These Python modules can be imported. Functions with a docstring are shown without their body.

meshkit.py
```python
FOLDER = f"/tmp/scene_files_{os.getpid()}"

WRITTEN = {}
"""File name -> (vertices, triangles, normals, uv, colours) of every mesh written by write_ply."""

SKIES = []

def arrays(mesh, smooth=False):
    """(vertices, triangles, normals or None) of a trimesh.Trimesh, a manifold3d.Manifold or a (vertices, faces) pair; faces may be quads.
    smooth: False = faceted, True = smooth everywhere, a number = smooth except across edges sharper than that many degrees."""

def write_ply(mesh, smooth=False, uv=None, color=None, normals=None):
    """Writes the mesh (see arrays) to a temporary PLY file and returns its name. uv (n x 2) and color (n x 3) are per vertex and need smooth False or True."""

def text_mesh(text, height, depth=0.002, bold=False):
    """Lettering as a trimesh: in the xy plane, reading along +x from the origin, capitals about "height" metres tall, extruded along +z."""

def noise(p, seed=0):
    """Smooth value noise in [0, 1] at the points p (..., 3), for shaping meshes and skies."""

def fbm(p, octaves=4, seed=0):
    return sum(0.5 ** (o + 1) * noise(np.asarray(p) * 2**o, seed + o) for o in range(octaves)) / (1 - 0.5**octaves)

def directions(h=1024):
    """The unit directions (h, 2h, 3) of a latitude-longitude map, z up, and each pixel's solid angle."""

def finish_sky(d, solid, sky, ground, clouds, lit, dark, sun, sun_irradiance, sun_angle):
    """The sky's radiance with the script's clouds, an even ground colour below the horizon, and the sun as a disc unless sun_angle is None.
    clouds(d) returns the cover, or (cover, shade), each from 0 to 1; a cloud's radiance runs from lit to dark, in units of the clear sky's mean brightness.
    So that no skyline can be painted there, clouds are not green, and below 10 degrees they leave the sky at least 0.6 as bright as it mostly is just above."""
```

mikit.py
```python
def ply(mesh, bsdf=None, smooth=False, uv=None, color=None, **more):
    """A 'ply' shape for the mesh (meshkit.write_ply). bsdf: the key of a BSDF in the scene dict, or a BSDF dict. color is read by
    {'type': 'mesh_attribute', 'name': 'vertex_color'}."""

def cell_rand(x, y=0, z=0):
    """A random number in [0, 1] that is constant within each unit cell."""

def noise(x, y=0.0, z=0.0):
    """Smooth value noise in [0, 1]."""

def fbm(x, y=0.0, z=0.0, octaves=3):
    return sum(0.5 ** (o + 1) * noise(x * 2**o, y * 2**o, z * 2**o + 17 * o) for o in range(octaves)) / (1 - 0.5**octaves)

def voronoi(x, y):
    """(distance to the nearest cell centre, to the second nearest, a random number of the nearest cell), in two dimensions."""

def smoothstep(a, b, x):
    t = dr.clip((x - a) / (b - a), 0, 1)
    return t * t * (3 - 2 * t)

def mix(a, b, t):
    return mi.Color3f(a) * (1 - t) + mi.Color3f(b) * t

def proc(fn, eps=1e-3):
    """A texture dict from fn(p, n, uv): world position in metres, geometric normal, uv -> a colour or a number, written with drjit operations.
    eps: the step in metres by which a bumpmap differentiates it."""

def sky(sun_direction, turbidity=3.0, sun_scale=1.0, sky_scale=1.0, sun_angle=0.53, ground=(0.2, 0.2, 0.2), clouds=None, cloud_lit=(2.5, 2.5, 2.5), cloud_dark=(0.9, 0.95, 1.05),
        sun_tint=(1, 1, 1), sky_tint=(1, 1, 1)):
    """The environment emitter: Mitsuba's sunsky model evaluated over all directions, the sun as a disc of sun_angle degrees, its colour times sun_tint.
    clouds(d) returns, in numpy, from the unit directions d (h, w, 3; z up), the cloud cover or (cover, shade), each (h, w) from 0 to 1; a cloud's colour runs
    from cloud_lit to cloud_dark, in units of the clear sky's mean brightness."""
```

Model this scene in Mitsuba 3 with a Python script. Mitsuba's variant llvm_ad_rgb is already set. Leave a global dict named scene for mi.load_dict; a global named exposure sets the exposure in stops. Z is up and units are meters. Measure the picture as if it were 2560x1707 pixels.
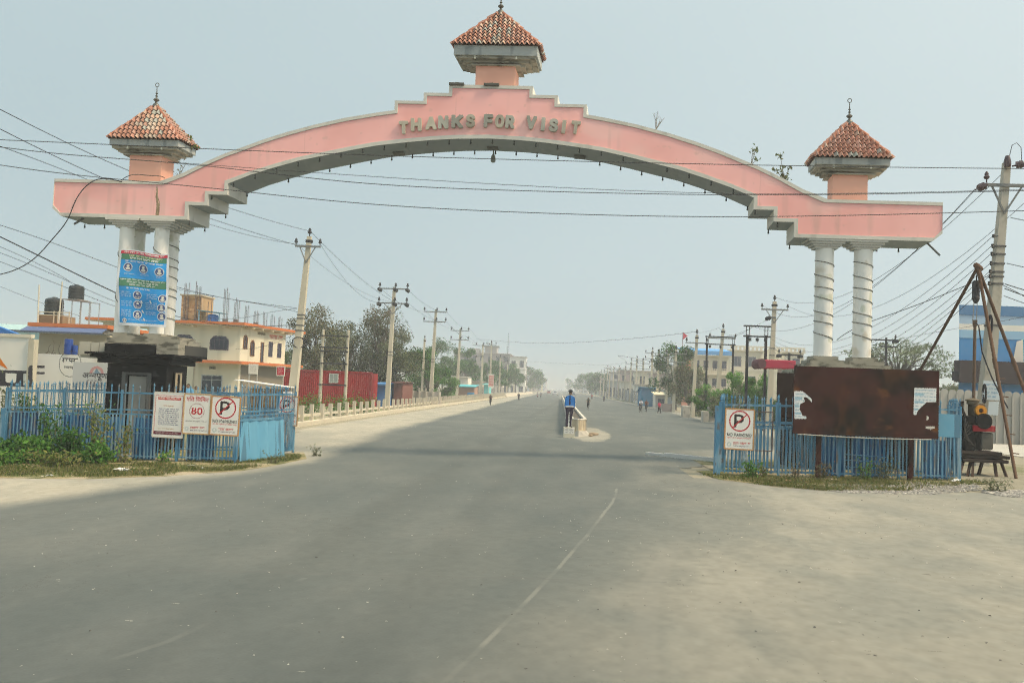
import math, random
import numpy as np, trimesh, mitsuba as mi, drjit as dr
import shapely, shapely.geometry as sg
from shapely import affinity
import manifold3d as m3
import mikit, meshkit
from mikit import ply, proc, noise, fbm, voronoi, smoothstep, mix, cell_rand
T = mi.ScalarTransform4f
scene, labels = {}, {}
rng = random.Random(7)
nr = np.random.RandomState(11)

# ---------------------------------------------------------------- camera, sky, exposure
CAM_H, FOCAL, ROLL = 2.5, 2250.0, math.radians(2.05)       # metres; pixels of the 2560 x 1707 photograph
def _axes():
    d = np.array([1398 - 1280, 973 - 853.5, FOCAL]); d /= np.linalg.norm(d)     # the road runs along +y
    u = np.array([math.sin(ROLL), -math.cos(ROLL), 0.0]); u -= d * (u @ d); u /= np.linalg.norm(u)
    r = np.cross(d, u); r = r if r[0] > 0 else -r
    return np.stack([r, d, u])
AX = _axes()
EYE = np.array([0, 0, CAM_H])
_r, _d, _u = AX @ np.array([1.0, 0, 0]), AX @ np.array([0, 0, 1.0]), AX @ np.array([0, -1.0, 0])
_m = np.eye(4); _m[:3, 0], _m[:3, 1], _m[:3, 2], _m[:3, 3] = -_r, _u, _d, EYE
scene['camera'] = {'type': 'perspective', 'fov': math.degrees(2 * math.atan(1280 / FOCAL)), 'fov_axis': 'x', 'to_world': T(_m.tolist()),
                   'near_clip': 0.1, 'far_clip': 6000.0, 'medium': {'type': 'ref', 'id': 'haze_air'}}
SUN = np.array([0.63, -0.19, 0.75]) / np.linalg.norm([0.63, -0.19, 0.75])
def _clouds(d):                          # an even veil of haze, a little brighter towards the sun
    n = meshkit.fbm(d * np.array([1.5, 1.5, 3.5]) + 4, 3); c = d @ SUN
    return np.full(d.shape[:2], 0.95), np.clip(0.98 - 0.75 * np.clip((c + 0.35) / 1.3, 0, 1) + 0.22 * (n - 0.5), 0, 1)
scene['sky'] = mikit.sky(SUN.tolist(), turbidity=6, sun_scale=0.68, sky_scale=1.0, sun_angle=13.0, ground=(0.3, 0.29, 0.26), clouds=_clouds,
                         cloud_lit=(2.10, 2.25, 2.18), cloud_dark=(0.98, 1.25, 1.32), sun_tint=(1.0, 0.95, 0.85))
exposure = 1.84

# ---------------------------------------------------------------- layout survey: where a point seen in the photograph stands
def ray(px, py): return AX @ np.array([px - 1280, py - 853.5, FOCAL])
def at(px, py, Y):                       # the point at the distance Y down the road
    w = ray(px, py); return EYE + w * (Y / w[1])
def gz(x, y):                            # height of the ground: a slight crossfall near the gate, level beyond
    k = np.clip((42 - np.asarray(y, float)) / 12, 0, 1); k = k * k * (3 - 2 * k)
    return 0.25 + 0.019 * k * np.clip(x, -24, 24)
def gp(px, py):                          # the point on the ground
    w = ray(px, py); lo, hi = 0.001, 0.9
    t = 20 / w[1]
    for _ in range(40):
        p = EYE + w * t
        z = gz(p[0], p[1]); t = (z - CAM_H) / w[2] if w[2] < -1e-6 else t
    return EYE + w * t
def gx(x, y): return np.array([x, y, float(gz(x, y))])

# ---------------------------------------------------------------- mesh helpers
class MB:
    def __init__(s): s.v, s.f, s.n = [], [], 0
    def add(s, v, f):
        v = np.asarray(v, float); f = np.asarray(f, int)
        if f.shape[1] == 4: f = np.vstack([f[:, [0, 1, 2]], f[:, [0, 2, 3]]])
        s.v.append(v); s.f.append(f + s.n); s.n += len(v); return s
    def tm(s, m): return s.add(m.vertices, m.faces)
    def box(s, x0, x1, y0, y1, z0, z1):
        v = np.array([[x, y, z] for x in (x0, x1) for y in (y0, y1) for z in (z0, z1)])
        return s.add(v, [[0, 1, 3, 2], [4, 6, 7, 5], [0, 4, 5, 1], [2, 3, 7, 6], [0, 2, 6, 4], [1, 5, 7, 3]])
    def beam(s, a, b, w, h, up=(0, 0, 1)):
        a, b = np.asarray(a, float), np.asarray(b, float); d = b - a; L = np.linalg.norm(d); d /= L
        up = np.asarray(up, float)
        if abs(d @ up) > 0.95: up = np.array([0, 1.0, 0])
        sx = np.cross(d, up); sx /= np.linalg.norm(sx); sz = np.cross(sx, d)
        v = [p + sx * i * w / 2 + sz * j * h / 2 for p in (a, b) for i, j in ((-1, -1), (1, -1), (1, 1), (-1, 1))]
        return s.add(v, [[0, 3, 2, 1], [4, 5, 6, 7], [0, 1, 5, 4], [1, 2, 6, 5], [2, 3, 7, 6], [3, 0, 4, 7]])
    def tube(s, pts, r, n=6, caps=True):
        pts = np.asarray(pts, float); r = np.broadcast_to(r, len(pts))
        tg = np.gradient(pts, axis=0); tg /= np.linalg.norm(tg, axis=1, keepdims=True) + 1e-12
        ref = np.array([0, 0, 1.0]) if abs(tg[0][2]) < 0.9 else np.array([1.0, 0, 0])
        u = np.cross(tg[0], ref); u /= np.linalg.norm(u); V = []
        for i in range(len(pts)):
            u = u - tg[i] * (u @ tg[i]); u /= np.linalg.norm(u); w = np.cross(tg[i], u)
            a = np.arange(n) * 2 * math.pi / n
            V.append(pts[i] + r[i] * (np.cos(a)[:, None] * u + np.sin(a)[:, None] * w))
        F = [[i * n + k, i * n + (k + 1) % n, (i + 1) * n + (k + 1) % n, (i + 1) * n + k] for i in range(len(pts) - 1) for k in range(n)]
        s.add(np.vstack(V), F)
        if caps:
            for i, sg_ in ((0, -1), (len(pts) - 1, 1)):
                ring = V[i]; c = pts[i]
                s.add(np.vstack([ring, [c]]), [[k, (k + 1) % n, n] if sg_ > 0 else [(k + 1) % n, k, n] for k in range(n)])
        return s
    def lathe(s, c, prof, n=16):          # prof: (radius, z) pairs, bottom to top
        a = np.arange(n) * 2 * math.pi / n; c = np.asarray(c, float)
        V = np.vstack([np.stack([c[0] + r * np.cos(a), c[1] + r * np.sin(a), np.full(n, c[2] + z)], 1) for r, z in prof])
        F = [[i * n + k, i * n + (k + 1) % n, (i + 1) * n + (k + 1) % n, (i + 1) * n + k] for i in range(len(prof) - 1) for k in range(n)]
        s.add(V, F)
        for i in (0, len(prof) - 1):
            s.add(np.vstack([V[i * n:(i + 1) * n], [[c[0], c[1], c[2] + prof[i][1]]]]), [[(k + 1) % n, k, n] if i == 0 else [k, (k + 1) % n, n] for k in range(n)])
        return s
    def extr(s, poly, y0, y1, skew=0.0):  # a polygon in x, z pushed along y
        for g in getattr(poly, 'geoms', [poly]):
            if g.area < 1e-9: continue
            m = trimesh.creation.extrude_polygon(g, y1 - y0, engine='earcut')
            v = np.array(m.vertices); s.add(np.stack([v[:, 0] + skew * v[:, 2], y0 + v[:, 2], v[:, 1]], 1), np.array(m.faces)[:, ::-1])
        return s
    def xf(s, M):
        M = np.asarray(M, float); s.v = [v @ M[:3, :3].T + M[:3, 3] for v in s.v]; return s
    def mesh(s): return trimesh.Trimesh(np.vstack(s.v), np.vstack(s.f), process=False)
def rotz(a, loc=(0, 0, 0)):
    c, q = math.cos(a), math.sin(a); return np.array([[c, -q, 0, loc[0]], [q, c, 0, loc[1]], [0, 0, 1, loc[2]], [0, 0, 0, 1.0]])
def catenary(a, b, sag, n=24):
    a, b = np.asarray(a, float), np.asarray(b, float); t = np.linspace(0, 1, n)[:, None]
    p = a + (b - a) * t; p[:, 2] -= sag * 4 * (t * (1 - t))[:, 0]; return p
def hull(pts_r, n=10):
    return m3.Manifold.batch_hull([m3.Manifold.sphere(r, n).translate([float(c) for c in p]) for p, r in pts_r])
def rbox(x0, x1, y0, y1, z0, z1, r=0.02):
    return m3.Manifold.batch_hull([m3.Manifold.sphere(r, 8).translate([float(x), float(y), float(z)]) for x in (x0 + r, x1 - r) for y in (y0 + r, y1 - r) for z in (z0 + r, z1 - r)])
def mtm(m): q = m.to_mesh(); return trimesh.Trimesh(q.vert_properties[:, :3], q.tri_verts, process=False)

# ---------------------------------------------------------------- naming
used = {}
def key_of(name):
    n = used.get(name, 0); used[name] = n + 1
    return name if n == 0 else f'{name}_{n:03d}'
def thing(name, label, cat, group=None):
    k = key_of(name); labels[k] = {'label': label, 'category': cat}
    if group: labels[k]['group'] = group
    return k
def col(m, c, jit=0.03):
    n = len(m.vertices); c = np.asarray(c, float)
    v = np.asarray(m.vertices)
    f = meshkit.noise(v * 1.7, 3)[:, None] * 2 - 1
    return np.clip(c * (1 + jit * 2 * f), 0, 1)
def put(key, mesh, mat, color=None, smooth=False, jit=0.03, **kw):
    if isinstance(mesh, MB): mesh = mesh.mesh()
    elif isinstance(mesh, m3.Manifold): mesh = mtm(mesh)
    if color is not None:
        if smooth not in (True, False):
            mesh = trimesh.graph.smooth_shade(mesh, angle=math.radians(smooth), facet_minarea=None); smooth = True
        color = np.asarray(color, float)
        cc = color if color.ndim == 2 else col(mesh, color, jit)
        scene[key] = ply(mesh, mat, smooth=smooth, color=cc, **kw)
    else: scene[key] = ply(mesh, mat, smooth=smooth, **kw)
    return key
def part(t, name, mesh, mat='matte', color=None, smooth=False, label=None, kind=None, **kw):
    k = key_of(t + '__' + name); put(k, mesh, mat, color, smooth, **kw)
    if label or kind: labels[k] = {**({'label': label} if label else {}), **({'kind': kind} if kind else {})}
    return k
def solo(name, label, cat, mesh, mat='matte', color=None, smooth=False, group=None, kind=None, **kw):
    k = thing(name, label, cat, group); put(k, mesh, mat, color, smooth, **kw)
    if kind: labels[k]['kind'] = kind
    return k
def struct(name, mesh, mat, color=None, label=None, smooth=False, kind='structure'):
    k = key_of(name); put(k, mesh, mat, color, smooth); labels[k] = {'kind': kind}
    if label: labels[k]['label'] = label
    return k

# ---------------------------------------------------------------- materials
VC = {'type': 'mesh_attribute', 'name': 'vertex_color'}
def prin(base, rough=0.7, metal=0.0, spec=0.4, **kw):
    b = base if isinstance(base, dict) else {'type': 'rgb', 'value': list(base)}
    return {'type': 'twosided', 'b': {'type': 'principled', 'base_color': b, 'roughness': rough, 'metallic': metal, 'specular': spec, **kw}}
scene['matte'] = prin(VC, 0.85, 0, 0.25)
scene['gloss'] = prin(VC, 0.35, 0, 0.5)
scene['steel'] = prin(VC, 0.45, 0.6, 0.5)
scene['leaf'] = {'type': 'principledthin', 'base_color': VC, 'roughness': 0.6, 'diff_trans': 0.7, 'spec_trans': 0.0}
scene['dark_glass'] = {'type': 'twosided', 'b': {'type': 'principled', 'base_color': {'type': 'rgb', 'value': [0.035, 0.045, 0.075]}, 'roughness': 0.12, 'specular': 0.6}}
def _pink(p, n, uv):
    s = fbm(p.x * 0.7, p.y, p.z * 0.5, 3); st = noise(p.x * 3.1, p.y * 3, p.z * 0.35)
    low = smoothstep(8.5, 7.5, p.z); wing = smoothstep(8.5, 10.5, dr.abs(p.x + 2.5))
    c = mix((0.94, 0.50, 0.475), (0.87, 0.435, 0.405), smoothstep(0.35, 0.7, s))
    c = mix(c, (0.90, 0.57, 0.53), smoothstep(0.6, 0.8, noise(p.x * 0.9 + 9, 0, p.z * 1.3)) * 0.5)
    c = mix(c, (0.55, 0.36, 0.31), smoothstep(0.66, 0.9, st) * (0.22 + 0.45 * low * wing))
    c = mix(c, (0.62, 0.40, 0.35), smoothstep(0.72, 0.86, fbm(p.x * 5, p.y, p.z * 5, 3)) * 0.35)
    c = mix(c, (0.60, 0.40, 0.36), smoothstep(0.60, 0.92, noise(p.x * 7.0 + 31, 0, p.z * 0.5)) * 0.30 * smoothstep(0.35, 0.7, noise(p.x * 0.6, 7, 0)))
    jx = dr.abs(p.x - dr.floor(p.x / 2.4) * 2.4 - 1.2 + 0.03 * (noise(p.z * 5, p.x) - 0.5)); c = mix(c, (0.66, 0.38, 0.34), smoothstep(0.022, 0.006, jx) * 0.35 * smoothstep(0.4, 0.6, noise(p.x * 0.9 + 3, p.z * 1.5)))
    cr = -13.13 + 0.05 * (noise(p.z * 6, 3) - 0.5) + 0.07 * smoothstep(8.3, 7.9, p.z)
    d = dr.abs(p.x - cr)
    k = smoothstep(0.045, 0.012, d - 0.03 * smoothstep(8.35, 8.0, p.z)) * smoothstep(8.6, 8.4, p.z) * smoothstep(0.25, 0.5, noise(p.x * 20, p.z * 14) + 0.25)
    return mix(c, mix((0.20, 0.13, 0.08), (0.42, 0.32, 0.2), noise(p.x * 30, p.z * 12)), k * dr.select(p.x < -11, 1.0, 0.0))
scene['pink_paint'] = prin(proc(_pink), 0.75, 0, 0.3)
def _trim(p, n, uv):
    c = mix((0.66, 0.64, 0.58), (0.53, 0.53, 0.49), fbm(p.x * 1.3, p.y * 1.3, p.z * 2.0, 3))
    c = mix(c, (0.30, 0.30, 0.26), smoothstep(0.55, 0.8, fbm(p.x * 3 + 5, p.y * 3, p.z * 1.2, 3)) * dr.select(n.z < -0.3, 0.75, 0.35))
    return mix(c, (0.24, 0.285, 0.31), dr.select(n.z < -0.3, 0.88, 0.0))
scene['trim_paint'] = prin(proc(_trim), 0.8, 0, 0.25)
def _conc(p, n, uv):
    c = mix((0.50, 0.47, 0.40), (0.36, 0.35, 0.31), fbm(p.x * 1.5, p.y * 1.5, p.z * 0.8, 3))
    return mix(c, (0.17, 0.17, 0.15), smoothstep(0.55, 0.85, fbm(p.x * 5, p.y * 5, p.z * 2.5, 3)) * 0.6)
scene['concrete'] = prin(proc(_conc), 0.9, 0, 0.2)
def _pale(p, n, uv):
    c = mix((0.60, 0.55, 0.43), (0.48, 0.45, 0.36), fbm(p.x * 1.5, p.y * 1.5, p.z * 0.8, 3))
    return mix(c, (0.25, 0.24, 0.20), smoothstep(0.6, 0.9, fbm(p.x * 5, p.y * 5, p.z * 1.5, 3)) * 0.5)
scene['pale_concrete'] = prin(proc(_pale), 0.9, 0, 0.2)
def _column(p, n, uv):
    c = mix((0.86, 0.86, 0.82), (0.74, 0.74, 0.70), fbm(p.x * 2, p.y * 2, p.z * 1.5, 3))
    c = mix(c, (0.52, 0.45, 0.34), smoothstep(0.6, 0.8, fbm(p.x * 3 + 9, p.y * 3, p.z * 2, 3)) * 0.6)
    c = mix(c, (0.45, 0.50, 0.36), smoothstep(0.72, 0.85, noise(p.x * 4, p.y * 4, p.z * 3)) * 0.5)
    return c
scene['column_paint'] = prin(proc(_column), 0.6, 0, 0.35)
def _blackstone(p, n, uv):
    g = 0.006 + 0.008 * fbm(p.x * 2, p.y * 2, p.z * 3, 3) + 0.035 * smoothstep(0.62, 0.85, fbm(p.x * 4, p.y * 4, p.z * 9, 3))
    return mi.Color3f(g, g, g * 1.05)
scene['black_stone'] = prin(proc(_blackstone), 0.6, 0, 0.12)
def _oldstone(p, n, uv):
    c = mix((0.40, 0.38, 0.32), (0.25, 0.24, 0.19), fbm(p.x * 3, p.y * 3, p.z * 5, 3))
    return mix(c, (0.07, 0.07, 0.055), smoothstep(0.45, 0.75, fbm(p.x * 4 + 3, p.y * 4, p.z * 7, 3)) * 0.85)
scene['old_stone'] = prin(proc(_oldstone), 0.9, 0, 0.2)
def _rust(p, n, uv):
    a = fbm(p.x * 1.2, p.y, p.z * 1.0, 4); b = fbm(p.x * 3.3 + 7, p.y, p.z * 1.2, 3)
    c = mix((0.055, 0.020, 0.017), (0.017, 0.014, 0.012), smoothstep(0.38, 0.62, a))
    c = mix(c, (0.11, 0.042, 0.014), smoothstep(0.52, 0.78, b) * (0.35 + 0.5 * smoothstep(2.2, 1.2, p.z)))
    c = mix(c, (0.06, 0.022, 0.019), smoothstep(0.5, 0.75, fbm(p.x * 0.8 + 2, p.y, p.z * 0.9 + 4, 3)) * 0.5)
    return mix(c, (0.17, 0.065, 0.017), smoothstep(0.62, 0.8, fbm(p.x * 2.2, p.y, p.z * 2.2 + 11, 4)) * 0.65)
scene['rusty_sheet'] = prin(proc(_rust), 0.8, 0, 0.15)
def _bluesheet(p, n, uv):
    a = fbm(p.x * 2.3, p.y * 2.3, p.z * 0.8, 3); c = mix((0.02, 0.10, 0.25), (0.05, 0.19, 0.38), smoothstep(0.3, 0.7, a))
    c = mix(c, (0.25, 0.36, 0.42), smoothstep(0.6, 0.8, fbm(p.x * 6, p.y * 6, p.z * 0.6, 3)) * 0.5)
    return mix(c, (0.12, 0.08, 0.05), smoothstep(0.66, 0.82, fbm(p.x * 5 + 4, p.y * 5, p.z * 3.1, 3)) * 0.6)
scene['gate_blue'] = prin(proc(lambda p, n, uv: mix(mix((0.10, 0.32, 0.50), (0.16, 0.40, 0.56), fbm(p.x * 3, p.y * 3, p.z, 3)), (0.06, 0.14, 0.22), smoothstep(0.62, 0.8, noise(p.x * 9, p.y * 9, p.z * 0.5)) * 0.7)), 0.5, 0, 0.4)
scene['blue_sheet'] = prin(proc(_bluesheet), 0.55, 0, 0.4)
def _blue(p, n, uv):
    a = fbm(p.x * 2.3, p.y * 2.3, p.z * 0.8, 3)
    c = mix((0.05, 0.185, 0.32), (0.11, 0.28, 0.42), smoothstep(0.3, 0.7, a))
    c = mix(c, (0.34, 0.43, 0.46), smoothstep(0.52, 0.78, fbm(p.x * 9, p.y * 9, p.z * 1.3, 3)) * 0.55)
    return mix(c, (0.13, 0.085, 0.055), smoothstep(0.66, 0.82, fbm(p.x * 7 + 4, p.y * 7, p.z * 3.1, 3)) * 0.75)
scene['blue_paint'] = prin(proc(_blue), 0.6, 0, 0.4)
scene['blue_pale'] = prin(proc(lambda p, n, uv: mix(_blue(p, n, uv), (0.34, 0.44, 0.48), 0.15 + 0.45 * smoothstep(0.35, 0.7, noise(p.x * 30, p.y * 30, p.z * 2.2)))), 0.7, 0, 0.3)
scene['blue_worn'] = prin(proc(lambda p, n, uv: mix(_blue(p, n, uv), (0.20, 0.17, 0.14), 0.15 + 0.6 * smoothstep(0.45, 0.7, noise(p.x * 20, p.y * 20, p.z * 3.1)))), 0.75, 0, 0.25)
def _white(p, n, uv):
    c = mix((0.82, 0.81, 0.76), (0.72, 0.71, 0.65), fbm(p.x * 0.7, p.y * 0.7, p.z * 0.7, 3))
    return mix(c, (0.36, 0.29, 0.17), smoothstep(0.62, 0.9, noise(p.x * 1.9, p.y * 1.9, p.z * 0.12)) * (0.25 + 0.6 * smoothstep(1.2, 4.6, p.z)))
scene['stained_white'] = prin(proc(_white), 0.85, 0, 0.2)
def _cream(p, n, uv):
    c = mix((0.77, 0.72, 0.57), (0.69, 0.65, 0.52), fbm(p.x * 0.6, p.y * 0.6, p.z * 0.7, 3))
    return mix(c, (0.40, 0.38, 0.27), smoothstep(0.6, 0.9, noise(p.x * 2.2, p.y * 2.2, p.z * 0.2)) * 0.3)
scene['cream_paint'] = prin(proc(_cream), 0.85, 0, 0.2)

# ---------------------------------------------------------------- the ground, the road and its dust
def pl(t, pts):                          # piecewise linear function of t
    v = mi.Float(pts[0][1])
    for (a, va), (b, vb) in zip(pts, pts[1:]): v = dr.select(t > a, va + (vb - va) * dr.clip((t - a) / (b - a), 0, 1), v)
    return v
LEFT_EDGE = [(0, -14.0), (12, -11.2), (15.4, -9.8), (18.7, -8.9), (23, -7.7), (26, -7.3), (40, -7.8), (90, -7.9), (200, -8.4)]
RIGHT_EDGE = [(0, -2.2), (7, -0.83), (11.3, 0.0), (14, 0.45), (17.2, 1.1), (21, 1.75), (26, 2.5), (31, 3.3), (36, 4.2), (40, 8.0), (46, 11.6), (73, 12.5), (120, 13.4)]
LINE_A = [(6, -0.95), (7.4, -0.71), (11.1, -0.02), (16, 0.81), (19.4, 1.29), (22, 1.5)]
LINE_B = [(5, -4.6), (7, -3.6), (7.8, -3.3), (9.9, -3.0), (11, -2.8)]
TAR = [(7, 0.70), (9.5, 1.0), (11, 1.2), (13.5, 1.82), (15.7, 1.99)]
def _road(p, n, uv):
    x, y = p.x, p.y
    big = fbm(x * 0.22, y * 0.16, 0, 4); mid = fbm(x * 1.3 + 3, y * 0.5, 0, 3); fine = fbm(x * 9, y * 7, 0, 3)
    w = (big - 0.5) * 2.0 + (mid - 0.5) * 1.0
    far = smoothstep(30, 60, y)
    dl = smoothstep(-0.9 + 0.3 * far, 0.9 - 0.3 * far, pl(y, LEFT_EDGE) - x + w * 0.25)
    drr = smoothstep(-1.6 + 1.2 * far, 4.4 - 3.6 * far, x - pl(y, RIGHT_EDGE) + w * (0.8 - 0.5 * far))
    isl = dr.sqrt(dr.square((x - 1.55 - 0.02 * (y - 46)) / 1.05) + dr.square((y - 47.5) / 7.0))
    di = smoothstep(1.2, 0.9, isl + (mid - 0.5) * 0.4)
    strip = smoothstep(1.1, 0.7, dr.abs(x - 1.04)) * smoothstep(52, 60, y) * 0.4
    dust = dr.maximum(dr.maximum(dl * 0.95, drr), dr.maximum(di, strip))
    dust = dr.maximum(dust, 0.10 * smoothstep(0.40, 0.80, big) + 0.07)
    asph = mix((0.090, 0.106, 0.104), (0.106, 0.120, 0.116), smoothstep(0.2, 0.8, mid))
    asph = mix(asph, (0.069, 0.083, 0.082), smoothstep(0.5, 0.8, fbm(x * 0.7 + 40, y * 0.06, 0, 3)) * 0.28)
    grain = noise(x * 60, y * 60)
    asph = asph * (0.90 + 0.12 * fine + 0.10 * grain)
    v1, v2, _ = voronoi(x * 0.33 + 0.5 * mid, y * 0.27 + 0.4 * fine); asph = mix(asph, (0.07, 0.07, 0.066), smoothstep(0.012, 0.003, v2 - v1) * 0.55 * smoothstep(0.5, 0.62, noise(x * 0.25 + 3, y * 0.2)))
    sand = mix((0.276, 0.264, 0.217), (0.230, 0.229, 0.195), smoothstep(0.3, 0.7, fbm(x * 0.8 + 8, y * 0.6, 0, 4)))
    sand = mix(sand, (0.32, 0.302, 0.246), smoothstep(0.55, 0.8, mid) * 0.6) * (0.86 + 0.28 * fine)
    sand = mix(sand, sand * mi.Color3f(1.22, 1.2, 1.17), dl)
    c = mix(asph, sand, dr.clip(dust, 0, 0.97))
    # worn paint lines, tar seams, patches, specks
    c = mix(c, (0.46, 0.44, 0.37), smoothstep(0.045, 0.01, dr.abs(x - pl(y, LINE_A) + 0.10 * (mid - 0.5))) * dr.select((y > 6) & (y < 21), 0.19, 0.0) * (0.25 + 0.75 * smoothstep(0.3, 0.7, noise(x * 2, y * 1.7))))
    c = mix(c, (0.42, 0.41, 0.36), smoothstep(0.06, 0.015, dr.abs(x - pl(y, LINE_B) + 0.08 * (mid - 0.5))) * dr.select((y > 5) & (y < 10.5), 0.08, 0.0) * smoothstep(0.3, 0.7, noise(x * 2, y * 1.7)))
    sm = y - 10.82 - 0.03 * x + 0.10 * (mid - 0.5) + 0.05 * (noise(x * 4, 1) - 0.5)
    c = mix(c, (0.125, 0.127, 0.12), smoothstep(0.055, 0.01, dr.abs(sm)) * dr.select((x > -9) & (x < 1.35), 0.5, 0.0) * (0.25 + 0.75 * smoothstep(0.3, 0.65, noise(x * 1.3, 3))))
    sm2 = x - pl(y, TAR) + 0.14 * (mid - 0.5)
    c = mix(c, (0.235, 0.23, 0.20), smoothstep(0.17, 0.08, dr.abs(sm2)) * dr.select((y > 7) & (y < 15.7), 1.0, 0.0) * smoothstep(15.7, 12, y) * 0.30)
    tr_ = dr.abs(x + 2.6 - 0.02 * y); c = mix(c, c * 0.86, smoothstep(0.5, 0.1, dr.abs(tr_ - 0.9)) * 0.5 * (1 - dust))
    sp = noise(x * 17, y * 17); c = mix(c, (0.09, 0.085, 0.075), smoothstep(0.965, 0.985, sp) * 0.6)
    return mix(c, (0.55, 0.52, 0.45), smoothstep(0.975, 0.99, noise(x * 14 + 50, y * 10)) * 0.35)
scene['road_mat'] = {'type': 'bumpmap', 'arbitrary': proc(lambda p, n, uv: 0.006 * fbm(p.x * 11, p.y * 11, 0, 3) + 0.02 * fbm(p.x * 0.9, p.y * 0.9, 3, 2), 0.02), 'scale': 1.0, 'b': prin(proc(_road), 0.9, 0, 0.2)}
def two_bump(fn, eps, base, **k):
    b = prin(base, **k)['b']
    return {'type': 'twosided', 'm': {'type': 'bumpmap', 'tex': proc(fn, eps), 'scale': 1.0, 'b': b}}
scene['road_mat'] = two_bump(lambda p, n, uv: 0.005 * fbm(p.x * 12, p.y * 12, 0, 3), 0.02, proc(_road), rough=0.9, spec=0.2)
def _earth(p, n, uv):
    g = fbm(p.x * 0.12, p.y * 0.12, 0, 4); f = fbm(p.x * 3, p.y * 3, 0, 3)
    c = mix((0.29, 0.265, 0.20), (0.23, 0.215, 0.16), f)
    c = mix(c, (0.13, 0.15, 0.06), smoothstep(0.40, 0.62, g + 0.25 * (f - 0.5)) * smoothstep(11.5, 16, dr.abs(p.x)) * 0.85)
    return c * (0.85 + 0.3 * fbm(p.x * 14, p.y * 14, 0, 2))
scene['earth'] = two_bump(lambda p, n, uv: 0.02 * fbm(p.x * 7, p.y * 7, 0, 3), 0.03, proc(_earth), rough=0.95, spec=0.1)

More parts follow.
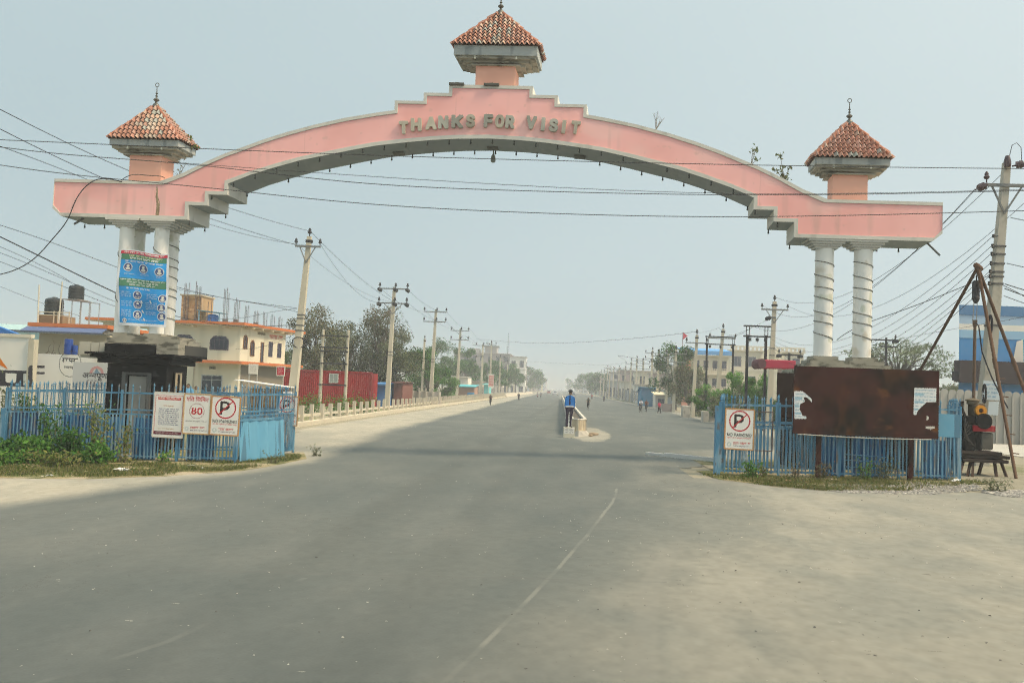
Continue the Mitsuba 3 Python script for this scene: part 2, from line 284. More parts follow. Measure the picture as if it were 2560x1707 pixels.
def sheet(xs, ys, dz, mask=None):
    X, Y = np.meshgrid(xs, ys, indexing='ij'); Z = gz(X, Y) + dz
    v = np.stack([X, Y, Z], -1).reshape(-1, 3); n, m = len(xs), len(ys); f = []
    i, j = np.meshgrid(np.arange(n - 1), np.arange(m - 1), indexing='ij'); a = (i * m + j).ravel()
    q = np.stack([a, a + m, a + m + 1, a + 1], 1)
    if mask is not None:
        c = v[q].mean(1); q = q[mask(c[:, 0], c[:, 1])]
    return np.asarray(v), q
ys = np.concatenate([np.linspace(-25, 60, 86), np.geomspace(61, 3000, 40)]); xs = np.concatenate([-np.geomspace(1400, 26, 24), np.linspace(-24, 24, 49), np.geomspace(26, 1400, 24)])
struct('ground', MB().add(*sheet(xs, ys, -0.012)).mesh(), 'earth', label='flat dry earth beside the road')
def _on_road(x, y):
    L = np.where(y < 22.5, -70, np.where(y < 27, -8.8, np.where(y < 40, -9.2 - (y - 27) * 0.18, -11.6)))
    R = np.where(y < 22, 70, np.where(y < 40, 3.6 + np.clip(y - 27, 0, 13) * 0.85, 14.6))
    R = np.where((y >= 22) & (y < 27), np.where(y < 24, 5, 3.6), R)
    return (x > L) & (x < R)
xs2 = np.concatenate([-np.geomspace(70, 21, 12), np.arange(-20, 20.01, 0.4), np.geomspace(21, 70, 12)]); ys2 = np.concatenate([np.arange(-25, 60, 0.5), np.geomspace(60, 2900, 50)])
struct('road', MB().add(*sheet(xs2, ys2, 0.0, _on_road)).mesh(), 'road_mat', label='worn grey asphalt road with dust on both sides')

# ---------------------------------------------------------------- the gateway arch
AC, AY, AD, SK = -2.5, 28.0, 1.4, 0.085              # centre, front face, depth; the plan is slightly skewed
ARCH = thing('gateway_arch', 'pink gateway arch spanning the road, reading THANKS FOR VISIT', 'gateway arch')
up_in = [(10.45, 8.57), (9.75, 8.86), (9.4, 9.05), (9.0, 9.26), (8.4, 9.54), (7.9, 9.73), (7.2, 10.01), (6.5, 10.25), (5.6, 10.52), (4.6, 10.77), (3.6, 10.96), (2.95, 11.06),
         (2.95, 11.375), (2.03, 11.375), (2.03, 11.645), (1.23, 11.645), (1.23, 11.92)]
up_out = [(10.56, 8.665), (9.82, 8.95), (9.44, 9.15), (9.03, 9.36), (8.43, 9.64), (7.93, 9.83), (7.23, 10.11), (6.53, 10.35), (5.62, 10.62), (4.62, 10.87), (3.62, 11.06), (3.05, 11.15),
          (3.05, 11.465), (2.13, 11.465), (2.13, 11.74), (1.33, 11.74), (1.33, 12.02)]
intr = [(8.31, 8.65), (7.6, 8.95), (6.83, 9.21), (6.02, 9.46), (5.05, 9.68), (4.4, 9.83), (3.57, 10.0), (2.6, 10.13), (1.8, 10.22), (1.0, 10.28), (0, 10.31)]
low_out = [(14.03, 7.70), (13.73, 7.45), (9.56, 7.45), (9.56, 7.925), (8.93, 7.925), (8.93, 8.285), (8.31, 8.285)] + intr
low_in = [(14.03, 7.81), (13.78, 7.56), (9.67, 7.56), (9.67, 8.035), (9.04, 8.035), (9.04, 8.395), (8.42, 8.395), (8.42, 8.74)] + [(x, z + 0.12) for x, z in intr[1:]]
def sym(lower, upper, ztop):
    r = lower[::-1] + [(14.03, ztop)] + upper                       # from the crown of the intrados out to the right end and back over the top
    l = [(-x, z) for x, z in r[::-1]]
    return sg.Polygon([(x + AC, z) for x, z in r + l]).buffer(0)
P_out = sym(low_out, up_out, 8.665); P_in = sym(low_in, up_in, 8.565)
def densify(poly): return shapely.segmentize(poly, 0.6)
part(ARCH, 'beam', MB().extr(densify(P_in), AY, AY + AD, SK), 'pink_paint')
tr = P_out.difference(P_in.buffer(-0.004))
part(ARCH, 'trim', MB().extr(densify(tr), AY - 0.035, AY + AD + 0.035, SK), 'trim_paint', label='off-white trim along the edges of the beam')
def skx(x, y): return x + SK * (y - AY)

# string of bulbs along both lower edges
def low_z(x):
    xs_ = np.array([0, 1.0, 1.8, 2.6, 3.57, 4.4, 5.05, 6.02, 6.83, 7.6, 8.3]); zs = np.array([10.31, 10.28, 10.22, 10.13, 10.0, 9.83, 9.68, 9.46, 9.21, 8.95, 8.66])
    a = abs(x); return np.interp(a, xs_, zs) if a < 8.31 else 8.285 if a < 8.93 else 7.925 if a < 9.56 else 7.45
def bulb_at(x, y, z):
    m = MB(); m.lathe((skx(x, y), y, z - 0.10), [(0.0, -0.045), (0.024, -0.035), (0.032, -0.005), (0.022, 0.03), (0.016, 0.05), (0.02, 0.055), (0.02, 0.10)], 8); return m
for yy in (AY + AD - 0.05, AY + 0.10):
    for k in range(-20, 21):
        x = AC + k * 0.69 + (0.1 if yy < AY + 1 else 0)
        if yy < AY + 1 and abs(k) > 15: continue
        if abs(abs(x - AC) - 10.9) < 1.35 and abs(x - AC) > 9.7: continue
        if rng.random() < 0.06: continue
        part(ARCH, 'bulb', bulb_at(x, yy, low_z(x - AC)), 'gloss', (0.05, 0.055, 0.05), smooth=True)
lamp = MB(); lx = AC + 0.06; lz = 10.31
lamp.tube([(lx, AY + 1.2, lz), (lx, AY + 1.2, lz - 0.16)], 0.02, 6); lamp.lathe((lx, AY + 1.2, lz - 0.46), [(0.02, 0.0), (0.075, 0.03), (0.085, 0.1), (0.07, 0.2), (0.03, 0.28), (0.02, 0.31)], 12)
part(ARCH, 'pendant_lamp', lamp, 'gloss', (0.22, 0.23, 0.20), smooth=40)
for dx, z in ((-3.05, 0), (0.05, 0), (2.9, 0)):
    part(ARCH, 'ceiling_stain_plate', MB().box(AC + dx - 0.18, AC + dx + 0.18, AY + 0.85, AY + 1.2, low_z(dx) - 0.05, low_z(dx) + 0.02), 'matte', (0.13, 0.135, 0.125))
# drain pipes sticking out under both ends
part(ARCH, 'pipe', MB().tube([(-15.6, AY + 0.2, 7.44), (-15.86, AY + 0.1, 7.22)], 0.035, 8), 'matte', (0.12, 0.12, 0.12))
part(ARCH, 'pipe', MB().tube([(11.2, AY + 0.3, 7.46), (11.56, AY + 0.2, 7.06)], 0.03, 8), 'matte', (0.13, 0.135, 0.13))
# floodlights on the top step
for px in (1141.5, 1229):
    p = at(px, 212, AY - 0.05)
    m = MB().tm(mtm(rbox(p[0] - 0.24, p[0] + 0.24, AY - 0.12, AY + 0.22, 11.985, 12.065, 0.015))).box(p[0] - 0.05, p[0] + 0.05, AY, AY + 0.1, 12.05, 12.11)
    part(ARCH, 'floodlight', m, 'matte', (0.10, 0.10, 0.09))

def textpoly(t, h, bold=True):               # capitals as flat polygons, centred on the origin
    m = meshkit.text_mesh(t, h, 0.002, bold); v = np.array(m.vertices); f = np.array(m.faces)
    top = np.all(v[f][:, :, 2] > 0.001, axis=1)
    g = shapely.union_all([sg.Polygon(v[q][:, :2]).buffer(0.0005) for q in f[top]])
    x0, y0, x1, y1 = g.bounds; return affinity.translate(g, -(x0 + x1) / 2, -(y0 + y1) / 2)
def fitw0(g, w): x0, y0, x1, y1 = g.bounds; return affinity.scale(g, w / (x1 - x0), 1, origin=(0, 0))
# letters of the inscription, standing proud of the face and following the curve
def inter_letter(ch, h, d, bold=True): return meshkit.text_mesh(ch, h, d, bold)
LET = [('T', 1010, 635), ('H', 1041.5, 625), ('A', 1078.5, 612), ('N', 1109, 604), ('K', 1144, 595), ('S', 1177, 587), ('F', 1221.5, 590), ('O', 1249.8, 590), ('R', 1275.5, 597),
       ('V', 1328.5, 607), ('I', 1358, 627), ('S', 1384, 635), ('I', 1409.5, 650), ('T', 1439, 660)]
_lc = {'T': (980 + 145 / 4.704, 180 + 640 / 4.704)}
LY = [137 + 4, 134, 130.5, 128, 126, 124.5, 124.5, 125.5, 127, 128.8, 132.8, 135.5, 139, 141]
for (ch, px, _), yy in zip(LET, LY):
    g = sg.box(-.05, -.2, .05, .2) if ch == 'I' else fitw0(textpoly(ch, 0.34), {'H': .27, 'A': .29, 'K': .29, 'V': .27, 'N': .25}.get(ch, .23)).buffer(.022, join_style=2)
    m = MB()
    for q in getattr(g, 'geoms', [g]): e = trimesh.creation.extrude_polygon(q, .10, engine='earcut'); m.add(e.vertices, e.faces)
    m = m.mesh(); v = np.array(m.vertices)
    wide = {'H': .34, 'A': .36, 'K': .37, 'V': .33, 'N': .32, 'I': .12}.get(ch, .29)
    v[:, 0] *= wide / (v[:, 0].max() - v[:, 0].min()); v[:, 1] *= 0.41 / (v[:, 1].max() - v[:, 1].min())
    c = at(px, 180 + yy * 1.0, AY)
    tilt = -0.02 - 0.032 * (c[0] - AC) * 0.9
    x, z = v[:, 0] * math.cos(tilt) - v[:, 1] * math.sin(tilt), v[:, 0] * math.sin(tilt) + v[:, 1] * math.cos(tilt)
    V = np.stack([c[0] + x, AY - v[:, 2] - 0.015 + 0.0 * x, c[2] + z], 1)
    part(ARCH, 'letter_' + ch.lower(), MB().add(V, m.faces), 'matte', (0.46, 0.43, 0.35) if rng.random() < 0.6 else (0.39, 0.39, 0.34), jit=0.3)

# pavilions: neck, stepped cornice, fascia, tiled hip roof, finial
TILE_RED = [(0.47, 0.25, 0.18), (0.53, 0.29, 0.22), (0.43, 0.24, 0.18), (0.56, 0.35, 0.28)]
TILE_OLD = [(0.50, 0.42, 0.35), (0.42, 0.44, 0.40), (0.55, 0.40, 0.31)]
def tile_mesh(w, L, th=0.018, n=4):
    # one S-shaped pan tile along +y (down the slope), x across, z out of the roof
    xs_ = np.linspace(-w / 2, w / 2, 2 * n + 1); prof = 0.046 * np.cos(xs_ / w * 2 * math.pi) + 0.012 * np.sin(xs_ / w * 2 * math.pi)
    V, F = [], []
    for y, lift in ((0, 0.0), (L * 1.06, 0.05)):
        for t in (0, -th):
            V += [(x, y, z + lift + t) for x, z in zip(xs_, prof)]
    m = len(xs_)
    for k in range(m - 1):
        F += [[k, k + 1, 2 * m + k + 1, 2 * m + k], [2 * m + k, 2 * m + k + 1, 3 * m + k + 1, 3 * m + k]]
    return np.array(V), np.array(F)
def _fascia(p, n, uv):
    c = mix((0.33, 0.37, 0.38), (0.42, 0.43, 0.40), fbm(p.x * 1.4, p.y, p.z * 2, 3)); return mix(c, (0.17, 0.20, 0.21), smoothstep(0.5, 0.8, noise(p.x * 9, p.y * 9, p.z * 0.8)) * 0.6)
scene['fascia_paint'] = prin(proc(_fascia), 0.8, 0, 0.25)
scene['neck_paint'] = prin(proc(lambda p, n, uv: mix((0.80, 0.44, 0.33), (0.70, 0.36, 0.27), fbm(p.x * 2, p.y * 2, p.z * 2, 3))), 0.8, 0, 0.25)
def pavilion(cx, yf, w, d, z_eave, z_ap, nw, z_neck0, cols, old_mid, big):
    nm = 'pavilion'
    k = key_of(ARCH + '__' + nm)
    labels[k] = {'label': 'tile-roofed pavilion on the crown of the arch' if big else ('tile-roofed pavilion over the left columns' if cx < AC else 'tile-roofed pavilion over the right columns')}
    yb = yf + d; nd = 0.78 * (1.15 if big else 1); ny = (yf + yb) / 2 - nd / 2
    put(k, MB().extr(sg.box(cx - nw / 2, z_neck0, cx + nw / 2, z_eave - 0.44 if not big else z_eave - 0.52), ny, ny + nd, SK), 'neck_paint')
    def sub(n, m, mat, c=None, **kw): return part(k, n, m, mat, c, **kw)
    hf, hc = (0.31, 0.24) if big else (0.20, 0.25)
    m = MB(); zf = z_eave - hf
    steps = 3; z1 = zf
    for i in range(steps):
        s_ = 0.10 + (w / 2 - nw / 2 - 0.24) * (i / (steps - 0.0)); zz = z1 - hc * (i + 1) / steps
        m.extr(sg.box(cx - w / 2 + s_, zz, cx + w / 2 - s_, z1 - hc * i / steps), yf + min(s_, d * 0.27), yb - min(s_, d * 0.27), SK)
    m.extr(sg.box(cx - nw / 2 - 0.16, zf - hc - 0.03, cx + nw / 2 + 0.16, zf - hc), ny - 0.1, ny + nd + 0.1, SK)
    sub('cornice', m, 'old_stone')
    sub('fascia', MB().extr(sg.box(cx - w / 2 + 0.04, zf, cx + w / 2 - 0.04, z_eave), yf + 0.04, yb - 0.04, SK), 'fascia_paint')
    # roof: hip, apex offset by the skew
    ax, ay, az = skx(cx, (yf + yb) / 2) - SK * (yf - AY), (yf + yb) / 2, z_ap
    C = [np.array([skx(cx - w / 2, yf), yf, z_eave]), np.array([skx(cx + w / 2, yf), yf, z_eave]), np.array([skx(cx + w / 2, yb), yb, z_eave]), np.array([skx(cx - w / 2, yb), yb, z_eave])]
    ap = np.array([np.mean([c[0] for c in C]), ay, az])
    core = MB().add(np.array(C + [ap - [0, 0, 0.03]]), [[0, 1, 4], [1, 2, 4], [2, 3, 4], [3, 0, 4], [0, 2, 1], [0, 3, 2]])
    sub('roof_deck', core, 'matte', (0.07, 0.04, 0.03))
    rest = MB(); restc = []
    rows = 10 if big else 8
    for fi in range(4):
        a, b = C[fi], C[(fi + 1) % 4]; e = b - a; el = np.linalg.norm(e); ex = e / el; mid = (a + b) / 2
        foot = a + ex * ((ap - a) @ ex); up = ap - foot; ul = np.linalg.norm(up); ey = -up / ul; ez = np.cross(ex, ey); ez = ez if ez[2] > 0 else -ez
        n_c = cols if fi in (0, 2) else max(5, int(round(cols * el / w))); tw = el / n_c; tl = ul / (rows + 0.35)
        u0 = (ap - a) @ ex
        for r in range(rows):
            y0 = ul - (r + 1) * tl              # distance from the apex of this row's upper end
            if r == 0: y0 += 0.0
            for c in range(n_c):
                xc = (c + 0.5) * tw
                ym = max(y0 + tl * 0.35, 0)
                lo, hi = u0 * (1 - ym / ul), u0 + (el - u0) * (ym / ul)
                if xc < lo - tw * 0.35 or xc > hi + tw * 0.35: continue
                V, F = tile_mesh(tw, tl)
                off = np.array([rng.uniform(-.006, .006), rng.uniform(-.012, .012), rng.uniform(0, .006)])
                V = V + off; base = ap + ey * y0 + ex * (xc - u0) + ez * 0.05
                W = base + V[:, :1] * ex + V[:, 1:2] * ey + V[:, 2:] * ez
                cen = abs(xc / el - old_mid); old = rng.random() < (0.75 * math.exp(-(cen / 0.17) ** 2) if old_mid >= 0 else 0.10)
                cc = np.array(rng.choice(TILE_OLD if old else TILE_RED)) * rng.uniform(0.85, 1.12)
                if fi == 0: part(k, 'tile', MB().add(W, F), 'matte', cc, smooth=40, jit=0.10)
                else: rest.add(W, F); restc.append(np.tile(cc, (len(W), 1)))
    m = rest.mesh(); part(k, 'side_tiles', m, 'matte', np.vstack(restc), kind='stuff')
    hips = MB()
    for c_ in C: hips.tube([c_ + (ap - c_) * t + np.array([0, 0, 0.055]) for t in np.linspace(0, 1, 9)], [0.05 + 0.012 * (i % 2) for i in range(9)], 7)
    sub('ridge', hips, 'matte', (0.40, 0.17, 0.11), smooth=40)
    zb = az - 0.02
    fin = MB().lathe((ap[0], ap[1], zb), [(0.10, -0.04), (0.115, 0.03), (0.09, 0.09), (0.045, 0.13), (0.03, 0.17), (0.075, 0.205), (0.10, 0.235), (0.075, 0.27), (0.03, 0.30), (0.022, 0.34), (0.05, 0.365), (0.022, 0.39), (0.018, 0.43), (0.045, 0.455), (0.018, 0.48), (0.016, 0.56), (0.01, 0.68)], 14)
    ring = trimesh.creation.torus(0.062, 0.013, 16, 6); rv = np.array(ring.vertices)[:, [0, 2, 1]] + [ap[0], ap[1], zb + 0.74]
    fin.add(rv, ring.faces[:, ::-1])
    sub('finial', fin, 'steel', (0.16, 0.16, 0.14), smooth=40)
    # little lamps under the eave
    for t in (0.26, 0.74):
        x = cx - w / 2 + w * t
        sub('eave_lamp', MB().lathe((skx(x, yf + .1), yf + 0.10, zf - 0.085), [(0.0, -0.03), (0.03, -0.02), (0.035, 0.01), (0.02, 0.05), (0.02, 0.085)], 8), 'gloss', (0.6, 0.6, 0.5), smooth=True)
pavilion(-13.69, 28.02, 2.36, 1.25, 10.04, 11.31, 1.06, 8.6, 16, 0.55, False)
pavilion(-2.40, 27.95, 2.74, 1.45, 13.31, 14.66, 1.26, 11.95, 18, 0.48, True)
pavilion(8.82, 28.02, 2.36, 1.25, 9.99, 11.27, 1.07, 8.6, 16, -1, False)

# columns with stepped capitals and a cable wound round each
def column(x, y, r, z0, z1, turns, stepped_base):
    k = part(ARCH, 'column', MB().lathe((x, y, 0), [(r, z0), (r * 1.0, (z0 + z1) / 2), (r, z1)], 28), 'column_paint', smooth=40)
    cap = MB()
    for i in range(4): w_ = r + 0.07 + i * 0.085; cap.box(x - w_, x + w_, y - w_ * 0.75, y + w_ * 0.75, z1 + i * 0.068, z1 + (i + 1) * 0.068 + (0.012 if i == 3 else -0.0))
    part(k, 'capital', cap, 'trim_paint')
    if stepped_base:
        b = MB()
        for i in range(3): w_ = r + 0.1 + i * 0.14; b.box(x - w_, x + w_, y - w_, y + w_, z0 - (i + 1) * 0.12, z0 - i * 0.12)
        part(k, 'base', b, 'old_stone')
    if turns:
        t = np.linspace(0, 1, int(26 * turns)); a = t * turns * 2 * math.pi + 0.6
        zz = z1 - 0.25 - t * (z1 - z0 - 0.75) + 0.05 * np.sin(a * 0.37)
        pts = np.stack([x + (r + 0.012) * np.cos(a), y + (r + 0.012) * np.sin(a), zz], 1)
        part(k, 'cable', MB().tube(pts, 0.015, 5), 'matte', (0.17, 0.17, 0.155))
for x, y, tn in ((-14.20, 28.35, 2), (-14.20, 29.12, 0), (-13.04, 28.35, 3), (-13.04, 29.12, 8)): column(x, y, 0.228, 3.78, 7.178, tn, False)
for x, tn in ((8.135, 7), (9.325, 7)): column(x, 28.45, 0.277, 3.83, 7.178, tn, True)
# ---------------------------------------------------------------- flat print on boards, banners and papers
def patch(m, surf, poly, off=0.004, seg=None):
    for g in getattr(poly, 'geoms', [poly]):
        if g.geom_type != 'Polygon' or g.area < 1e-10: continue
        if seg: g = shapely.segmentize(g, seg)
        v, f = trimesh.creation.triangulate_polygon(g, engine='earcut')
        if len(f): m.add(np.array([surf(a, b, off) for a, b in v]), np.array(f))
    return m
def grid_patch(m, surf, u0, u1, v0, v1, off, nu=12, nv=18):
    u, v = np.meshgrid(np.linspace(u0, u1, nu + 1), np.linspace(v0, v1, nv + 1), indexing='ij')
    V = np.array([surf(a, b, off) for a, b in zip(u.ravel(), v.ravel())]); n = nv + 1
    F = [[i * n + j, (i + 1) * n + j, (i + 1) * n + j + 1, i * n + j + 1] for i in range(nu) for j in range(nv)]
    return m.add(V, F)
def flat(P, U, V, N):
    P, U, V, N = (np.asarray(a, float) for a in (P, U, V, N)); return lambda u, v, o: P + U * u + V * v + N * o
def scrawl(u0, u1, v, h, r, fill=1.0):      # a line of print too small to read: words hung from a headline
    parts, u = [], u0
    while u < u1 - h:
        w = min(r.uniform(1.6, 4.2) * h, u1 - u)
        parts.append(sg.box(u, v + h * 0.74, u + w, v + h))
        x = u + h * 0.2
        while x < u + w - h * 0.15:
            t = r.random()
            parts.append(sg.box(x, v + (0 if t < .7 else h * .3), x + h * 0.2, v + h * 0.8))
            if t < 0.55: parts.append(sg.box(max(u, x - h * 0.35), v + h * 0.25, x, v + h * 0.45))
            x += h * r.uniform(0.5, 0.75)
        u += w + h * 0.6
    return shapely.union_all(parts) if parts else sg.box(u0, v, u0 + h, v + h)
GL = {"speed":[[[105,35,105,41,109,41,108,48,110,54,119,59,129,59,139,55,148,47,152,41,169,41,168,48,169,48,169,52,172,56,179,59,189,59,195,57,199,55,201,52,203,52,208,47,211,41,259,41,259,35,253,33,253,0,252,-1,246,-1,246,20,234,20,230,18,230,13,232,9,239,4,239,1,235,-2,224,9,223,19,225,23,230,26,246,27,246,34,217,34,217,0,216,-1,210,-1,209,0,209,15,197,15,197,11,195,9,191,9,186,13,185,20,187,22,190,22,189,34,178,34,178,-1,171,-1,171,34,162,34,162,0,161,-1,155,-1,154,0,154,16,143,15,143,16,136,17,136,14,144,6,148,4,148,1,143,-2,129,12,129,14,125,18,125,25,133,26,134,25,136,26,136,33,134,34,118,34,118,-1,111,-1,111,34],[197,23,209,22,209,34,197,34],[176,42,178,41,202,42,202,44,200,46,189,52,179,52,176,49],[142,23,154,22,154,34,143,34],[116,42,118,41,142,42,142,44,140,46,129,52,119,52,116,49]],[[-1,35,-1,41,39,41,38,48,40,54,49,59,59,59,65,57,69,55,71,52,73,52,78,47,81,41,91,41,91,35,85,33,85,0,84,-1,78,-1,78,20,66,20,62,18,62,13,64,9,71,4,71,1,67,-2,58,6,55,12,55,19,58,24,66,27,78,27,78,34,48,34,48,-1,41,-1,41,34,31,34,31,-1,24,-1,24,34,14,34,14,12,10,10,7,11,2,16,2,23,7,24,7,34,0,34],[46,42,48,41,72,42,72,44,70,46,59,52,49,52,46,49]]],"forty":[[[38,26,40,30,46,35,50,35,50,36,59,35,66,29,67,15,59,7,56,6,46,7,40,12,38,16],[47,18,48,16,50,15,57,16,58,19,57,26,56,27,50,27,47,23]],[[2,33,2,41,4,43,11,42,12,41,11,37,12,33,18,28,23,33,25,42,29,42,29,43,33,42,32,30,24,22,29,14,29,4,26,0,22,-2,14,-2,11,-1,7,3,6,13,8,17,11,19,11,22,6,26],[16,13,15,11,15,7,20,7,19,13]]],"anna":[[[138,41,138,41,187,41,187,35,181,33,181,0,180,-1,174,-1,173,0,173,34,167,34,167,17,165,12,158,8,152,8,145,12,143,17,143,34,140,34,136,34,136,2,141,-1,149,-9,150,-11,149,-14,144,-15,143,-12,138,-7,134,-5,127,-5,125,-9,127,-11,135,-10,137,-14,136,-17,126,-18,119,-14,118,-4,123,1,127,1,128,2,128,9,117,8,110,13,108,18,108,34,105,35,100,33,100,-1,93,-1,93,18,84,18,83,13,81,11,77,11,72,15,70,19,71,23,73,25,93,25,93,34,69,34,69,34,48,34,48,34,44,34,44,-1,37,-1,37,17,31,17,31,11,28,6,23,4,17,4,12,6,6,12,1,21,1,24,7,26,12,15,17,11,22,11,24,12,24,17,21,21,16,21,15,27,21,28,23,30,23,34,22,35,16,35,13,33,10,33,8,39,16,42,22,42,27,40,30,36,30,28,28,24,36,24,37,34,32,35,32,40,33,41,51,41,51,41,68,41,68,41,103,41,103,41],[116,16,119,15,124,15,128,18,128,34,116,34,115,20],[159,16,160,20,160,34,150,34,150,20,153,15,158,15]],[[70,25,70,18,62,18,62,13,60,11,54,12,49,19,50,23,52,25]]]}
def glyph(name, height):
    ps = [sg.Polygon(list(zip(r[0][0::2], r[0][1::2])), [list(zip(q[0::2], q[1::2])) for q in r[1:]]).buffer(0) for r in GL[name]]
    g = shapely.union_all(ps); x0, y0, x1, y1 = g.bounds; s = height / (y1 - y0)
    return affinity.scale(affinity.translate(g, -(x0 + x1) / 2, -(y0 + y1) / 2), s, s, origin=(0, 0))
def ring(cx, cy, r, w, n=40): return sg.Point(cx, cy).buffer(r, n // 4).difference(sg.Point(cx, cy).buffer(r - w, n // 4))
RED, DARK, WHITE_, MAROON = (0.50, 0.03, 0.04), (0.035, 0.03, 0.03), (0.80, 0.79, 0.74), (0.13, 0.015, 0.03)

def signboard(name, label, cat, a, b, zt, zb, y, frame_col, group=None, tilt=0.0):
    # a board facing the road; a, b = left and right x; returns (key, surf) with u from 0 to width, v from 0 to height
    t = thing(name, label, cat, group); w, h = b - a, zt - zb; ca, sa = math.cos(tilt), math.sin(tilt)
    U, V = np.array([ca, 0, sa]), np.array([-sa, 0, ca]); P = np.array([a, y, zb])
    put(t, MB().add([P + U * u + V * v + np.array([0, yy, 0]) for yy in (0, 0.02) for u, v in ((0, 0), (w, 0), (w, h), (0, h))],
                    [[0, 1, 2, 3], [5, 4, 7, 6], [4, 5, 1, 0], [1, 5, 6, 2], [2, 6, 7, 3], [3, 7, 4, 0]]), 'gloss', WHITE_, jit=0.03)
    fr = MB(); c = [(0, 0), (w, 0), (w, h), (0, h)]
    for i in range(4):
        p, q = c[i], c[(i + 1) % 4]; fr.beam(P + U * p[0] + V * p[1] + [0, 0.008, 0], P + U * q[0] + V * q[1] + [0, 0.008, 0], 0.035, 0.03, up=(0, 1, 0))
    part(t, 'frame', fr, 'matte', frame_col)
    return t, flat(P, U, V, (0, -1, 0)), w, h
def prn(t, name, surf, polys, c, off=0.004, seg=None, mat='matte', label=None):
    m = MB()
    for g in polys: patch(m, surf, g, off, seg)
    if m.n: part(t, name, m, mat, c, jit=0.0, label=label)
def tr2(g, x, y): return affinity.translate(g, x, y)
def fitw(g, w):
    x0, y0, x1, y1 = g.bounds; return affinity.scale(g, w / (x1 - x0), 1, origin=(0, 0))
def no_parking(label, a, b, zt, zb, y, seed, tilt=0.0):
    t, S, w, h = signboard('no_parking_sign', label, 'sign', a, b, zt, zb, y, (0.50, 0.27, 0.12), 'no parking signs on the blue fences', tilt); r = random.Random(seed)
    R = 0.37 * w; cx, cy = w * 0.5, h * 0.705
    P_ = fitw(textpoly('P', R * 1.18), R * 0.92)
    prn(t, 'letter', S, [tr2(P_, cx - 0.02, cy)], DARK, 0.003)
    th = math.atan2(1, 1.0)
    bar = affinity.rotate(sg.box(cx - R, cy - 0.019 * w, cx + R, cy + 0.019 * w), 45, origin=(cx, cy))
    prn(t, 'prohibition_ring', S, [ring(cx, cy, R, 0.042 * w).union(bar)], RED, 0.005)
    prn(t, 'lettering', S, [tr2(fitw(textpoly('NO PARKING', 0.075 * h), w * 0.86), cx, h * 0.355)], DARK, 0.003)
    prn(t, 'small_red_print', S, [scrawl(w * 0.08, w * 0.92, h * 0.262, h * 0.032, r), scrawl(w * 0.30, w * 0.90, h * 0.115, h * 0.062, r)], (0.55, 0.10, 0.08), 0.003)
    prn(t, 'small_dark_print', S, [scrawl(w * 0.30, w * 0.90, h * 0.062, h * 0.030, r)], (0.16, 0.14, 0.20), 0.003)
    prn(t, 'emblem', S, [ring(w * 0.16, h * 0.115, w * 0.075, w * 0.03)], (0.45, 0.55, 0.55), 0.003)
    return t

# ---------------------------------------------------------------- the blue fences round both feet of the arch
BAR_W = 0.036
def fence(label, runs, seed):
    t = thing('picket_fence', label, 'fence'); r = random.Random(seed); back = MB()
    for (x0, y0), (x1, y1), mode in runs:
        L = math.hypot(x1 - x0, y1 - y0); dx, dy = (x1 - x0) / L, (y1 - y0) / L
        P = lambda s, h, o=0.0: np.array([x0 + dx * s - dy * o, y0 + dy * s + dx * o, float(gz(x0 + dx * s, y0 + dy * s)) + h])
        n = max(2, int(round(L / 1.65)))
        for i in range(n + 1):
            s = L * i / n
            m = MB().beam(P(s, -0.1), P(s, 2.0), 0.06, 0.06, up=(dy, -dx, 0)); (back.tm(m.mesh()) if mode == 'back' else part(t, 'post', m, 'blue_paint'))
        for h, hh in ((1.91, 0.045), (1.43, 0.04), (1.31, 0.04), (0.13, 0.04)):
            m = MB()
            for i in range(n): m.beam(P(L * i / n, h + r.uniform(-.006, .006)), P(L * (i + 1) / n, h + r.uniform(-.006, .006)), 0.035, hh)
            back.tm(m.mesh()) if mode == 'back' else part(t, 'rail', m, 'blue_paint')
        k = int(L / 0.102)
        for i in range(k):
            s = (i + 0.5) * L / k + r.uniform(-.007, .007); le = r.uniform(-.012, .012) + (r.uniform(-.05, .05) if r.random() < .10 else 0); w = BAR_W * r.uniform(0.85, 1.2)
            if mode == 'front' and r.random() < 0.02: continue
            m = MB().beam(P(s - le, 0.07 + r.uniform(0, .03), -0.02), P(s + le, 1.30, -0.02), w, 0.022, up=(dy, -dx, 0))
            back.tm(m.mesh()) if mode == 'back' else part(t, 'bar', m, r.choice(('blue_paint', 'blue_paint', 'blue_pale', 'blue_worn')))
        k = int(L / 0.205)
        for i in range(k):
            s = (i + 0.5) * L / k + r.uniform(-.01, .01); tp = 2.07 + r.uniform(-.05, .06); le = r.uniform(-.012, .012)
            if r.random() < 0.04: continue
            m = MB().beam(P(s, 1.33, -0.02), P(s + le, tp, -0.02), 0.026, 0.02, up=(dy, -dx, 0))
            c = P(s + le, tp, -0.02); m.lathe(c, [(0.013, 0), (0.030, 0.025), (0.0, 0.11)], 6)
            back.tm(m.mesh()) if mode == 'back' else part(t, 'picket', m, r.choice(('blue_paint', 'blue_paint', 'blue_pale', 'blue_worn')))
    if back.n: part(t, 'far_side_bars', back, 'blue_paint', kind='stuff')
    return t
FL = fence('worn blue picket fence round the left columns, behind the weeds', [((-15.75, 25.0), (-9.02, 25.0), 'front'), ((-9.02, 25.05), (-8.66, 29.3), 'front'), ((-11.8, 29.3), (-8.66, 29.3), 'back'), ((-15.75, 25.05), (-15.75, 31.0), 'back')], 3)
FR = fence('worn blue picket fence under the rusty billboard', [((4.41, 24.9), (10.80, 24.9), 'front'), ((4.41, 24.95), (5.62, 31.0), 'back'), ((10.80, 24.95), (12.2, 29.0), 'back'), ((4.75, 26.3), (10.80, 26.3), 'back')], 5)
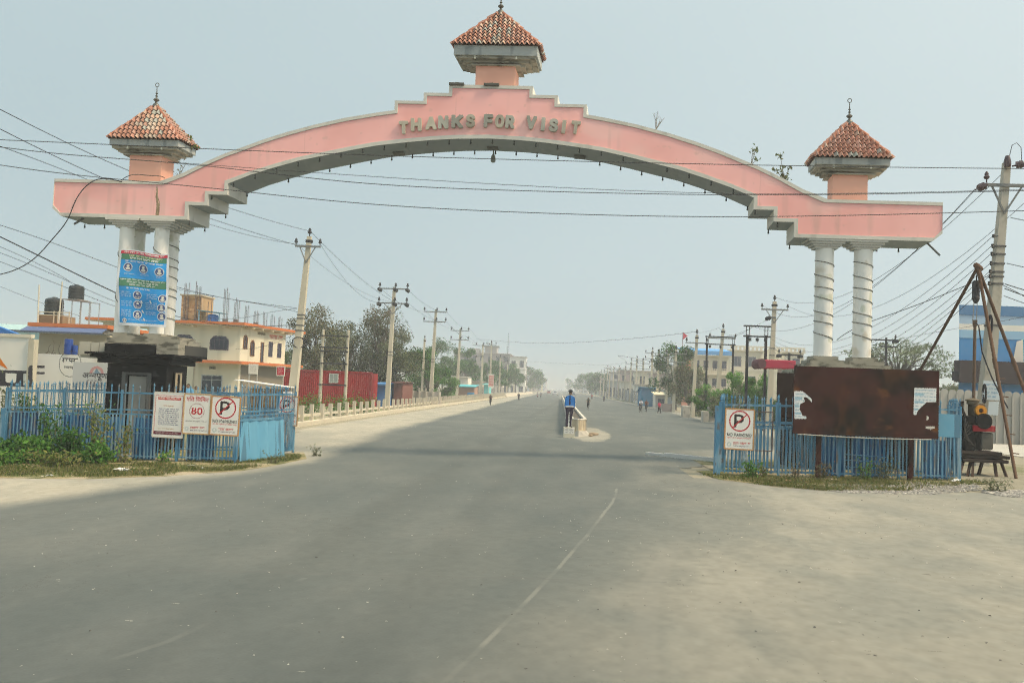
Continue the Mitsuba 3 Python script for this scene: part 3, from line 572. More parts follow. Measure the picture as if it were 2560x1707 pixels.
def sheetpanel(t, x0, x1, y, z0, z1, n=8, a=0.018, name='sheet_panel', mat='blue_sheet', lean=0.0, dirv=None):
    xs_ = np.linspace(0, 1, n * 4 + 1); m = MB(); dv = np.array([x1 - x0, 0.0]) if dirv is None else np.array(dirv); L = np.linalg.norm(dv); nn = np.array([-dv[1], dv[0]]) / L
    V = [(x0 + dv[0] * u + nn[0] * (a * math.sin(u * n * 2 * math.pi) + lean * h), y + dv[1] * u + nn[1] * (a * math.sin(u * n * 2 * math.pi) + lean * h), z) for h, z in ((0, z0), (1, z1)) for u in xs_]
    k = len(xs_); m.add(V, [[i, i + 1, k + i + 1, k + i] for i in range(k - 1)]); V2 = np.array(V) + np.array([nn[0], nn[1], 0]) * 0.006
    m.add(V2, [[i + 1, i, k + i, k + i + 1] for i in range(k - 1)])
    return part(t, name, m, mat)
sheetpanel(FL, -15.6, -14.55, 25.05, 0.0, 1.28, 9)
for xa, xb in ((-14.3, -13.3), (-13.0, -12.5), (-12.2, -11.5), (-10.6, -9.8)): sheetpanel(FL, xa, xb, 25.4, 0.02, 1.22, max(3, int((xb - xa) / .13)))
part(FL, 'corner_post', MB().box(-15.86, -15.72, 24.93, 25.07, -0.1, 1.36), 'blue_paint')
g1, g2 = np.array([-8.92, 25.1]), np.array([-8.32, 27.3])
k_ = sheetpanel(FL, g1[0], 0, g1[1], 0.12, 1.25, 5, 0.03, 'gate_leaf', 'gate_blue', 0.10, g2 - g1)
labels[k_] = {'label': 'solid blue sheet gate leaning out at the corner'}
part(FL, 'gate_rail', MB().beam([g1[0] - .1, g1[1], 1.27], [g2[0] - .1, g2[1], 1.30], 0.05, 0.06), 'blue_paint')
part(FR, 'corner_panel', MB().box(4.30, 4.40, 24.86, 25.12, 0.28, 2.22), 'blue_paint', label='solid blue end panel of the fence')
part(FR, 'upper_panel', MB().box(10.13, 10.79, 24.86, 24.885, 1.62, 2.24), 'gate_blue', label='light blue sheet on the top right of the fence')
for xa, xb in ((7.2, 7.9), (8.1, 9.0), (10.0, 10.7)): sheetpanel(FR, xa, xb, 25.35, 0.42, 1.5, 5)
part(FR, 'cross_grille', MB().beam([7.75, 24.87, 1.05], [8.85, 24.87, 1.02], .02, .02).beam([7.75, 24.87, 0.9], [8.9, 24.87, 0.88], .02, .02).beam([7.8, 24.87, 0.72], [8.7, 24.87, 0.70], .02, .02), 'blue_paint')
part(FL, 'cross_grille', MB().beam([-12.2, 24.97, 0.95], [-10.6, 24.97, 0.98], .02, .02).beam([-12.2, 24.97, 0.8], [-10.6, 24.97, 0.83], .02, .02).beam([-10.8, 24.97, 0.42], [-9.1, 24.97, 0.45], .02, .02), 'blue_paint')

# signs tied to the fences
NS, S, w, h = signboard('notice_board', 'white notice board with red border and dense small print on the fence', 'sign', -11.40, -10.54, 1.985, 0.735, 24.90, (0.66, 0.62, 0.56), tilt=-0.012)
r_ = random.Random(2); fw = 0.012
prn(NS, 'red_border', S, [sg.box(.03, .09, w - .03, h - .075).difference(sg.box(.03 + fw, .09 + fw, w - .03 - fw, h - .075 - fw)), sg.box(.10, h - .20, w - .10, h - .125)], (0.52, 0.06, 0.05))
prn(NS, 'header_print', S, [scrawl(.13, w - .13, h - .185, .042, r_)], WHITE_, 0.007)
prn(NS, 'subheading', S, [scrawl(.27, w - .30, h - .395, .04, r_)], (0.55, 0.30, 0.16)); prn(NS, 'closing_line', S, [scrawl(.15, w - .25, .22, .03, r_)], (0.50, 0.34, 0.20))
prn(NS, 'small_print', S, [scrawl(.14, w - .13 - (0.2 if i == 10 else 0), h - .475 - i * .055, .030, r_) for i in range(9)], (0.10, 0.11, 0.22))
prn(NS, 'bottom_band', S, [sg.box(.04, .075, w - .04, .165)], MAROON, 0.005); prn(NS, 'bottom_print', S, [scrawl(.09, w - .1, .105, .03, r_)], (0.55, 0.45, 0.45), 0.008)
numerals = fitw(textpoly('80', .18), .315).buffer(.002); numerals = numerals.difference(sg.box(-.095, .035, -.058, .12))   # the first numeral is open at the top
SP, S, w, h = signboard('speed_limit_sign', 'white speed limit sign with red numerals in a ring, between two other signs', 'sign', -10.53, -9.77, 1.975, 0.865, 24.88, (0.55, 0.36, 0.18), tilt=-0.008)
prn(SP, 'lettering', S, [tr2(glyph('speed', 0.15), w * .5, h - .13)], RED)
prn(SP, 'ring', S, [ring(w * .5, h * .575, .215, .012)], (0.30, 0.06, 0.07)); prn(SP, 'numerals', S, [tr2(numerals, w * .5, h * .575)], RED, 0.005)
prn(SP, 'small_print', S, [scrawl(.07, w - .08, h * .30, .03, r_)], (0.2, 0.17, 0.16)); prn(SP, 'red_print', S, [scrawl(.22, w - .06, h * .125, .06, r_)], (0.5, 0.08, 0.08))
prn(SP, 'dark_print', S, [scrawl(.22, w - .06, h * .07, .03, r_)], (0.16, 0.14, 0.2)); prn(SP, 'emblem', S, [ring(.12, h * .12, .055, .022)], (0.5, 0.58, 0.6))
no_parking('no parking sign beside the speed limit sign on the left fence', -9.74, -8.93, 1.94, 0.87, 24.86, 4, -0.02)
no_parking('no parking sign half hidden behind the far rail of the left fence', at(692, 1000, 29.2)[0], at(745, 1000, 29.2)[0], 1.93, 0.98, 29.2, 5, -0.01)
no_parking('no parking sign at the left end of the right fence', 4.535, 5.305, 2.155, 1.07, 24.84, 6, -0.012)
solo('empty_frame', 'rusty empty sign frame hanging beside the right no parking sign', 'frame', MB().beam([5.36, 24.86, 2.1], [5.82, 24.86, 2.1], .025, .025).beam([5.82, 24.86, 2.12], [5.82, 24.86, 1.05], .025, .025).beam([5.82, 24.86, 1.05], [5.36, 24.86, 1.05], .025, .025), 'matte', (0.14, 0.10, 0.09))

# the banner tied to the left columns
BW, BH = 1.57, 2.40
def bsurf(u, v, o):
    a, b = u / BW, v / BH
    top = np.array([-14.22, 28.07, 6.44]) * (1 - a) + np.array([-12.66, 28.07, 6.34]) * a; bot = np.array([-14.21, 28.07, 4.01]) * (1 - a) + np.array([-12.61, 28.07, 3.985]) * a
    p = bot * (1 - b) + top * b
    p[0] += -0.05 * math.sin(b * math.pi) * (1 - a) + 0.035 * math.sin(b * 5 + 1) * (1 - a) + 0.03 * math.sin(b * 3.3) * a
    p[1] += -0.03 * math.sin(a * 9.2 + b * 2.0) - 0.015 * math.sin(b * 14 + a * 4) - o
    p[2] += 0.03 * math.sin(a * 6.3) * b
    return p
BN = thing('banner', 'blue vinyl health banner with round pictures tied round the left columns', 'banner')
m = MB(); grid_patch(m, bsurf, 0, BW, 0, BH, 0.0, 24, 30); put(BN, m, 'gloss', (0.72, 0.76, 0.80), smooth=True, jit=0.02)
def bprn(name, polys, c, off=0.006, seg=0.06): prn(BN, name, bsurf, polys, c, off, seg, 'gloss')
m = MB(); grid_patch(m, bsurf, .07, BW - .07, .09, BH - .05, 0.006, 22, 30); part(BN, 'blue_ground', m, 'gloss', (0.02, 0.31, 0.74), smooth=True, jit=0.12)
m = MB(); grid_patch(m, bsurf, .04, BW - .04, BH - .13, BH - .03, .011, 22, 2); part(BN, 'red_band', m, 'gloss', (0.55, 0.05, 0.08), jit=.0)
for z0, z1 in ((BH - .31, BH - .135), (1.24, 1.50)):
    m = MB(); grid_patch(m, bsurf, .07, BW - .07, z0, z1, .011, 22, 4); part(BN, 'green_band', m, 'gloss', (0.075, 0.23, 0.13), jit=.0)
bprn('white_print', [scrawl(.14, BW - .12, BH - .105, .05, r_), scrawl(.33, BW - .3, BH - .295, .06, r_), scrawl(.2, BW - .15, BH - .39, .05, r_), scrawl(.12, BW - .12, 1.435, .042, r_), scrawl(.3, BW - .3, 1.355, .045, r_), scrawl(.38, BW - .4, 1.275, .045, r_), scrawl(.3, BW - .5, 1.16, .045, r_)], (0.78, 0.80, 0.78), 0.017)
bprn('yellow_print', [scrawl(.30, BW - .14, BH - .215, .055, r_)], (0.62, 0.60, 0.36), 0.017)
bprn('pale_print', [scrawl(x0, x1, z - i * .062, .032, r_) for x0, x1, z, n_ in ((.12, .43, 1.04, 3), (.92, 1.30, 1.02, 3), (.12, .45, .74, 3), (.88, 1.26, .74, 4), (.12, .43, .47, 4), (.88, 1.25, .44, 2), (.2, .5, 1.62, 1), (.68, .98, 1.63, 1), (1.2, 1.42, 1.60, 1), (.35, 1.3, .17, 1)) for i in range(n_)], (0.50, 0.66, 0.78), 0.017)
CIR = [(.30, 1.85, .135), (.79, 1.84, .15), (1.30, 1.80, .145), (.62, .98, .135), (1.42, .93, .13), (.62, .68, .13), (1.40, .62, .135), (.62, .36, .135), (1.42, .34, .14), (.24, .16, .07)]
for x, y, q in CIR: bprn('picture_rim', [ring(x, y, q, .022)], (0.68, 0.72, 0.75), 0.017)
for x, y, q in CIR: bprn('picture_ground', [sg.Point(x, y).buffer(q - .018, 6)], (0.06, 0.10, 0.25), 0.012)
for x, y, q in CIR: bprn('picture_figure', [sg.Point(x, y + q * .28).buffer(q * .33, 5).union(affinity.scale(sg.Point(x, y - q * .32).buffer(q * .5, 5), 1, .62))], (0.62, 0.62, 0.58), 0.016)
bprn('mouse_marks', [affinity.rotate(sg.box(x - .02, y - .05, x + .02, y + .05), a) for x, y, a in ((.75, .78, 30), (1.05, .80, 20), (.78, .47, 35), (.84, .22, 40))], (0.75, 0.75, 0.73), 0.018)

# the rusty billboard
BB = thing('billboard', 'large rusty brown steel billboard with torn white papers', 'billboard')
bx0, bx1, bz0, bz1 = 6.29, 10.09, 1.565, 3.375
put(BB, MB().box(bx0, bx1, 24.55, 24.585, bz0, bz1), 'rusty_sheet')
fr = MB()
for zz in (bz0 + .03, (bz0 + bz1) / 2, bz1 - .03): fr.beam([bx0 + .01, 24.61, zz], [bx1 - .01, 24.61, zz], .045, .05)
for xx in (bx0 + .03, bx1 - .03): fr.beam([xx, 24.61, bz0 + .06], [xx, 24.61, bz1 - .06], .05, .045, up=(0, 1, 0))
part(BB, 'back_frame', fr, 'rusty_sheet')
t_ = np.linspace(0, 1, 14); lip = [(bx0 + .12 + (bx1 - bx0 - .3) * a, 24.53, bz0 - .012 - .03 * math.sin(a * math.pi)) for a in t_]
part(BB, 'bent_bottom_edge', MB().tube(lip, 0.013, 5), 'matte', (0.55, 0.54, 0.49), label='bare pale edge of the sheet')
for xx in (7.0, 9.42): part(BB, 'leg', MB().beam([xx, 24.67, float(gz(xx, 24.6)) - .2], [xx, 24.67, bz1 - .1], .13, .09, up=(0, 1, 0)), 'rusty_sheet')
bs = flat((bx0, 24.55, bz1), (1, 0, 0), (0, 0, 1), (0, -1, 0))
def zp(pts): # points measured on the enlarged photograph of the billboard
    q = [at(1960 + x / 4.61, 880 + y / 4.61, 24.55) for x, y in pts]; return sg.Polygon([(p[0] - bx0, p[2] - bz1) for p in q]).buffer(0)
PL = zp([(115, 450), (215, 450), (320, 540), (320, 580), (270, 525), (225, 520), (240, 570), (185, 600), (180, 660), (215, 735), (255, 738), (258, 768), (120, 768)])
PR = zp([(1500, 412), (1755, 418), (1752, 575), (1640, 578), (1545, 670), (1520, 725), (1492, 720)])
for nm, lb, pg, sd in (('left', 'torn white poster on the left edge of the billboard', PL, 1), ('right', 'torn white poster with blue print on the right of the billboard', PR, 2)):
    k_ = thing('torn_poster', lb, 'poster'); m = MB(); patch(m, bs, pg, 0.006); put(k_, m, 'matte', (0.70, 0.72, 0.72), jit=0.05)
    x0, y0, x1, y1 = pg.bounds; r2 = random.Random(sd); ln = [scrawl(x0 + .03, x1 - .03, y, .035, r2) for y in np.arange(y0 + .05, y1 - .05, .085)]
    prn(k_, 'print', bs, [g.intersection(pg.buffer(-.01)) for g in ln], (0.25, 0.42, 0.55), 0.009)
    prn(k_, 'blue_bands', bs, [sg.box(x0, y, x0 + (x1 - x0) * .45, y + .06).intersection(pg.buffer(-.01)) for y in np.arange(y0 + .12, y1 - .05, .2)], (0.35, 0.52, 0.62), 0.0075)
for lb, pts in (('small hooked white paper scrap under the right torn poster', [(1640, 730), (1665, 745), (1668, 770), (1640, 790), (1645, 760)]), ('pale flat paper scrap near the lower right corner of the billboard', [(1630, 855), (1735, 855), (1738, 878), (1690, 885), (1690, 905), (1680, 885), (1632, 880)])):
    k_ = thing('paper_scrap', lb, 'paper', 'paper scraps left on the billboard'); m = MB(); patch(m, bs, zp(pts), 0.006); put(k_, m, 'matte', (0.62, 0.60, 0.55))

# ---------------------------------------------------------------- the black clad guard booth under the left columns, the plinth under the right ones
BO = thing('guard_booth', 'black stone clad guard booth with stepped canopy under the left columns', 'booth')
bz = 0.0
put(BO, MB().box(-14.30, -13.70, 27.80, 29.35, bz - .3, 2.78).box(-12.94, -12.38, 27.80, 29.35, bz - .3, 2.78).box(-13.70, -12.94, 27.80, 29.35, 2.45, 2.78).box(-13.70, -12.94, 27.90, 29.35, bz - .3, 2.45), 'black_stone')
for xx in (-13.73, -12.91): part(BO, 'door_jamb', MB().box(xx - .06, xx + .06, 27.74, 27.9, bz - .2, 2.52), 'matte', (0.12, 0.12, 0.115))
part(BO, 'door_head', MB().box(-13.66, -12.98, 27.76, 27.9, 2.44, 2.52), 'matte', (0.10, 0.10, 0.095))
part(BO, 'door', MB().box(-13.60, -13.04, 27.86, 27.895, bz - .2, 2.40), 'matte', (0.36, 0.35, 0.32), jit=0.2)
sd = part(BO, 'side_niche', MB().box(-12.40, -12.365, 28.35, 28.95, bz, 2.55), 'matte', (0.36, 0.31, 0.22))
part(BO, 'niche_bar', MB().box(-12.37, -12.33, 28.62, 28.72, bz, 2.50).box(-12.37, -12.33, 28.28, 28.36, bz, 2.58), 'black_stone')
for i, (o, za, zb_) in enumerate(((0.48, 3.045, 3.115), (0.36, 2.955, 3.04), (0.20, 2.79, 2.95))):
    part(BO, 'canopy_step', MB().box(-14.34 - o, -12.38 + o * .85, 27.80 - o, 29.35 + o * 1.3, za, zb_), 'black_stone')
part(BO, 'parapet_core', MB().box(-14.40, -12.45, 27.80, 29.5, 3.115, 3.42), 'old_stone')
for xa, xb in ((-14.42, -13.74), (-13.73, -12.76)): part(BO, 'parapet_tile', MB().box(xa, xb, 27.765, 27.80, 3.13, 3.41), 'black_stone')
part(BO, 'parapet_block', MB().box(-12.74, -12.05, 27.78, 28.3, 3.118, 3.44), 'old_stone', label='bare mortar block where a parapet tile is missing')
part(BO, 'side_parapet', MB().tm(mtm(rbox(-12.12, -12.06, 28.35, 30.2, 3.12, 3.45, .01))), 'matte', (0.075, 0.075, 0.07), label='grey black parapet slab along the right side')
part(BO, 'left_parapet', MB().box(-15.32, -14.95, 27.9, 27.96, 3.02, 3.44).box(-14.93, -14.68, 27.9, 27.96, 3.04, 3.42).box(-14.66, -14.45, 27.9, 27.96, 3.05, 3.44).box(-15.3, -14.45, 27.96, 29.4, 2.93, 3.05), 'matte', (0.42, 0.40, 0.33), jit=0.15, label='pale unclad parapet blocks on the left')
mb = MB().box(-14.45, -12.05, 27.92, 29.6, 3.442, 3.60).box(-14.32, -12.2, 28.02, 29.5, 3.60, 3.70); part(BO, 'column_base', mb, 'old_stone')
for x in (-14.2, -13.04):
    for y in (28.35, 29.12): part(BO, 'column_plinth', MB().box(x - .29, x + .29, y - .29, y + .29, 3.70, 3.775), 'old_stone')
PT = thing('arch_plinth', 'dark stone plinth under the right columns, hidden by the rusty billboard', 'plinth')
put(PT, MB().box(7.10, 10.55, 27.75, 29.3, 0.2, 3.10), 'black_stone')
part(PT, 'canopy', MB().box(7.03, 10.9, 27.5, 29.5, 3.104, 3.30).box(7.12, 10.8, 27.6, 29.4, 3.302, 3.40).box(7.5, 10.1, 27.9, 29.2, 3.40, 3.47), 'old_stone')
part(PT, 'side_board', MB().box(6.50, 7.05, 27.30, 27.36, 1.9, 3.25), 'matte', (0.03, 0.018, 0.015), label='dark board on the left corner of the plinth')
# ---------------------------------------------------------------- buildings
def window(t, P, U, N, w, h, arch=0.0, frame=(0.16, 0.09, 0.06), mull=1, trans=0, pane='dark_glass', fw=0.07, name='window'):
    # P = lower left corner on the wall, U along the wall, N out of it
    P, U, N = (np.asarray(a, float) for a in (P, U, N)); Z = np.array([0, 0, 1.0])
    g = sg.box(0, 0, w, h)
    if arch > 0: g = sg.Polygon([(0, 0), (w, 0), (w, h - arch), (w - arch * .9, h), (arch * .9, h), (0, h - arch)])
    S = lambda u, v, o: P + U * u + Z * v + N * o
    def slab(poly, o0, o1):
        m = MB()
        for q in getattr(poly, 'geoms', [poly]):
            e = trimesh.creation.extrude_polygon(q, o1 - o0, engine='earcut'); v = np.array(e.vertices)
            m.add(np.array([S(a, b, o0 + c) for a, b, c in v]), np.array(e.faces) if np.dot(np.cross(U, Z), N) > 0 else np.array(e.faces)[:, ::-1])
        return m
    inner = g.buffer(-fw, join_style=2); fr = g.difference(inner)
    for i in range(mull): x = w * (i + 1) / (mull + 1); fr = fr.union(sg.box(x - fw / 3, fw, x + fw / 3, h - fw * .5).intersection(g))
    for i in range(trans): z = h * (0.72 if trans == 1 else (i + 1) / (trans + 1)); fr = fr.union(sg.box(fw * .5, z - fw / 3, w - fw * .5, z + fw / 3))
    k = part(t, name, slab(fr, -0.02, 0.05), 'matte', frame)
    part(k, 'pane', slab(g.buffer(-fw * .5, join_style=2), -0.02, 0.012), pane)
    return k
FX, FN = (1, 0, 0), (0, -1, 0)
ORANGE = (0.60, 0.19, 0.07)

# cream two-storey house
HC = thing('cream_house', 'cream two-storey house with orange roof edge and rusty rods sticking up from the roof', 'house')
a_ = math.atan2(7, 1.26); hu = np.array([math.cos(a_), math.sin(a_), 0]); hn = np.array([math.sin(a_), -math.cos(a_), 0]); hc = np.array([-23.9, 66, 0.0])
def HP(s, z, o=0.0): p = hc + hu * s + hn * o; return np.array([p[0], p[1], z])
Wd = 10.6
foot = [(hc[0] - Wd, 66), (hc[0], 66), tuple(HP(7.1, 0)[:2]), (HP(7.1, 0)[0] - Wd, HP(7.1, 0)[1])]
def prism(poly, z0, z1):
    g = sg.Polygon(poly) if not hasattr(poly, 'area') else poly
    e = trimesh.creation.extrude_polygon(g, z1 - z0, engine='earcut'); e.apply_translation([0, 0, z0]); return e
put(HC, MB().tm(prism(foot, 0, 6.25)), 'cream_paint')
rp = sg.Polygon([(foot[0][0] - .9, 65.0), (foot[1][0] + .6, 65.0), (foot[2][0] + 1.0, foot[2][1] + 2.2), (foot[3][0] - .9, foot[3][1] + .9)])
part(HC, 'roof_slab', MB().tm(prism(rp.buffer(-.06, join_style=2), 6.26, 6.42)), 'matte', (0.60, 0.55, 0.42))
part(HC, 'roof_edge', MB().tm(prism(rp.difference(rp.buffer(-.12, join_style=2)), 6.32, 6.52)), 'matte', ORANGE, jit=0.12)
for s in (0.6, 2.0, 3.6, 5.2, 6.6): part(HC, 'roof_bracket', MB().beam(HP(s, 6.17), HP(s, 6.17, .75), .14, .16), 'matte', (0.60, 0.50, 0.34))
for s in (1, 3.4, 5.8, 8.2): part(HC, 'roof_bracket', MB().beam([hc[0] - s, 66, 6.17], [hc[0] - s, 65.2, 6.17], .14, .16), 'matte', (0.60, 0.50, 0.34))
lo_ = sg.Polygon([(hc[0] - 3.2, 65.0), (hc[0] + .5, 65.0), tuple(HP(8.4, 0, .95)[:2]), tuple(HP(8.4, 0, 0)[:2]), (hc[0], 66), (hc[0] - 3.2, 66)])
part(HC, 'lower_slab', MB().tm(prism(lo_, 3.42, 3.54)), 'matte', (0.58, 0.52, 0.38)); part(HC, 'lower_slab_edge', MB().tm(prism(lo_.buffer(.05, join_style=2).difference(lo_.buffer(-.04, join_style=2)), 3.45, 3.66)), 'matte', ORANGE, jit=0.12)
PURP = (0.10, 0.085, 0.13)
window(HC, (-26.2, 66, 4.45), FX, FN, 1.42, 1.05, .3, PURP, 3, 1); window(HC, (-28.9, 66, 4.45), FX, FN, 1.42, 1.05, .3, PURP, 3, 1); window(HC, (-31.6, 66, 4.45), FX, FN, 1.42, 1.05, .3, PURP, 3, 1)
window(HC, (-26.7, 66, 1.25), FX, FN, 1.6, 1.32, 0, (0.42, 0.45, 0.47), 1, 1); window(HC, (-26.15, 66, 3.0), FX, FN, .5, .23, 0, (0.3, 0.28, 0.22), 3, 0, name='vent')
WOOD = (0.20, 0.10, 0.06)
for s, z, w, h, ar, fc, mu, nm, pn in ((0.05 + .35, 4.62, .6, 1.05, .22, WOOD, 1, 'window', 'dark_glass'), (1.45, 4.12, .62, 1.24, .24, WOOD, 1, 'window', 'dark_glass'), (3.05, 3.68, .45, 1.6, 0, WOOD, 0, 'door', 'dark_glass'), (4.3, 4.2, .62, 1.2, 0, PURP, 1, 'window', 'dark_glass'), (5.75, 4.18, .62, 1.18, 0, PURP, 1, 'window', 'dark_glass'), (2.5, 5.84, 1.1, .2, 0, (0.25, 0.22, 0.15), 5, 'vent', 'dark_glass')):
    window(HC, HP(s, z), hu, hn, w, h, ar, fc, mu, 0, pn, name=nm)
hs = flat(HP(4.35, 5.62), hu, (0, 0, 1), hn); m = MB(); patch(m, hs, scrawl(0, 2.2, 0, .33, r_), .02); part(HC, 'painted_sign', m, 'matte', (0.55, 0.13, 0.09), label='red painted lettering under the roof edge')
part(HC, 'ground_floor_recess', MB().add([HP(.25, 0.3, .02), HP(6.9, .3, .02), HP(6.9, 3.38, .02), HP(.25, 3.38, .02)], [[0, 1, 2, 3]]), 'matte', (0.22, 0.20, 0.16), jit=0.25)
part(HC, 'drain_pipe', MB().tube([(-27.3, 65.94, 0.3), (-27.3, 65.94, 3.4)], .045, 6), 'matte', (0.5, 0.46, 0.36))
for px, y0, hh, n_ in ((463, 0, 3.25, 5), (492, 0, 3.5, 5), (524, 0, 2.2, 2), (563, 0, 2.9, 4), (590, 0, 2.2, 4), (617, 0, 1.9, 3), (640, 0, 1.6, 4), (664, 0, 1.5, 3), (683, 0, 1.35, 3), (702, 0, 1.2, 3)):
    p = at(px, 800, 68 if px < 600 else 69.5 + (px - 600) * .03); m = MB()
    if n_ > 3: m.box(p[0] - .16, p[0] + .16, p[1] - .16, p[1] + .16, 6.4, 6.4 + .5)
    for i in range(n_):
        dx, dy = (i % 2 - .5) * .26, (i // 2 % 2 - .5) * .26; m.tube([(p[0] + dx, p[1] + dy, 6.4), (p[0] + dx + rng.uniform(-.03, .03), p[1] + dy, 6.4 + hh * rng.uniform(.8, 1.02))], .024, 5)
    part(HC, 'rebar_column', m, 'matte', (0.13, 0.11, 0.115))
BRK = [(0.42, 0.24, 0.12), (0.48, 0.29, 0.15), (0.36, 0.20, 0.11), (0.52, 0.35, 0.20)]
def brickwall(t, x0, x1, y, z0, z1, bw=0.24, bh=0.09, r=rng, gap=.012):
    # courses of single bricks laid over a mortar core (front face only)
    k = 0
    part(t, 'mortar', MB().box(x0, x1, y, y + .2, z0, z1), 'matte', (0.36, 0.32, 0.26))
    z = z0
    while z < z1 - bh * .6:
        x = x0 - (bw / 2 if k % 2 else 0)
        while x < x1 - .03:
            a, b = max(x, x0), min(x + bw - gap, x1)
            if b - a > .05: part(t, 'brick', MB().box(a, b, y - .012 - r.uniform(0, .006), y + .05, z, min(z + bh - gap, z1)), 'matte', r.choice(BRK), jit=.1)
            x += bw
        z += bh; k += 1
SR = thing('stair_room', 'unplastered brick stair room on the roof of the cream house', 'hut')
put(SR, MB().box(-29.5, -27.9, 68.2, 70.5, 6.52, 8.62), 'matte', (0.44, 0.30, 0.17)); brickwall(SR, -29.5, -27.9, 68.18, 6.53, 8.6, .34, .16); part(SR, 'roof_slab', MB().box(-29.6, -27.8, 68.05, 70.6, 8.621, 8.74), 'matte', (0.42, 0.36, 0.26))
TK = thing('blue_water_tank', 'blue plastic water tank under a sheet roof on the cream house', 'water tank'); tx = at(532, 790, 68.5)
put(TK, MB().lathe((tx[0], 68.5, 6.5), [(0.42, 0), (.45, .06), (.45, .3), (.42, .34), (.45, .38), (.45, .62), (.38, .72), (.15, .78)], 18), 'gloss', (0.03, 0.16, 0.50), smooth=40)
part(TK, 'shelter_roof', MB().beam([tx[0] - 1.0, 68.5, 7.52], [tx[0] + .9, 68.5, 7.36], 1.4, .05), 'matte', (0.10, 0.22, 0.30)); part(TK, 'shelter_post', MB().beam([tx[0] - .85, 67.9, 6.5], [tx[0] - .85, 67.9, 7.5], .07, .07).beam([tx[0] + .75, 67.9, 6.5], [tx[0] + .75, 67.9, 7.36], .07, .07), 'matte', (0.2, 0.35, 0.45), kind='stuff')

# low grey house with orange slab and blue fascia, tanks on its roof
HG = thing('grey_house', 'low grey house with an orange slab and blue fascia behind the white wall', 'house')
put(HG, MB().box(-29.85, -25.7, 50, 57, 0, 4.58), 'matte', (0.43, 0.40, 0.31), jit=.1)
part(HG, 'roof_slab', MB().box(-30.15, -25.5, 49.3, 57.3, 4.92, 5.13), 'matte', ORANGE, jit=.1)
m = MB().add([[-30.15, 49.25, 4.9], [-25.5, 49.25, 4.9], [-25.5, 48.6, 4.62], [-30.2, 48.6, 4.62], [-30.15, 49.25, 4.86], [-25.5, 49.25, 4.86], [-25.5, 48.6, 4.58], [-30.2, 48.6, 4.58]], [[0, 3, 2, 1], [4, 5, 6, 7], [3, 7, 6, 2], [0, 4, 7, 3], [1, 2, 6, 5]])
part(HG, 'fascia', m, 'matte', (0.13, 0.18, 0.33), jit=.15); part(HG, 'eave_board', MB().box(-30.6, -25.4, 48.5, 48.58, 4.53, 4.63), 'matte', (0.10, 0.12, 0.17))
part(HG, 'ceiling', MB().box(-29.85, -25.7, 49.3, 50, 4.6, 4.9), 'matte', (0.2, 0.19, 0.17))
part(HG, 'side_screen', MB().box(-30.25, -29.9, 49.2, 49.26, 3.9, 4.5), 'matte', (0.45, 0.62, 0.62), label='pale blue screen at the left corner')
part(HG, 'parapet', MB().box(-29.95, -28.55, 50, 51.4, 5.132, 5.6), 'matte', (0.30, 0.24, 0.15), jit=.2, label='brown unplastered parapet under the black tank')
rl = MB()
for z in (5.78, 5.62): rl.beam([-29.95, 49.9, z], [-28.05, 49.9, z], .05, .05)
for x in (-29.9, -29.0, -28.75, -28.1): rl.beam([x, 49.9, 5.13], [x, 49.9, 5.85], .05, .05)
part(HG, 'roof_railing', rl, 'matte', (0.55, 0.52, 0.40))
def tank(name, label, x, y, z, r, h):
    prof = [(r * .95, 0), (r, .04)]
    for i in range(4): prof += [(r, h * (.06 + .2 * i)), (r * 1.035, h * (.12 + .2 * i)), (r * 1.035, h * (.16 + .2 * i)), (r, h * (.22 + .2 * i))]
    prof += [(r * .97, h * .9), (r * .75, h * .97), (r * .35, h), (r * .3, h * 1.04)]
    return solo(name, label, 'water tank', MB().lathe((x, y, z), prof, 20), 'gloss', (0.025, 0.03, 0.032), smooth=40)
tank('black_water_tank', 'larger black water tank standing low behind the roof railing', at(135.5, 765, 50.8)[0], 50.8, 5.6, .50, 1.08)
tank('black_water_tank', 'black water tank raised on a tall rod stand', at(191, 732, 50.8)[0], 50.8, 6.62, .42, .84)
st = MB()
for x in (-28.75, -28.2, -27.7, -27.1):
    for y in (50.3, 51.3): st.tube([(x, y, 5.13), (x, y, 6.6 if x < -27.6 else 6.45)], .022, 5)
st.beam([-28.8, 50.3, 6.6], [-27.05, 50.3, 6.46], .04, .04).beam([-28.8, 51.3, 6.6], [-27.05, 51.3, 6.46], .04, .04).box(-28.8, -27.75, 50.25, 51.35, 6.575, 6.615)
solo('tank_stand', 'thin rod stand carrying the raised black tank', 'stand', st, 'matte', (0.30, 0.32, 0.32))
solo('standpipe', 'tall pale standpipe rising left of the black tanks', 'pipe', MB().tube([(-29.75, 49.6, 5.1), (-29.8, 49.6, 7.3)], .04, 6), 'matte', (0.62, 0.60, 0.50))
solo('standpipe', 'pale standpipe rising beside the raised black tank', 'pipe', MB().tube([(-28.42, 49.4, 4.6), (-28.35, 49.4, 7.5)], .04, 6), 'matte', (0.62, 0.60, 0.50))

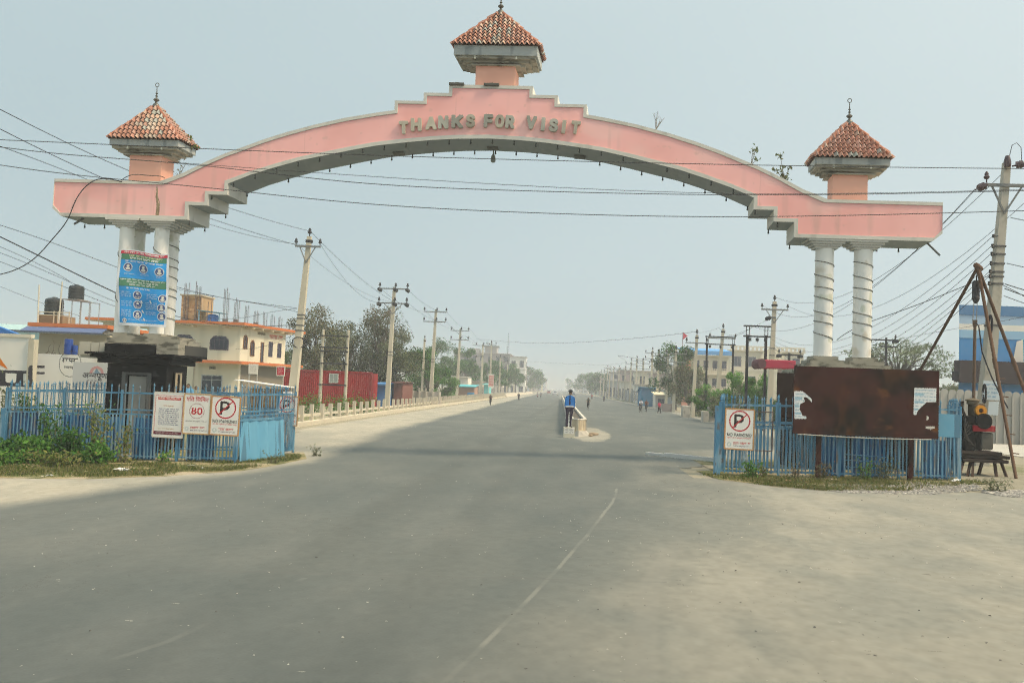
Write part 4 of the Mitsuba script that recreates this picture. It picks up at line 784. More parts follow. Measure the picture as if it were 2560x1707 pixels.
# white painted hoarding, wall with stains, barrels, board
HO = thing('painted_hoarding', 'big white painted hoarding with dark letters and an orange flash at the left edge', 'hoarding')
put(HO, MB().box(-26, -20.05, 33.0, 33.15, -0.3, 3.67), 'stained_white')
part(HO, 'coping', MB().box(-26, -19.98, 32.95, 33.2, 3.672, 3.80), 'matte', (0.66, 0.63, 0.52))
part(HO, 'end_pillar', MB().box(-20.04, -19.82, 32.9, 33.2, -.3, 3.62), 'matte', (0.62, 0.58, 0.46), jit=.2)
zl = lambda x, y: tuple(at(x / 7.127, 780 + y / 7.127, 33.0)[[0, 2]])
hf = lambda u, v, o: np.array([u, 33.0 - o, v])
zpoly = lambda pts: sg.Polygon([zl(*p) for p in pts]).buffer(0)
band = zpoly([(-700, 1010), (525, 1048), (525, 1330), (-700, 1290)]).difference(zpoly([(100, 1085), (298, 1092), (290, 1235), (260, 1262), (130, 1255), (98, 1225)])).difference(zpoly([(415, 1095), (530, 1098), (530, 1340), (415, 1300)]))
up_ = zpoly([(535, 990), (560, 955), (612, 950), (612, 1330), (530, 1330)])
m = MB(); patch(m, hf, band, .008); part(HO, 'dark_lettering', m, 'matte', (0.045, 0.045, 0.055))
m = MB(); patch(m, lambda u, v, o: np.array([u, 32.89 - o, v]), up_, .004); part(HO, 'dark_letter_stroke', m, 'matte', (0.06, 0.06, 0.07))
m = MB(); patch(m, hf, zpoly([(0, 815), (150, 1025), (60, 975), (-700, 560), (-700, 360)]), .01); part(HO, 'orange_flash', m, 'matte', (0.72, 0.20, 0.03))
BWL = thing('boundary_wall', 'white boundary wall with brown stains and blue barrels standing on top', 'wall')
put(BWL, MB().box(-22.9, -16.6, 38.0, 38.22, -.3, 3.18), 'stained_white')
zl2 = lambda x, y: tuple(at(x / 7.127, 780 + y / 7.127, 38.0)[[0, 2]]); wf = lambda u, v, o: np.array([u, 38.0 - o, v])
m = MB()
for z0, z1 in ((950, 995), (1065, 1105)): patch(m, wf, sg.Polygon([zl2(650, z0), zl2(797, z0 + 4), zl2(797, z1 + 4), zl2(650, z1)]), .006)
part(BWL, 'painted_bars', m, 'matte', (0.06, 0.055, 0.065), kind='stuff')
c = zl2(1250, 920); m = MB(); patch(m, wf, affinity.scale(ring(c[0], c[1], .80, .035), .62, .72), .006); patch(m, wf, scrawl(c[0] - .36, c[0] + .36, c[1] + .05, .2, r_), .006); patch(m, wf, scrawl(c[0] - .26, c[0] + .26, c[1] - .24, .13, r_), .006)
part(BWL, 'painted_circle', m, 'matte', (0.10, 0.10, 0.10), label='dark painted circle with writing')
part(BWL, 'dark_end', MB().box(-22.95, -22.75, 37.9, 38.0, -.3, 3.2), 'matte', (0.16, 0.14, 0.11))
for lb, x, r, z1 in (('taller dark blue barrel standing on the white wall', at(171, 870, 38.1)[0], .175, 3.86), ('shorter blue barrel beside the taller one on the white wall', at(187.5, 870, 38.1)[0], .115, 3.60)):
    k = solo('plastic_barrel', lb, 'barrel', MB().lathe((x, 38.11, 3.19), [(r * .9, 0), (r, .05), (r, (z1 - 3.19) * .3), (r * 1.04, (z1 - 3.19) * .34), (r, (z1 - 3.19) * .38), (r, (z1 - 3.19) * .62), (r * 1.04, (z1 - 3.19) * .66), (r, (z1 - 3.19) * .7), (r, z1 - 3.19 - .05), (r * .9, z1 - 3.19)], 18), 'gloss', (0.02, 0.07, 0.33), smooth=40)
m = MB()
for i in range(34):
    x = rng.uniform(-22.8, -18.0); z = 3.19; p = [np.array([x, 38.1, z])]
    for j in range(4): p.append(p[-1] + np.array([rng.uniform(-.12, .12), rng.uniform(-.05, .05), rng.uniform(.04, .2) if i % 3 == 0 else rng.uniform(.0, .05)]))
    m.tube(p, [.018, .015, .012, .009, .006], 4)
solo('brushwood', 'dead thorny brushwood lying along the top of the white wall', 'branches', m, 'matte', (0.12, 0.10, 0.08), kind='stuff')
AB = thing('advertising_board', 'pale advertising board with a Devanagari name under a mountain emblem', 'sign')
put(AB, MB().box(-18.3, -16.9, 33.0, 33.06, 1.86, 2.83), 'matte', (0.56, 0.57, 0.56)); af = lambda u, v, o: np.array([u, 33.0 - o, v])
for x in (-18.2, -17.0): part(AB, 'leg', MB().beam([x, 33.09, -.2], [x, 33.09, 2.7], .06, .06), 'matte', (0.10, 0.10, 0.11))
cx_, cz_ = -17.38, 2.43
m = MB(); patch(m, af, ring(cx_, cz_, .27, .10).intersection(sg.box(-19, cz_, -16, 4)), .006); part(AB, 'emblem_arch', m, 'matte', (0.55, 0.30, 0.29))
m = MB(); patch(m, af, sg.Polygon([(cx_ - .10, cz_), (cx_ - .02, cz_ + .20), (cx_ + .14, cz_)]), .009); part(AB, 'emblem_peak', m, 'matte', (0.20, 0.30, 0.38))
m = MB(); patch(m, af, tr2(fitw(glyph('anna', .27), .96), -17.44, 2.30), .006); part(AB, 'lettering', m, 'matte', (0.05, 0.05, 0.06))
m = MB(); patch(m, af, scrawl(-17.75, -17.15, 2.12, .06, r_), .006); part(AB, 'small_print', m, 'matte', (0.25, 0.25, 0.27))
m = MB()
for x in np.arange(-17.75, -16.95, .14): patch(m, af, sg.box(x, 1.90, x + .05, 2.07).union(sg.Point(x + .025, 2.08).buffer(.035, 4)), .006)
part(AB, 'bottle_pictures', m, 'matte', (0.16, 0.15, 0.17), kind='stuff')
solo('teal_roof_building', 'pale teal roofed shed showing above the white hoarding', 'shed', MB().box(-40, -27.4, 57.7, 58.5, 0, 5.05).add([[-40, 57.5, 5.05], [-26.9, 57.5, 5.05], [-27.6, 58.6, 5.45], [-40, 58.6, 5.45]], [[0, 1, 2, 3]]), 'matte', (0.40, 0.58, 0.58))
solo('blue_gable', 'blue gable roof sloping down behind the white hoarding', 'roof', MB().extr(sg.Polygon([(-29, 3.4), (-22.15, 3.4), (-22.15, 3.83), (-23.2, 4.17), (-29, 6.0)]), 36, 36.3), 'matte', (0.05, 0.17, 0.46))

# small brick shop under a white lean-to, boards on posts
BS = thing('brick_shop', 'low brick shop under a thin white sloping lean-to', 'shop')
put(BS, MB().box(-17.6, -15.5, 50.6, 53, 0, 1.9), 'matte', (0.30, 0.22, 0.14)); brickwall(BS, -17.55, -15.6, 50.55, .9, 1.88, .3, .12)
part(BS, 'lean_to', MB().beam([-18.1, 50.0, 2.33], [-15.05, 50.0, 2.03], 1.4, .05), 'matte', (0.70, 0.69, 0.64))
part(BS, 'post', MB().beam([-17.75, 49.6, 0.2], [-17.75, 49.6, 2.25], .07, .07), 'matte', (0.55, 0.53, 0.48)); part(BS, 'post', MB().beam([-15.2, 49.6, 0.2], [-15.2, 49.6, 2.0], .16, .07), 'matte', (0.62, 0.61, 0.57))
def postboard(label, x0, x1, z0, z1, y, face, ink, legs=1):
    t = thing('signboard', label, 'sign'); put(t, MB().box(x0, x1, y, y + .06, z0, z1), 'matte', (0.70, 0.68, 0.60)); f = lambda u, v, o: np.array([u, y - o, v]); w, h = x1 - x0, z1 - z0
    m = MB(); patch(m, f, sg.box(x0 + .08 * w, z0 + .1 * h, x1 - .08 * w, z1 - .1 * h), .006); part(t, 'face', m, 'matte', face)
    m = MB()
    for i in range(3): patch(m, f, scrawl(x0 + .2 * w, x1 - .18 * w, z0 + h * (.66 - .2 * i), h * .11, r_), .012)
    part(t, 'print', m, 'matte', ink)
    for x in ([(x0 + x1) / 2 + w * .3] if legs == 1 else [x0 + .05, x1 - .05]): part(t, 'leg', MB().beam([x, y + .09, 0.1], [x, y + .09, z1 - .05], .06, .06), 'matte', (0.5, 0.48, 0.42))
postboard('white signboard on two posts before the cream house', -21.07, -20.42, 2.73, 3.42, 60, (0.72, 0.70, 0.62), (0.45, 0.42, 0.38), 2)
postboard('small red signboard on a post beside the cream house', -19.14, -18.56, 2.67, 3.34, 60, (0.48, 0.03, 0.05), (0.65, 0.4, 0.4))

# red shipping container
CN = thing('red_container', 'dark red corrugated container hut with a small pale window', 'container')
n = 46; xs_ = np.linspace(-24.3, -16.4, n * 4 + 1); off = [[0, 0, -.05, -.05][i % 4] for i in range(len(xs_))]
V = [(x, 78 + o, z) for z in (.36, 3.22) for x, o in zip(xs_, off)]; k = len(xs_)
put(CN, MB().add(V, [[i, i + 1, k + i + 1, k + i] for i in range(k - 1)]).box(-24.3, -16.4, 78.02, 80.4, .3, 3.22), 'matte', (0.36, 0.028, 0.03), jit=.15)
part(CN, 'top_rail', MB().box(-24.32, -16.33, 77.92, 78.05, 3.225, 3.36), 'matte', (0.33, 0.026, 0.028)); part(CN, 'bottom_rail', MB().box(-24.32, -16.33, 77.92, 78.05, .22, .36), 'matte', (0.16, 0.02, 0.02))
part(CN, 'corner_post', MB().box(-16.46, -16.33, 77.92, 78.06, .36, 3.22), 'matte', (0.28, 0.03, 0.03)); part(CN, 'side_wall', MB().box(-16.39, -16.34, 78.06, 80.4, .3, 3.25), 'matte', (0.25, 0.022, 0.024))
window(CN, (-20.15, 77.94, 2.3), FX, FN, .82, .82, 0, (0.55, 0.57, 0.55), 1, 0, 'matte_pane')
scene['matte_pane'] = prin((0.33, 0.38, 0.36), 0.3)

# H-frame of two pale poles with dark rails
HF = thing('scaffold_rack', 'two pale poles joined by dark steel rails before the red container', 'rack')
for x in (-16.6, -14.83): part(HF, 'pole', MB().tube([(x, 62, -.2), (x, 62, 6.05)], [.13, .09], 10), 'pale_concrete', smooth=40)
for z in (5.6, 4.8, 4.53, 3.68, 2.2): part(HF, 'rail', MB().beam([-16.75, 61.86, z], [-14.75, 61.86, z], .06, .09), 'matte', (0.05, 0.05, 0.055))

# low concrete post fence with a kerb along the left shoulder
PF = thing('post_fence', 'low pale concrete post fence running along the left shoulder', 'fence')
ypos = 43.4
i = 0
while ypos < 210:
    if rng.random() > .04:
        l_ = rng.uniform(-.03, .03); m = MB().beam([-12.5 + rng.uniform(-.02, .02), ypos, .1], [-12.5 + l_, ypos, 1.27 + rng.uniform(-.04, .04)], .19, .17, up=(0, 1, 0)); part(PF, 'post', m, 'pale_concrete')
    ypos += 1.88; i += 1
m = MB()
for a in np.arange(43, 209, 4): m.beam([-12.55, a, .72], [-12.55, a + 4, .72], .07, .13)
part(PF, 'rail', m, 'pale_concrete'); m = MB()
for a in np.arange(41, 209, 6): m.box(-12.62, -12.30, a, a + 5.97, .1, .45 + .03 * math.sin(a))
part(PF, 'kerb', m, 'pale_concrete', label='low kerb wall under the posts')

# sheds, tarpaulins and far houses on the left
def hut(label, x0, x1, y, z1, wall, roof, rz=.35, cat='shed', win=0, name='roadside_shed', d=6, mat='matte', fcol=(0.2, .2, .22)):
    t = thing(name, label, cat); put(t, MB().box(x0, x1, y, y + d, 0.0, z1), mat, wall, jit=.1)
    m = MB().add([[x0 - .3, y - .5, z1 + .02], [x1 + .3, y - .5, z1 + .02], [x1 + .3, y + d + .3, z1 + rz], [x0 - .3, y + d + .3, z1 + rz]], [[0, 1, 2, 3]]).box(x0 - .3, x1 + .3, y - .5, y - .44, z1 - .12, z1 + .03)
    part(t, 'roof', m, 'matte', roof)
    for i in range(win):
        w = (x1 - x0) / win; window(t, (x0 + w * (i + .2), y, .9), FX, FN, w * .6, min(1.3, z1 - 1.5), 0, fcol, 1, 0)
    return t
x928 = at(930, 985, 84)[0]
hut('blue tarpaulin stall right of the red container', x928, at(968, 985, 84)[0], 84, 2.35, (0.07, 0.17, 0.38), (0.07, 0.2, 0.42), .2, 'stall', name='tarpaulin_stall')
hut('brown container shed behind the pale poles', at(984, 985, 86)[0], at(1006, 985, 86)[0], 86, 2.6, (0.20, 0.09, 0.075), (0.16, 0.08, 0.07), .1)
t = thing('low_yard_wall', 'long low pale yard wall behind the post fence', 'wall'); put(t, MB().box(at(1008, 985, 92)[0], at(1108, 985, 96)[0], 94, 94.2, 0, 1.75), 'matte', (0.50, 0.46, 0.40), jit=.2)
for x in np.linspace(at(1010, 985, 93)[0], at(1100, 985, 95)[0], 6): part(t, 'post', MB().box(x - .08, x + .08, 93.85, 94, 0, 2.1), 'concrete')
t = hut('small white house with a flat roof beyond the left trees', at(1132, 950, 150)[0], at(1170, 950, 150)[0], 150, 4.0, (0.66, 0.64, 0.58), (0.66, 0.62, 0.55), .1, 'house', 2, 'white_house')
t = hut('long shop with a turquoise fascia on the left', at(1146, 970, 140)[0], at(1186, 970, 140)[0], 140, 2.4, (0.34, 0.22, 0.17), (0.12, 0.42, 0.46), .3, 'shop', 0)
hut('turquoise painted kiosk beside the left poles', at(1210, 970, 165)[0], at(1222, 970, 165)[0], 165, 2.9, (0.16, 0.50, 0.50), (0.2, 0.5, 0.5), .2, 'kiosk', name='kiosk')
postboard('pale pink roadside board near the left poles', at(1221, 950, 150)[0], at(1235, 950, 150)[0], 2.4, 4.6, 150, (0.60, 0.28, 0.24), (0.65, 0.55, 0.5), 2)
solo('blue_shop_front', 'blue box stall low under the turquoise fascia', 'stall', MB().tm(mtm(rbox(at(1168, 980, 132)[0], at(1184, 980, 132)[0], 132, 133.5, .1, 1.5, .1))), 'matte', (0.05, 0.20, 0.38))

def block(label, x0, x1, y, d, z1, wall, storeys, nwin, name='town_house', cat='house', side=None, roofcol=(0.4, .38, .35), fcol=(0.2, .17, .17), balc=False, mat='matte', roofsheet=None, nside=0):
    t = thing(name, label, cat); put(t, MB().box(x0, x1, y, y + d, 0, z1), mat, wall, jit=.08); H = z1 / storeys
    part(t, 'roof_slab', MB().box(x0 - .35, x1 + .35, y - .5, y + d + .3, z1 + .002, z1 + .2), 'matte', roofcol)
    for s in range(storeys):
        if s: part(t, 'floor_band', MB().box(x0 - .12, x1 + .12, y - .14 - (.7 if balc else 0), y, H * s - .1, H * s + .12), 'matte', roofcol)
        if balc and s:
            m = MB().box(x0 - .1, x1 + .1, y - .82, y - .76, H * s + .9, H * s + .98)
            for x in np.arange(x0, x1, .35): m.box(x, x + .07, y - .82, y - .76, H * s + .12, H * s + .9)
            part(t, 'balcony_railing', m, 'matte', roofcol)
        for i in range(nwin):
            w = (x1 - x0) / nwin; window(t, (x0 + w * (i + .24), y, H * s + .75), FX, FN, w * .52, H * .52, 0, fcol, 1, 1 if balc else 0, fw=.09)
        sx = x1 if x1 < 0 else x0; U, N = ((0, 1, 0), (1, 0, 0)) if x1 < 0 else ((0, -1, 0), (-1, 0, 0))
        for i in range(nside):
            w = d / nside; yy = y + w * (i + .25) if x1 < 0 else y + w * (i + .75); window(t, (sx, yy, H * s + .75), U, N, w * .5, H * .5, 0, fcol, 1, 0, fw=.1)
    if roofsheet: part(t, 'sheet_roof', MB().add([[x0 - .4, y - .6, z1 + .9], [x1 + .4, y - .6, z1 + .9], [x1 + .4, y + d * .5, z1 + 1.7], [x0 - .4, y + d * .5, z1 + 1.7]], [[0, 1, 2, 3]]).box(x0 - .4, x1 + .4, y - .62, y - .55, z1 + .25, z1 + .95), 'matte', roofsheet)
    return t
GB = block('large grey unfinished block rising above the far left poles', -39, -18.5, 330, 25, 14.6, (0.33, 0.30, 0.31), 4, 7, 'grey_block', 'building', nside=4)
part(GB, 'roof_room', MB().box(-28, -23.5, 331, 340, 14.8, 17.3).box(-34, -30, 331, 339, 14.8, 16.4), 'matte', (0.40, 0.38, 0.38)); part(GB, 'roof_canopy', MB().box(-28.6, -22.9, 330, 341, 17.31, 17.6), 'matte', (0.22, 0.26, 0.27)); part(GB, 'mast', MB().tube([(-19.5, 332, 14.7), (-19.4, 332, 22.5)], [.16, .06], 5), 'matte', (0.2, .2, .22))
WT = block('bright white stair tower at the corner of the grey block', -18.3, -12.4, 326, 8, 13.6, (0.78, 0.77, 0.72), 3, 2, 'white_tower', 'building', nside=2)
lx_ = [(-30, -19, 250, 5), (-27, -17.5, 400, 8), (-26, -16.5, 440, 6), (-28, -16, 480, 9), (-25, -16, 540, 7), (-29, -15.5, 600, 10), (-26, -16, 690, 8), (-30, -15, 800, 11), (-28, -15, 950, 9), (-34, -16, 1150, 12)]
NM = ['grey', 'pinkish', 'cream', 'pale blue', 'beige', 'brownish', 'white', 'yellowish', 'grey blue', 'faded rose']
CL = [(0.42, .40, .40), (.50, .38, .36), (.58, .53, .42), (.40, .46, .50), (.52, .47, .38), (.40, .32, .26), (.66, .65, .61), (.60, .54, .34), (.36, .40, .44), (.52, .40, .40)]
ORD = ['nearest', 'second', 'third', 'fourth', 'fifth', 'sixth', 'seventh', 'eighth', 'ninth', 'farthest']
for i, (a, b, y, h) in enumerate(lx_): block(f'{NM[i]} house, {ORD[i]} in the hazy row along the left of the road', a, b, y, 14, h, CL[i], max(2, int(h / 3)), 3, nside=3 if y < 500 else 0)

# right side
HT = block('three-storey cream hotel with balconies and a blue sheet roof on the right', 21.4, 29.2, 158, 14, 9.2, (0.58, 0.53, 0.42), 3, 5, 'hotel', 'building', roofcol=(.66, .60, .48), fcol=(.12, .09, .12), balc=True, roofsheet=(0.12, 0.33, 0.66), nside=3)
part(HT, 'corner_pier', MB().box(21.2, 22.6, 157.2, 158, 0, 9.6), 'matte', (0.55, 0.26, 0.18), label='orange pier at the left corner')
fl_ = at(1706, 855, 157); part(HT, 'flag_pole', MB().tube([(fl_[0], 157, 9.3), (fl_[0] + .05, 157, 13.2)], .06, 5), 'matte', (0.3, .2, .2)); part(HT, 'flag', MB().add([[fl_[0] + .05, 157, 13.2], [fl_[0] + .9, 157.1, 12.6], [fl_[0] + .1, 157, 11.9]], [[0, 1, 2], [2, 1, 0]]), 'matte', (0.5, 0.06, 0.1))
CH = block('wide cream hall with a crenellated roof edge behind the red canopy', 32.6, 46.5, 175, 16, 11.2, (0.66, 0.61, 0.49), 3, 5, 'cream_hall', 'building', roofcol=(.62, .58, .48), fcol=(.22, .2, .24))
m = MB()
for x in np.arange(32.6, 46.4, .8): m.box(x, x + .45, 174.6, 174.9, 11.42, 11.95)
m.box(32.4, 46.7, 174.62, 174.88, 11.96, 12.2); part(CH, 'parapet', m, 'matte', (.66, .61, .5))
part(CH, 'arch_gable', MB().extr(sg.Point(40.5, 9.6).buffer(2.3, 12).intersection(sg.box(30, 9.6, 50, 14)), 174.3, 174.5), 'matte', (.68, .62, .48))
for i, (a, b, y, h, lb, c) in enumerate(((18.5, 25, 215, 7.4, 'cream two-storey house with white arches beyond the right wall', (.66, .62, .50)), (17.5, 24, 262, 8.6, 'pinkish house with dark windows beyond the right wall', (.46, .37, .36)), (18, 27, 320, 9.2, 'grey house behind the far right poles', (.44, .43, .43)), (17.5, 26, 390, 7.5, 'faded rose house in the hazy row on the right', (.54, .40, .39)), (17, 26, 460, 8.4, 'teal green house in the hazy row on the right', (.34, .46, .42)), (17, 27, 540, 7.6, 'pale house in the hazy row on the right', (.56, .54, .5)), (16.5, 28, 640, 9.5, 'grey blue house in the hazy row on the right', (.4, .44, .48)), (16, 30, 780, 9, 'far beige house in the hazy row on the right', (.5, .46, .4)), (16, 32, 960, 11, 'farthest pale house at the end of the right row', (.5, .5, .5)))):
    block(lb, a, b, y, 14, h, c, max(2, int(h / 3)), 3, nside=3 if y < 500 else 0)
for i, (a, b, y, h, c, lb) in enumerate(((-22, -17.2, 196, 3.4, (.55, .50, .42), 'low beige shop front beyond the turquoise kiosk'), (-24, -18, 285, 6.5, (.60, .56, .50), 'pale house squeezed before the grey block'), (-25, -17, 360, 7.5, (.62, .58, .46), 'cream house just past the white stair tower'), (-24, -16.4, 375, 4.5, (.35, .45, .46), 'low teal shop just past the white stair tower'),
    (15.9, 19, 185, 4.0, (.62, .60, .55), 'low white annex beyond the blue tarpaulin shelter'), (19.5, 24, 190, 6.6, (.50, .42, .40), 'dull pink house behind the low white annex'), (16.4, 20, 240, 5.2, (.58, .55, .48), 'narrow beige house among the right poles'), (24.5, 31, 236, 9.6, (.62, .58, .50), 'tall pale house behind the right row'), (16.2, 19.5, 296, 5.8, (.40, .43, .42), 'narrow grey green house among the right poles'), (22, 30, 285, 9.2, (.56, .46, .42), 'tall faded house behind the right row'), (16.4, 21, 350, 6.4, (.60, .58, .55), 'narrow pale house among the far right poles'), (26, 36, 400, 12, (.50, .49, .48), 'tall hazy block behind the right row'))):
    block(lb, a, b, y, 9, h, c, max(1, int(h / 3)), 3, nside=2)
solo('roadside_embankment', 'low earth bank along the foot of the far left poles', 'bank', MB().extr(sg.Polygon([(-14.5, .1), (-11.8, .1), (-12.6, .9), (-14.3, 1.0)]), 209, 420), 'matte', (.40, .36, .28), jit=.2)
hut('blue tarpaulin shelter by the right road edge', at(1603, 985, 150)[0], at(1637, 985, 150)[0], 150, 3.4, (0.06, 0.20, 0.34), (0.07, 0.24, 0.42), -.9, 'shelter', name='tarpaulin_shelter')
t = hut('small white kiosk with a cream canopy on the right', at(1639, 985, 138)[0], at(1668, 985, 138)[0], 138, 2.3, (0.60, 0.57, 0.50), (0.74, 0.66, 0.46), .4, 'kiosk', 1, 'kiosk', 4)
WG = thing('grey_sheet_wall', 'long grey corrugated sheet wall along the right road edge', 'wall')
xs_ = np.linspace(0, 1, 161); V = [(16.3 + .8 * u + .05 * ((i // 2) % 2), 128 + 130 * u, z) for z in (.2, 3.0) for i, u in enumerate(xs_)]; put(WG, MB().add(V, [[i, i + 1, 161 + i + 1, 161 + i] for i in range(160)]), 'matte', (0.27, 0.28, 0.29), jit=.1)
for y in np.arange(129, 257, 10.0): part(WG, 'post', MB().box(16.1 + (y - 128) / 130 * .8, 16.22 + (y - 128) / 130 * .8, y, y + .15, .2, 3.1), 'matte', (0.35, .35, .35))
solo('low_brick_wall', 'low pinkish brick wall by the red-shirted walker', 'wall', MB().box(at(1655, 1015, 112)[0], at(1683, 1015, 112)[0], 112, 112.3, .2, 1.25), 'matte', (0.42, 0.34, 0.30), jit=.15)
for px0, px1, Y, h, lb in ((1706, 1726, 88, 1.15, 'left rough concrete block at the right road edge'), (1757, 1772, 76, .9, 'small grey concrete block between two right poles'), (1771, 1790, 79, 1.25, 'pale concrete block right of the small grey one')):
    solo('concrete_block', lb, 'concrete block', rbox(at(px0, 1030, Y)[0], at(px1, 1030, Y)[0], Y, Y + 1, .15, .25 + h, .06), 'concrete')
RC = thing('red_canopy', 'long red canopy sign with a rounded dark left end', 'canopy')
a0, a1 = at(1896, 905, 60)[0], at(1990, 905, 60)[0]
put(RC, MB().tm(mtm(rbox(a0 + .25, a1, 60, 62, 4.42, 4.98, .06))), 'gloss', (0.42, 0.015, 0.05)); part(RC, 'end_cap', MB().extr(affinity.scale(sg.Point(a0 + .24, 4.70).buffer(.33, 8), .8, 1), 59.95, 62.05), 'matte', (0.12, 0.05, 0.06)); part(RC, 'post', MB().box(a0 + 1.5, a0 + 1.75, 60.8, 61, .2, 4.42).box(a0 + 3.4, a0 + 3.65, 60.8, 61, .2, 4.42), 'matte', (0.6, .6, .57))

BB_ = thing('blue_building', 'blue and white painted building with a dark band below at the right edge', 'building')
BF = lambda x, y: [(x, y), (44, y), (44, 74), (x * 74 / 62 + .4, 74)]
put(BB_, MB().tm(prism(BF(26.75, 62), 3.0, 7.0)), 'matte', (0.075, 0.26, 0.54), jit=.06)
for nm, z0, z1, c in (('stripe', 7.002, 7.55, (0.28, 0.47, 0.66)), ('white_stripe', 7.552, 7.95, (0.74, 0.72, 0.66)), ('stripe', 7.952, 8.55, (0.36, 0.50, 0.66)), ('top_band', 8.552, 9.22, (0.09, 0.21, 0.40))): part(BB_, nm, MB().tm(prism(BF(26.72 - .04 * (nm == 'top_band'), 61.96 - .06 * (nm == 'top_band')), z0, z1)), 'matte', c)
part(BB_, 'dark_fascia', MB().box(26.4, 44, 61.0, 61.9, 4.0, 5.45), 'matte', (0.05, 0.038, 0.042), jit=.15, label='dark brown fascia under the blue wall'); part(BB_, 'lower_wall', MB().tm(prism(BF(26.9, 62.2), 0, 2.99)), 'matte', (0.30, .29, .27)); part(BB_, 'lamp_box', MB().box(26.1, 26.4, 61.2, 61.5, 4.1, 4.7), 'matte', (0.04, 0.04, 0.05))
part(BB_, 'white_mark', MB().extr(sg.Polygon([(30.25, 5.5), (30.5, 6.9), (30.9, 7), (30.95, 5.5)]), 61.93, 61.95), 'matte', (0.7, .66, .6))
PW = thing('panel_wall', 'grey precast concrete panel wall with rounded tops along the right yard', 'wall')
for i in range(30):
    x0 = 20.3 + i * .47; z0, zt = .1, 3.42 + rng.uniform(-.03, .03); g = sg.box(x0 + .012, z0, x0 + .458, zt - .2).union(affinity.scale(sg.Point(x0 + .235, zt - .2).buffer(.223, 6), 1, .9)); part(PW, 'panel', MB().extr(g, 56 - (i % 2) * .012, 56.07), 'matte', (.33, .33, .305), jit=.15)
    part(PW, 'post', MB().box(x0 - .045, x0 + .03, 55.9, 55.98, .1, 3.15), 'matte', (.38, .37, .34))
for z in (1.0, 1.9, 2.7): part(PW, 'rail', MB().box(20.2, 34.4, 56.08, 56.14, z, z + .12), 'concrete')
struct('yard_slab', MB().add([[21, 40, .265], [60, 40, .265], [60, 55, .265], [21, 55, .265]], [[0, 1, 2, 3]]), 'concrete', label='pale concrete apron before the panel wall')
# ---------------------------------------------------------------- poles, wires
BLK = (0.035, 0.035, 0.04); STEEL = (0.20, 0.21, 0.21)
def insul(m, p, s=1.0):                  # a pin insulator standing at p
    m.lathe(p, [(.02 * s, 0), (.02 * s, .10 * s), (.07 * s, .12 * s), (.085 * s, .17 * s), (.05 * s, .21 * s), (.06 * s, .25 * s), (.03 * s, .31 * s), (0.0, .33 * s)], 8)
def disc(m, p, d, s=1.0):                # a strain insulator hung at p, pointing along d
    d = np.asarray(d, float); d /= np.linalg.norm(d); q = np.asarray(p, float)
    m.tube([q, q + d * .12 * s, q + d * .13 * s, q + d * .24 * s, q + d * .25 * s, q + d * .36 * s, q + d * .38 * s, q + d * .5 * s], [.03 * s, .03 * s, .14 * s, .12 * s, .15 * s, .12 * s, .03 * s, .02 * s], 9)
def pole(label, x, y, h, w0, w1, d0, d1, arms=(), lean=0.0, pm='pale_concrete', bands=(), top_pin=True, group='concrete utility poles along the road', dark=False, z0=-.3, ins=1.0):
    t = thing('utility_pole', label, 'utility pole', group); tx = x + lean
    V = [(x + i * w0 / 2, y + j * d0 / 2, z0) for i, j in ((-1, -1), (1, -1), (1, 1), (-1, 1))] + [(tx + i * w1 / 2, y + j * d1 / 2, h) for i, j in ((-1, -1), (1, -1), (1, 1), (-1, 1))]
    put(t, MB().add(V, [[0, 1, 5, 4], [1, 2, 6, 5], [2, 3, 7, 6], [3, 0, 4, 7], [4, 5, 6, 7]]), 'matte' if dark else pm, (0.075, 0.07, 0.07) if dark else None)
    X = lambda z: x + lean * (z - z0) / (h - z0); W = lambda z: w0 + (w1 - w0) * (z - z0) / (h - z0)
    for z, l, r, brace, spots, kind in arms:
        fy = y - d1 / 2 - .06
        part(t, 'cross_arm', MB().beam([X(z) - l, fy, z], [X(z) + r, fy, z], .09, .10), 'matte', STEEL if not dark else BLK)
        if brace:
            for s in (-1, 1): part(t, 'arm_brace', MB().beam([X(z) + s * min(l, r) * .62, fy, z - .05], [X(z - .9), fy, z - .95], .05, .05), 'matte', STEEL)
        for sx in spots:
            m = MB()
            if kind in ('pin', 'both'): insul(m, (X(z) + sx, fy, z + .05), ins)
            if kind in ('disc', 'both'): disc(m, (X(z) + sx, fy - .05, z - .04), (0.05, -1, -.25), ins * .8); disc(m, (X(z) + sx, fy + .1, z - .04), (-.05, 1, -.25), ins * .8)
            part(t, 'insulator', m, 'gloss', BLK, smooth=40)
    if top_pin:
        m = MB(); insul(m, (tx, y, h), ins * 1.2); part(t, 'top_insulator', m, 'gloss', BLK, smooth=40); part(t, 'top_bracket', MB().box(tx - w1 * .75, tx + w1 * .75, y - d1 * .6, y + d1 * .6, h - .35, h - .2), 'matte', BLK)
    for z in bands: part(t, 'band', MB().box(X(z) - W(z) / 2 - .025, X(z) + W(z) / 2 + .025, y - .5 * (d0 + (d1 - d0) * (z - z0) / (h - z0)) - .025, y + .4 * d0, z - .03, z + .03), 'matte', (.12, .12, .12))
    return t, X
P3 = (-1.25, .15, 1.2)
T1, _ = pole('nearest left concrete pole with a V braced cross arm beside the cream house', -15.35, 51, 10.75, .52, .24, .5, .24, [(10.15, .72, .76, True, (-.68, .72), 'pin')], lean=.62, bands=(5.3, 5.6, 6.0, 6.2), ins=1.3)
part(T1, 'cable_coil', MB().tube([(-15.0 + .35 * math.cos(a), 50.6 + .05 * a, 4.6 + .3 * math.sin(a)) for a in np.linspace(0, 14, 60)], .03, 5), 'matte', BLK)
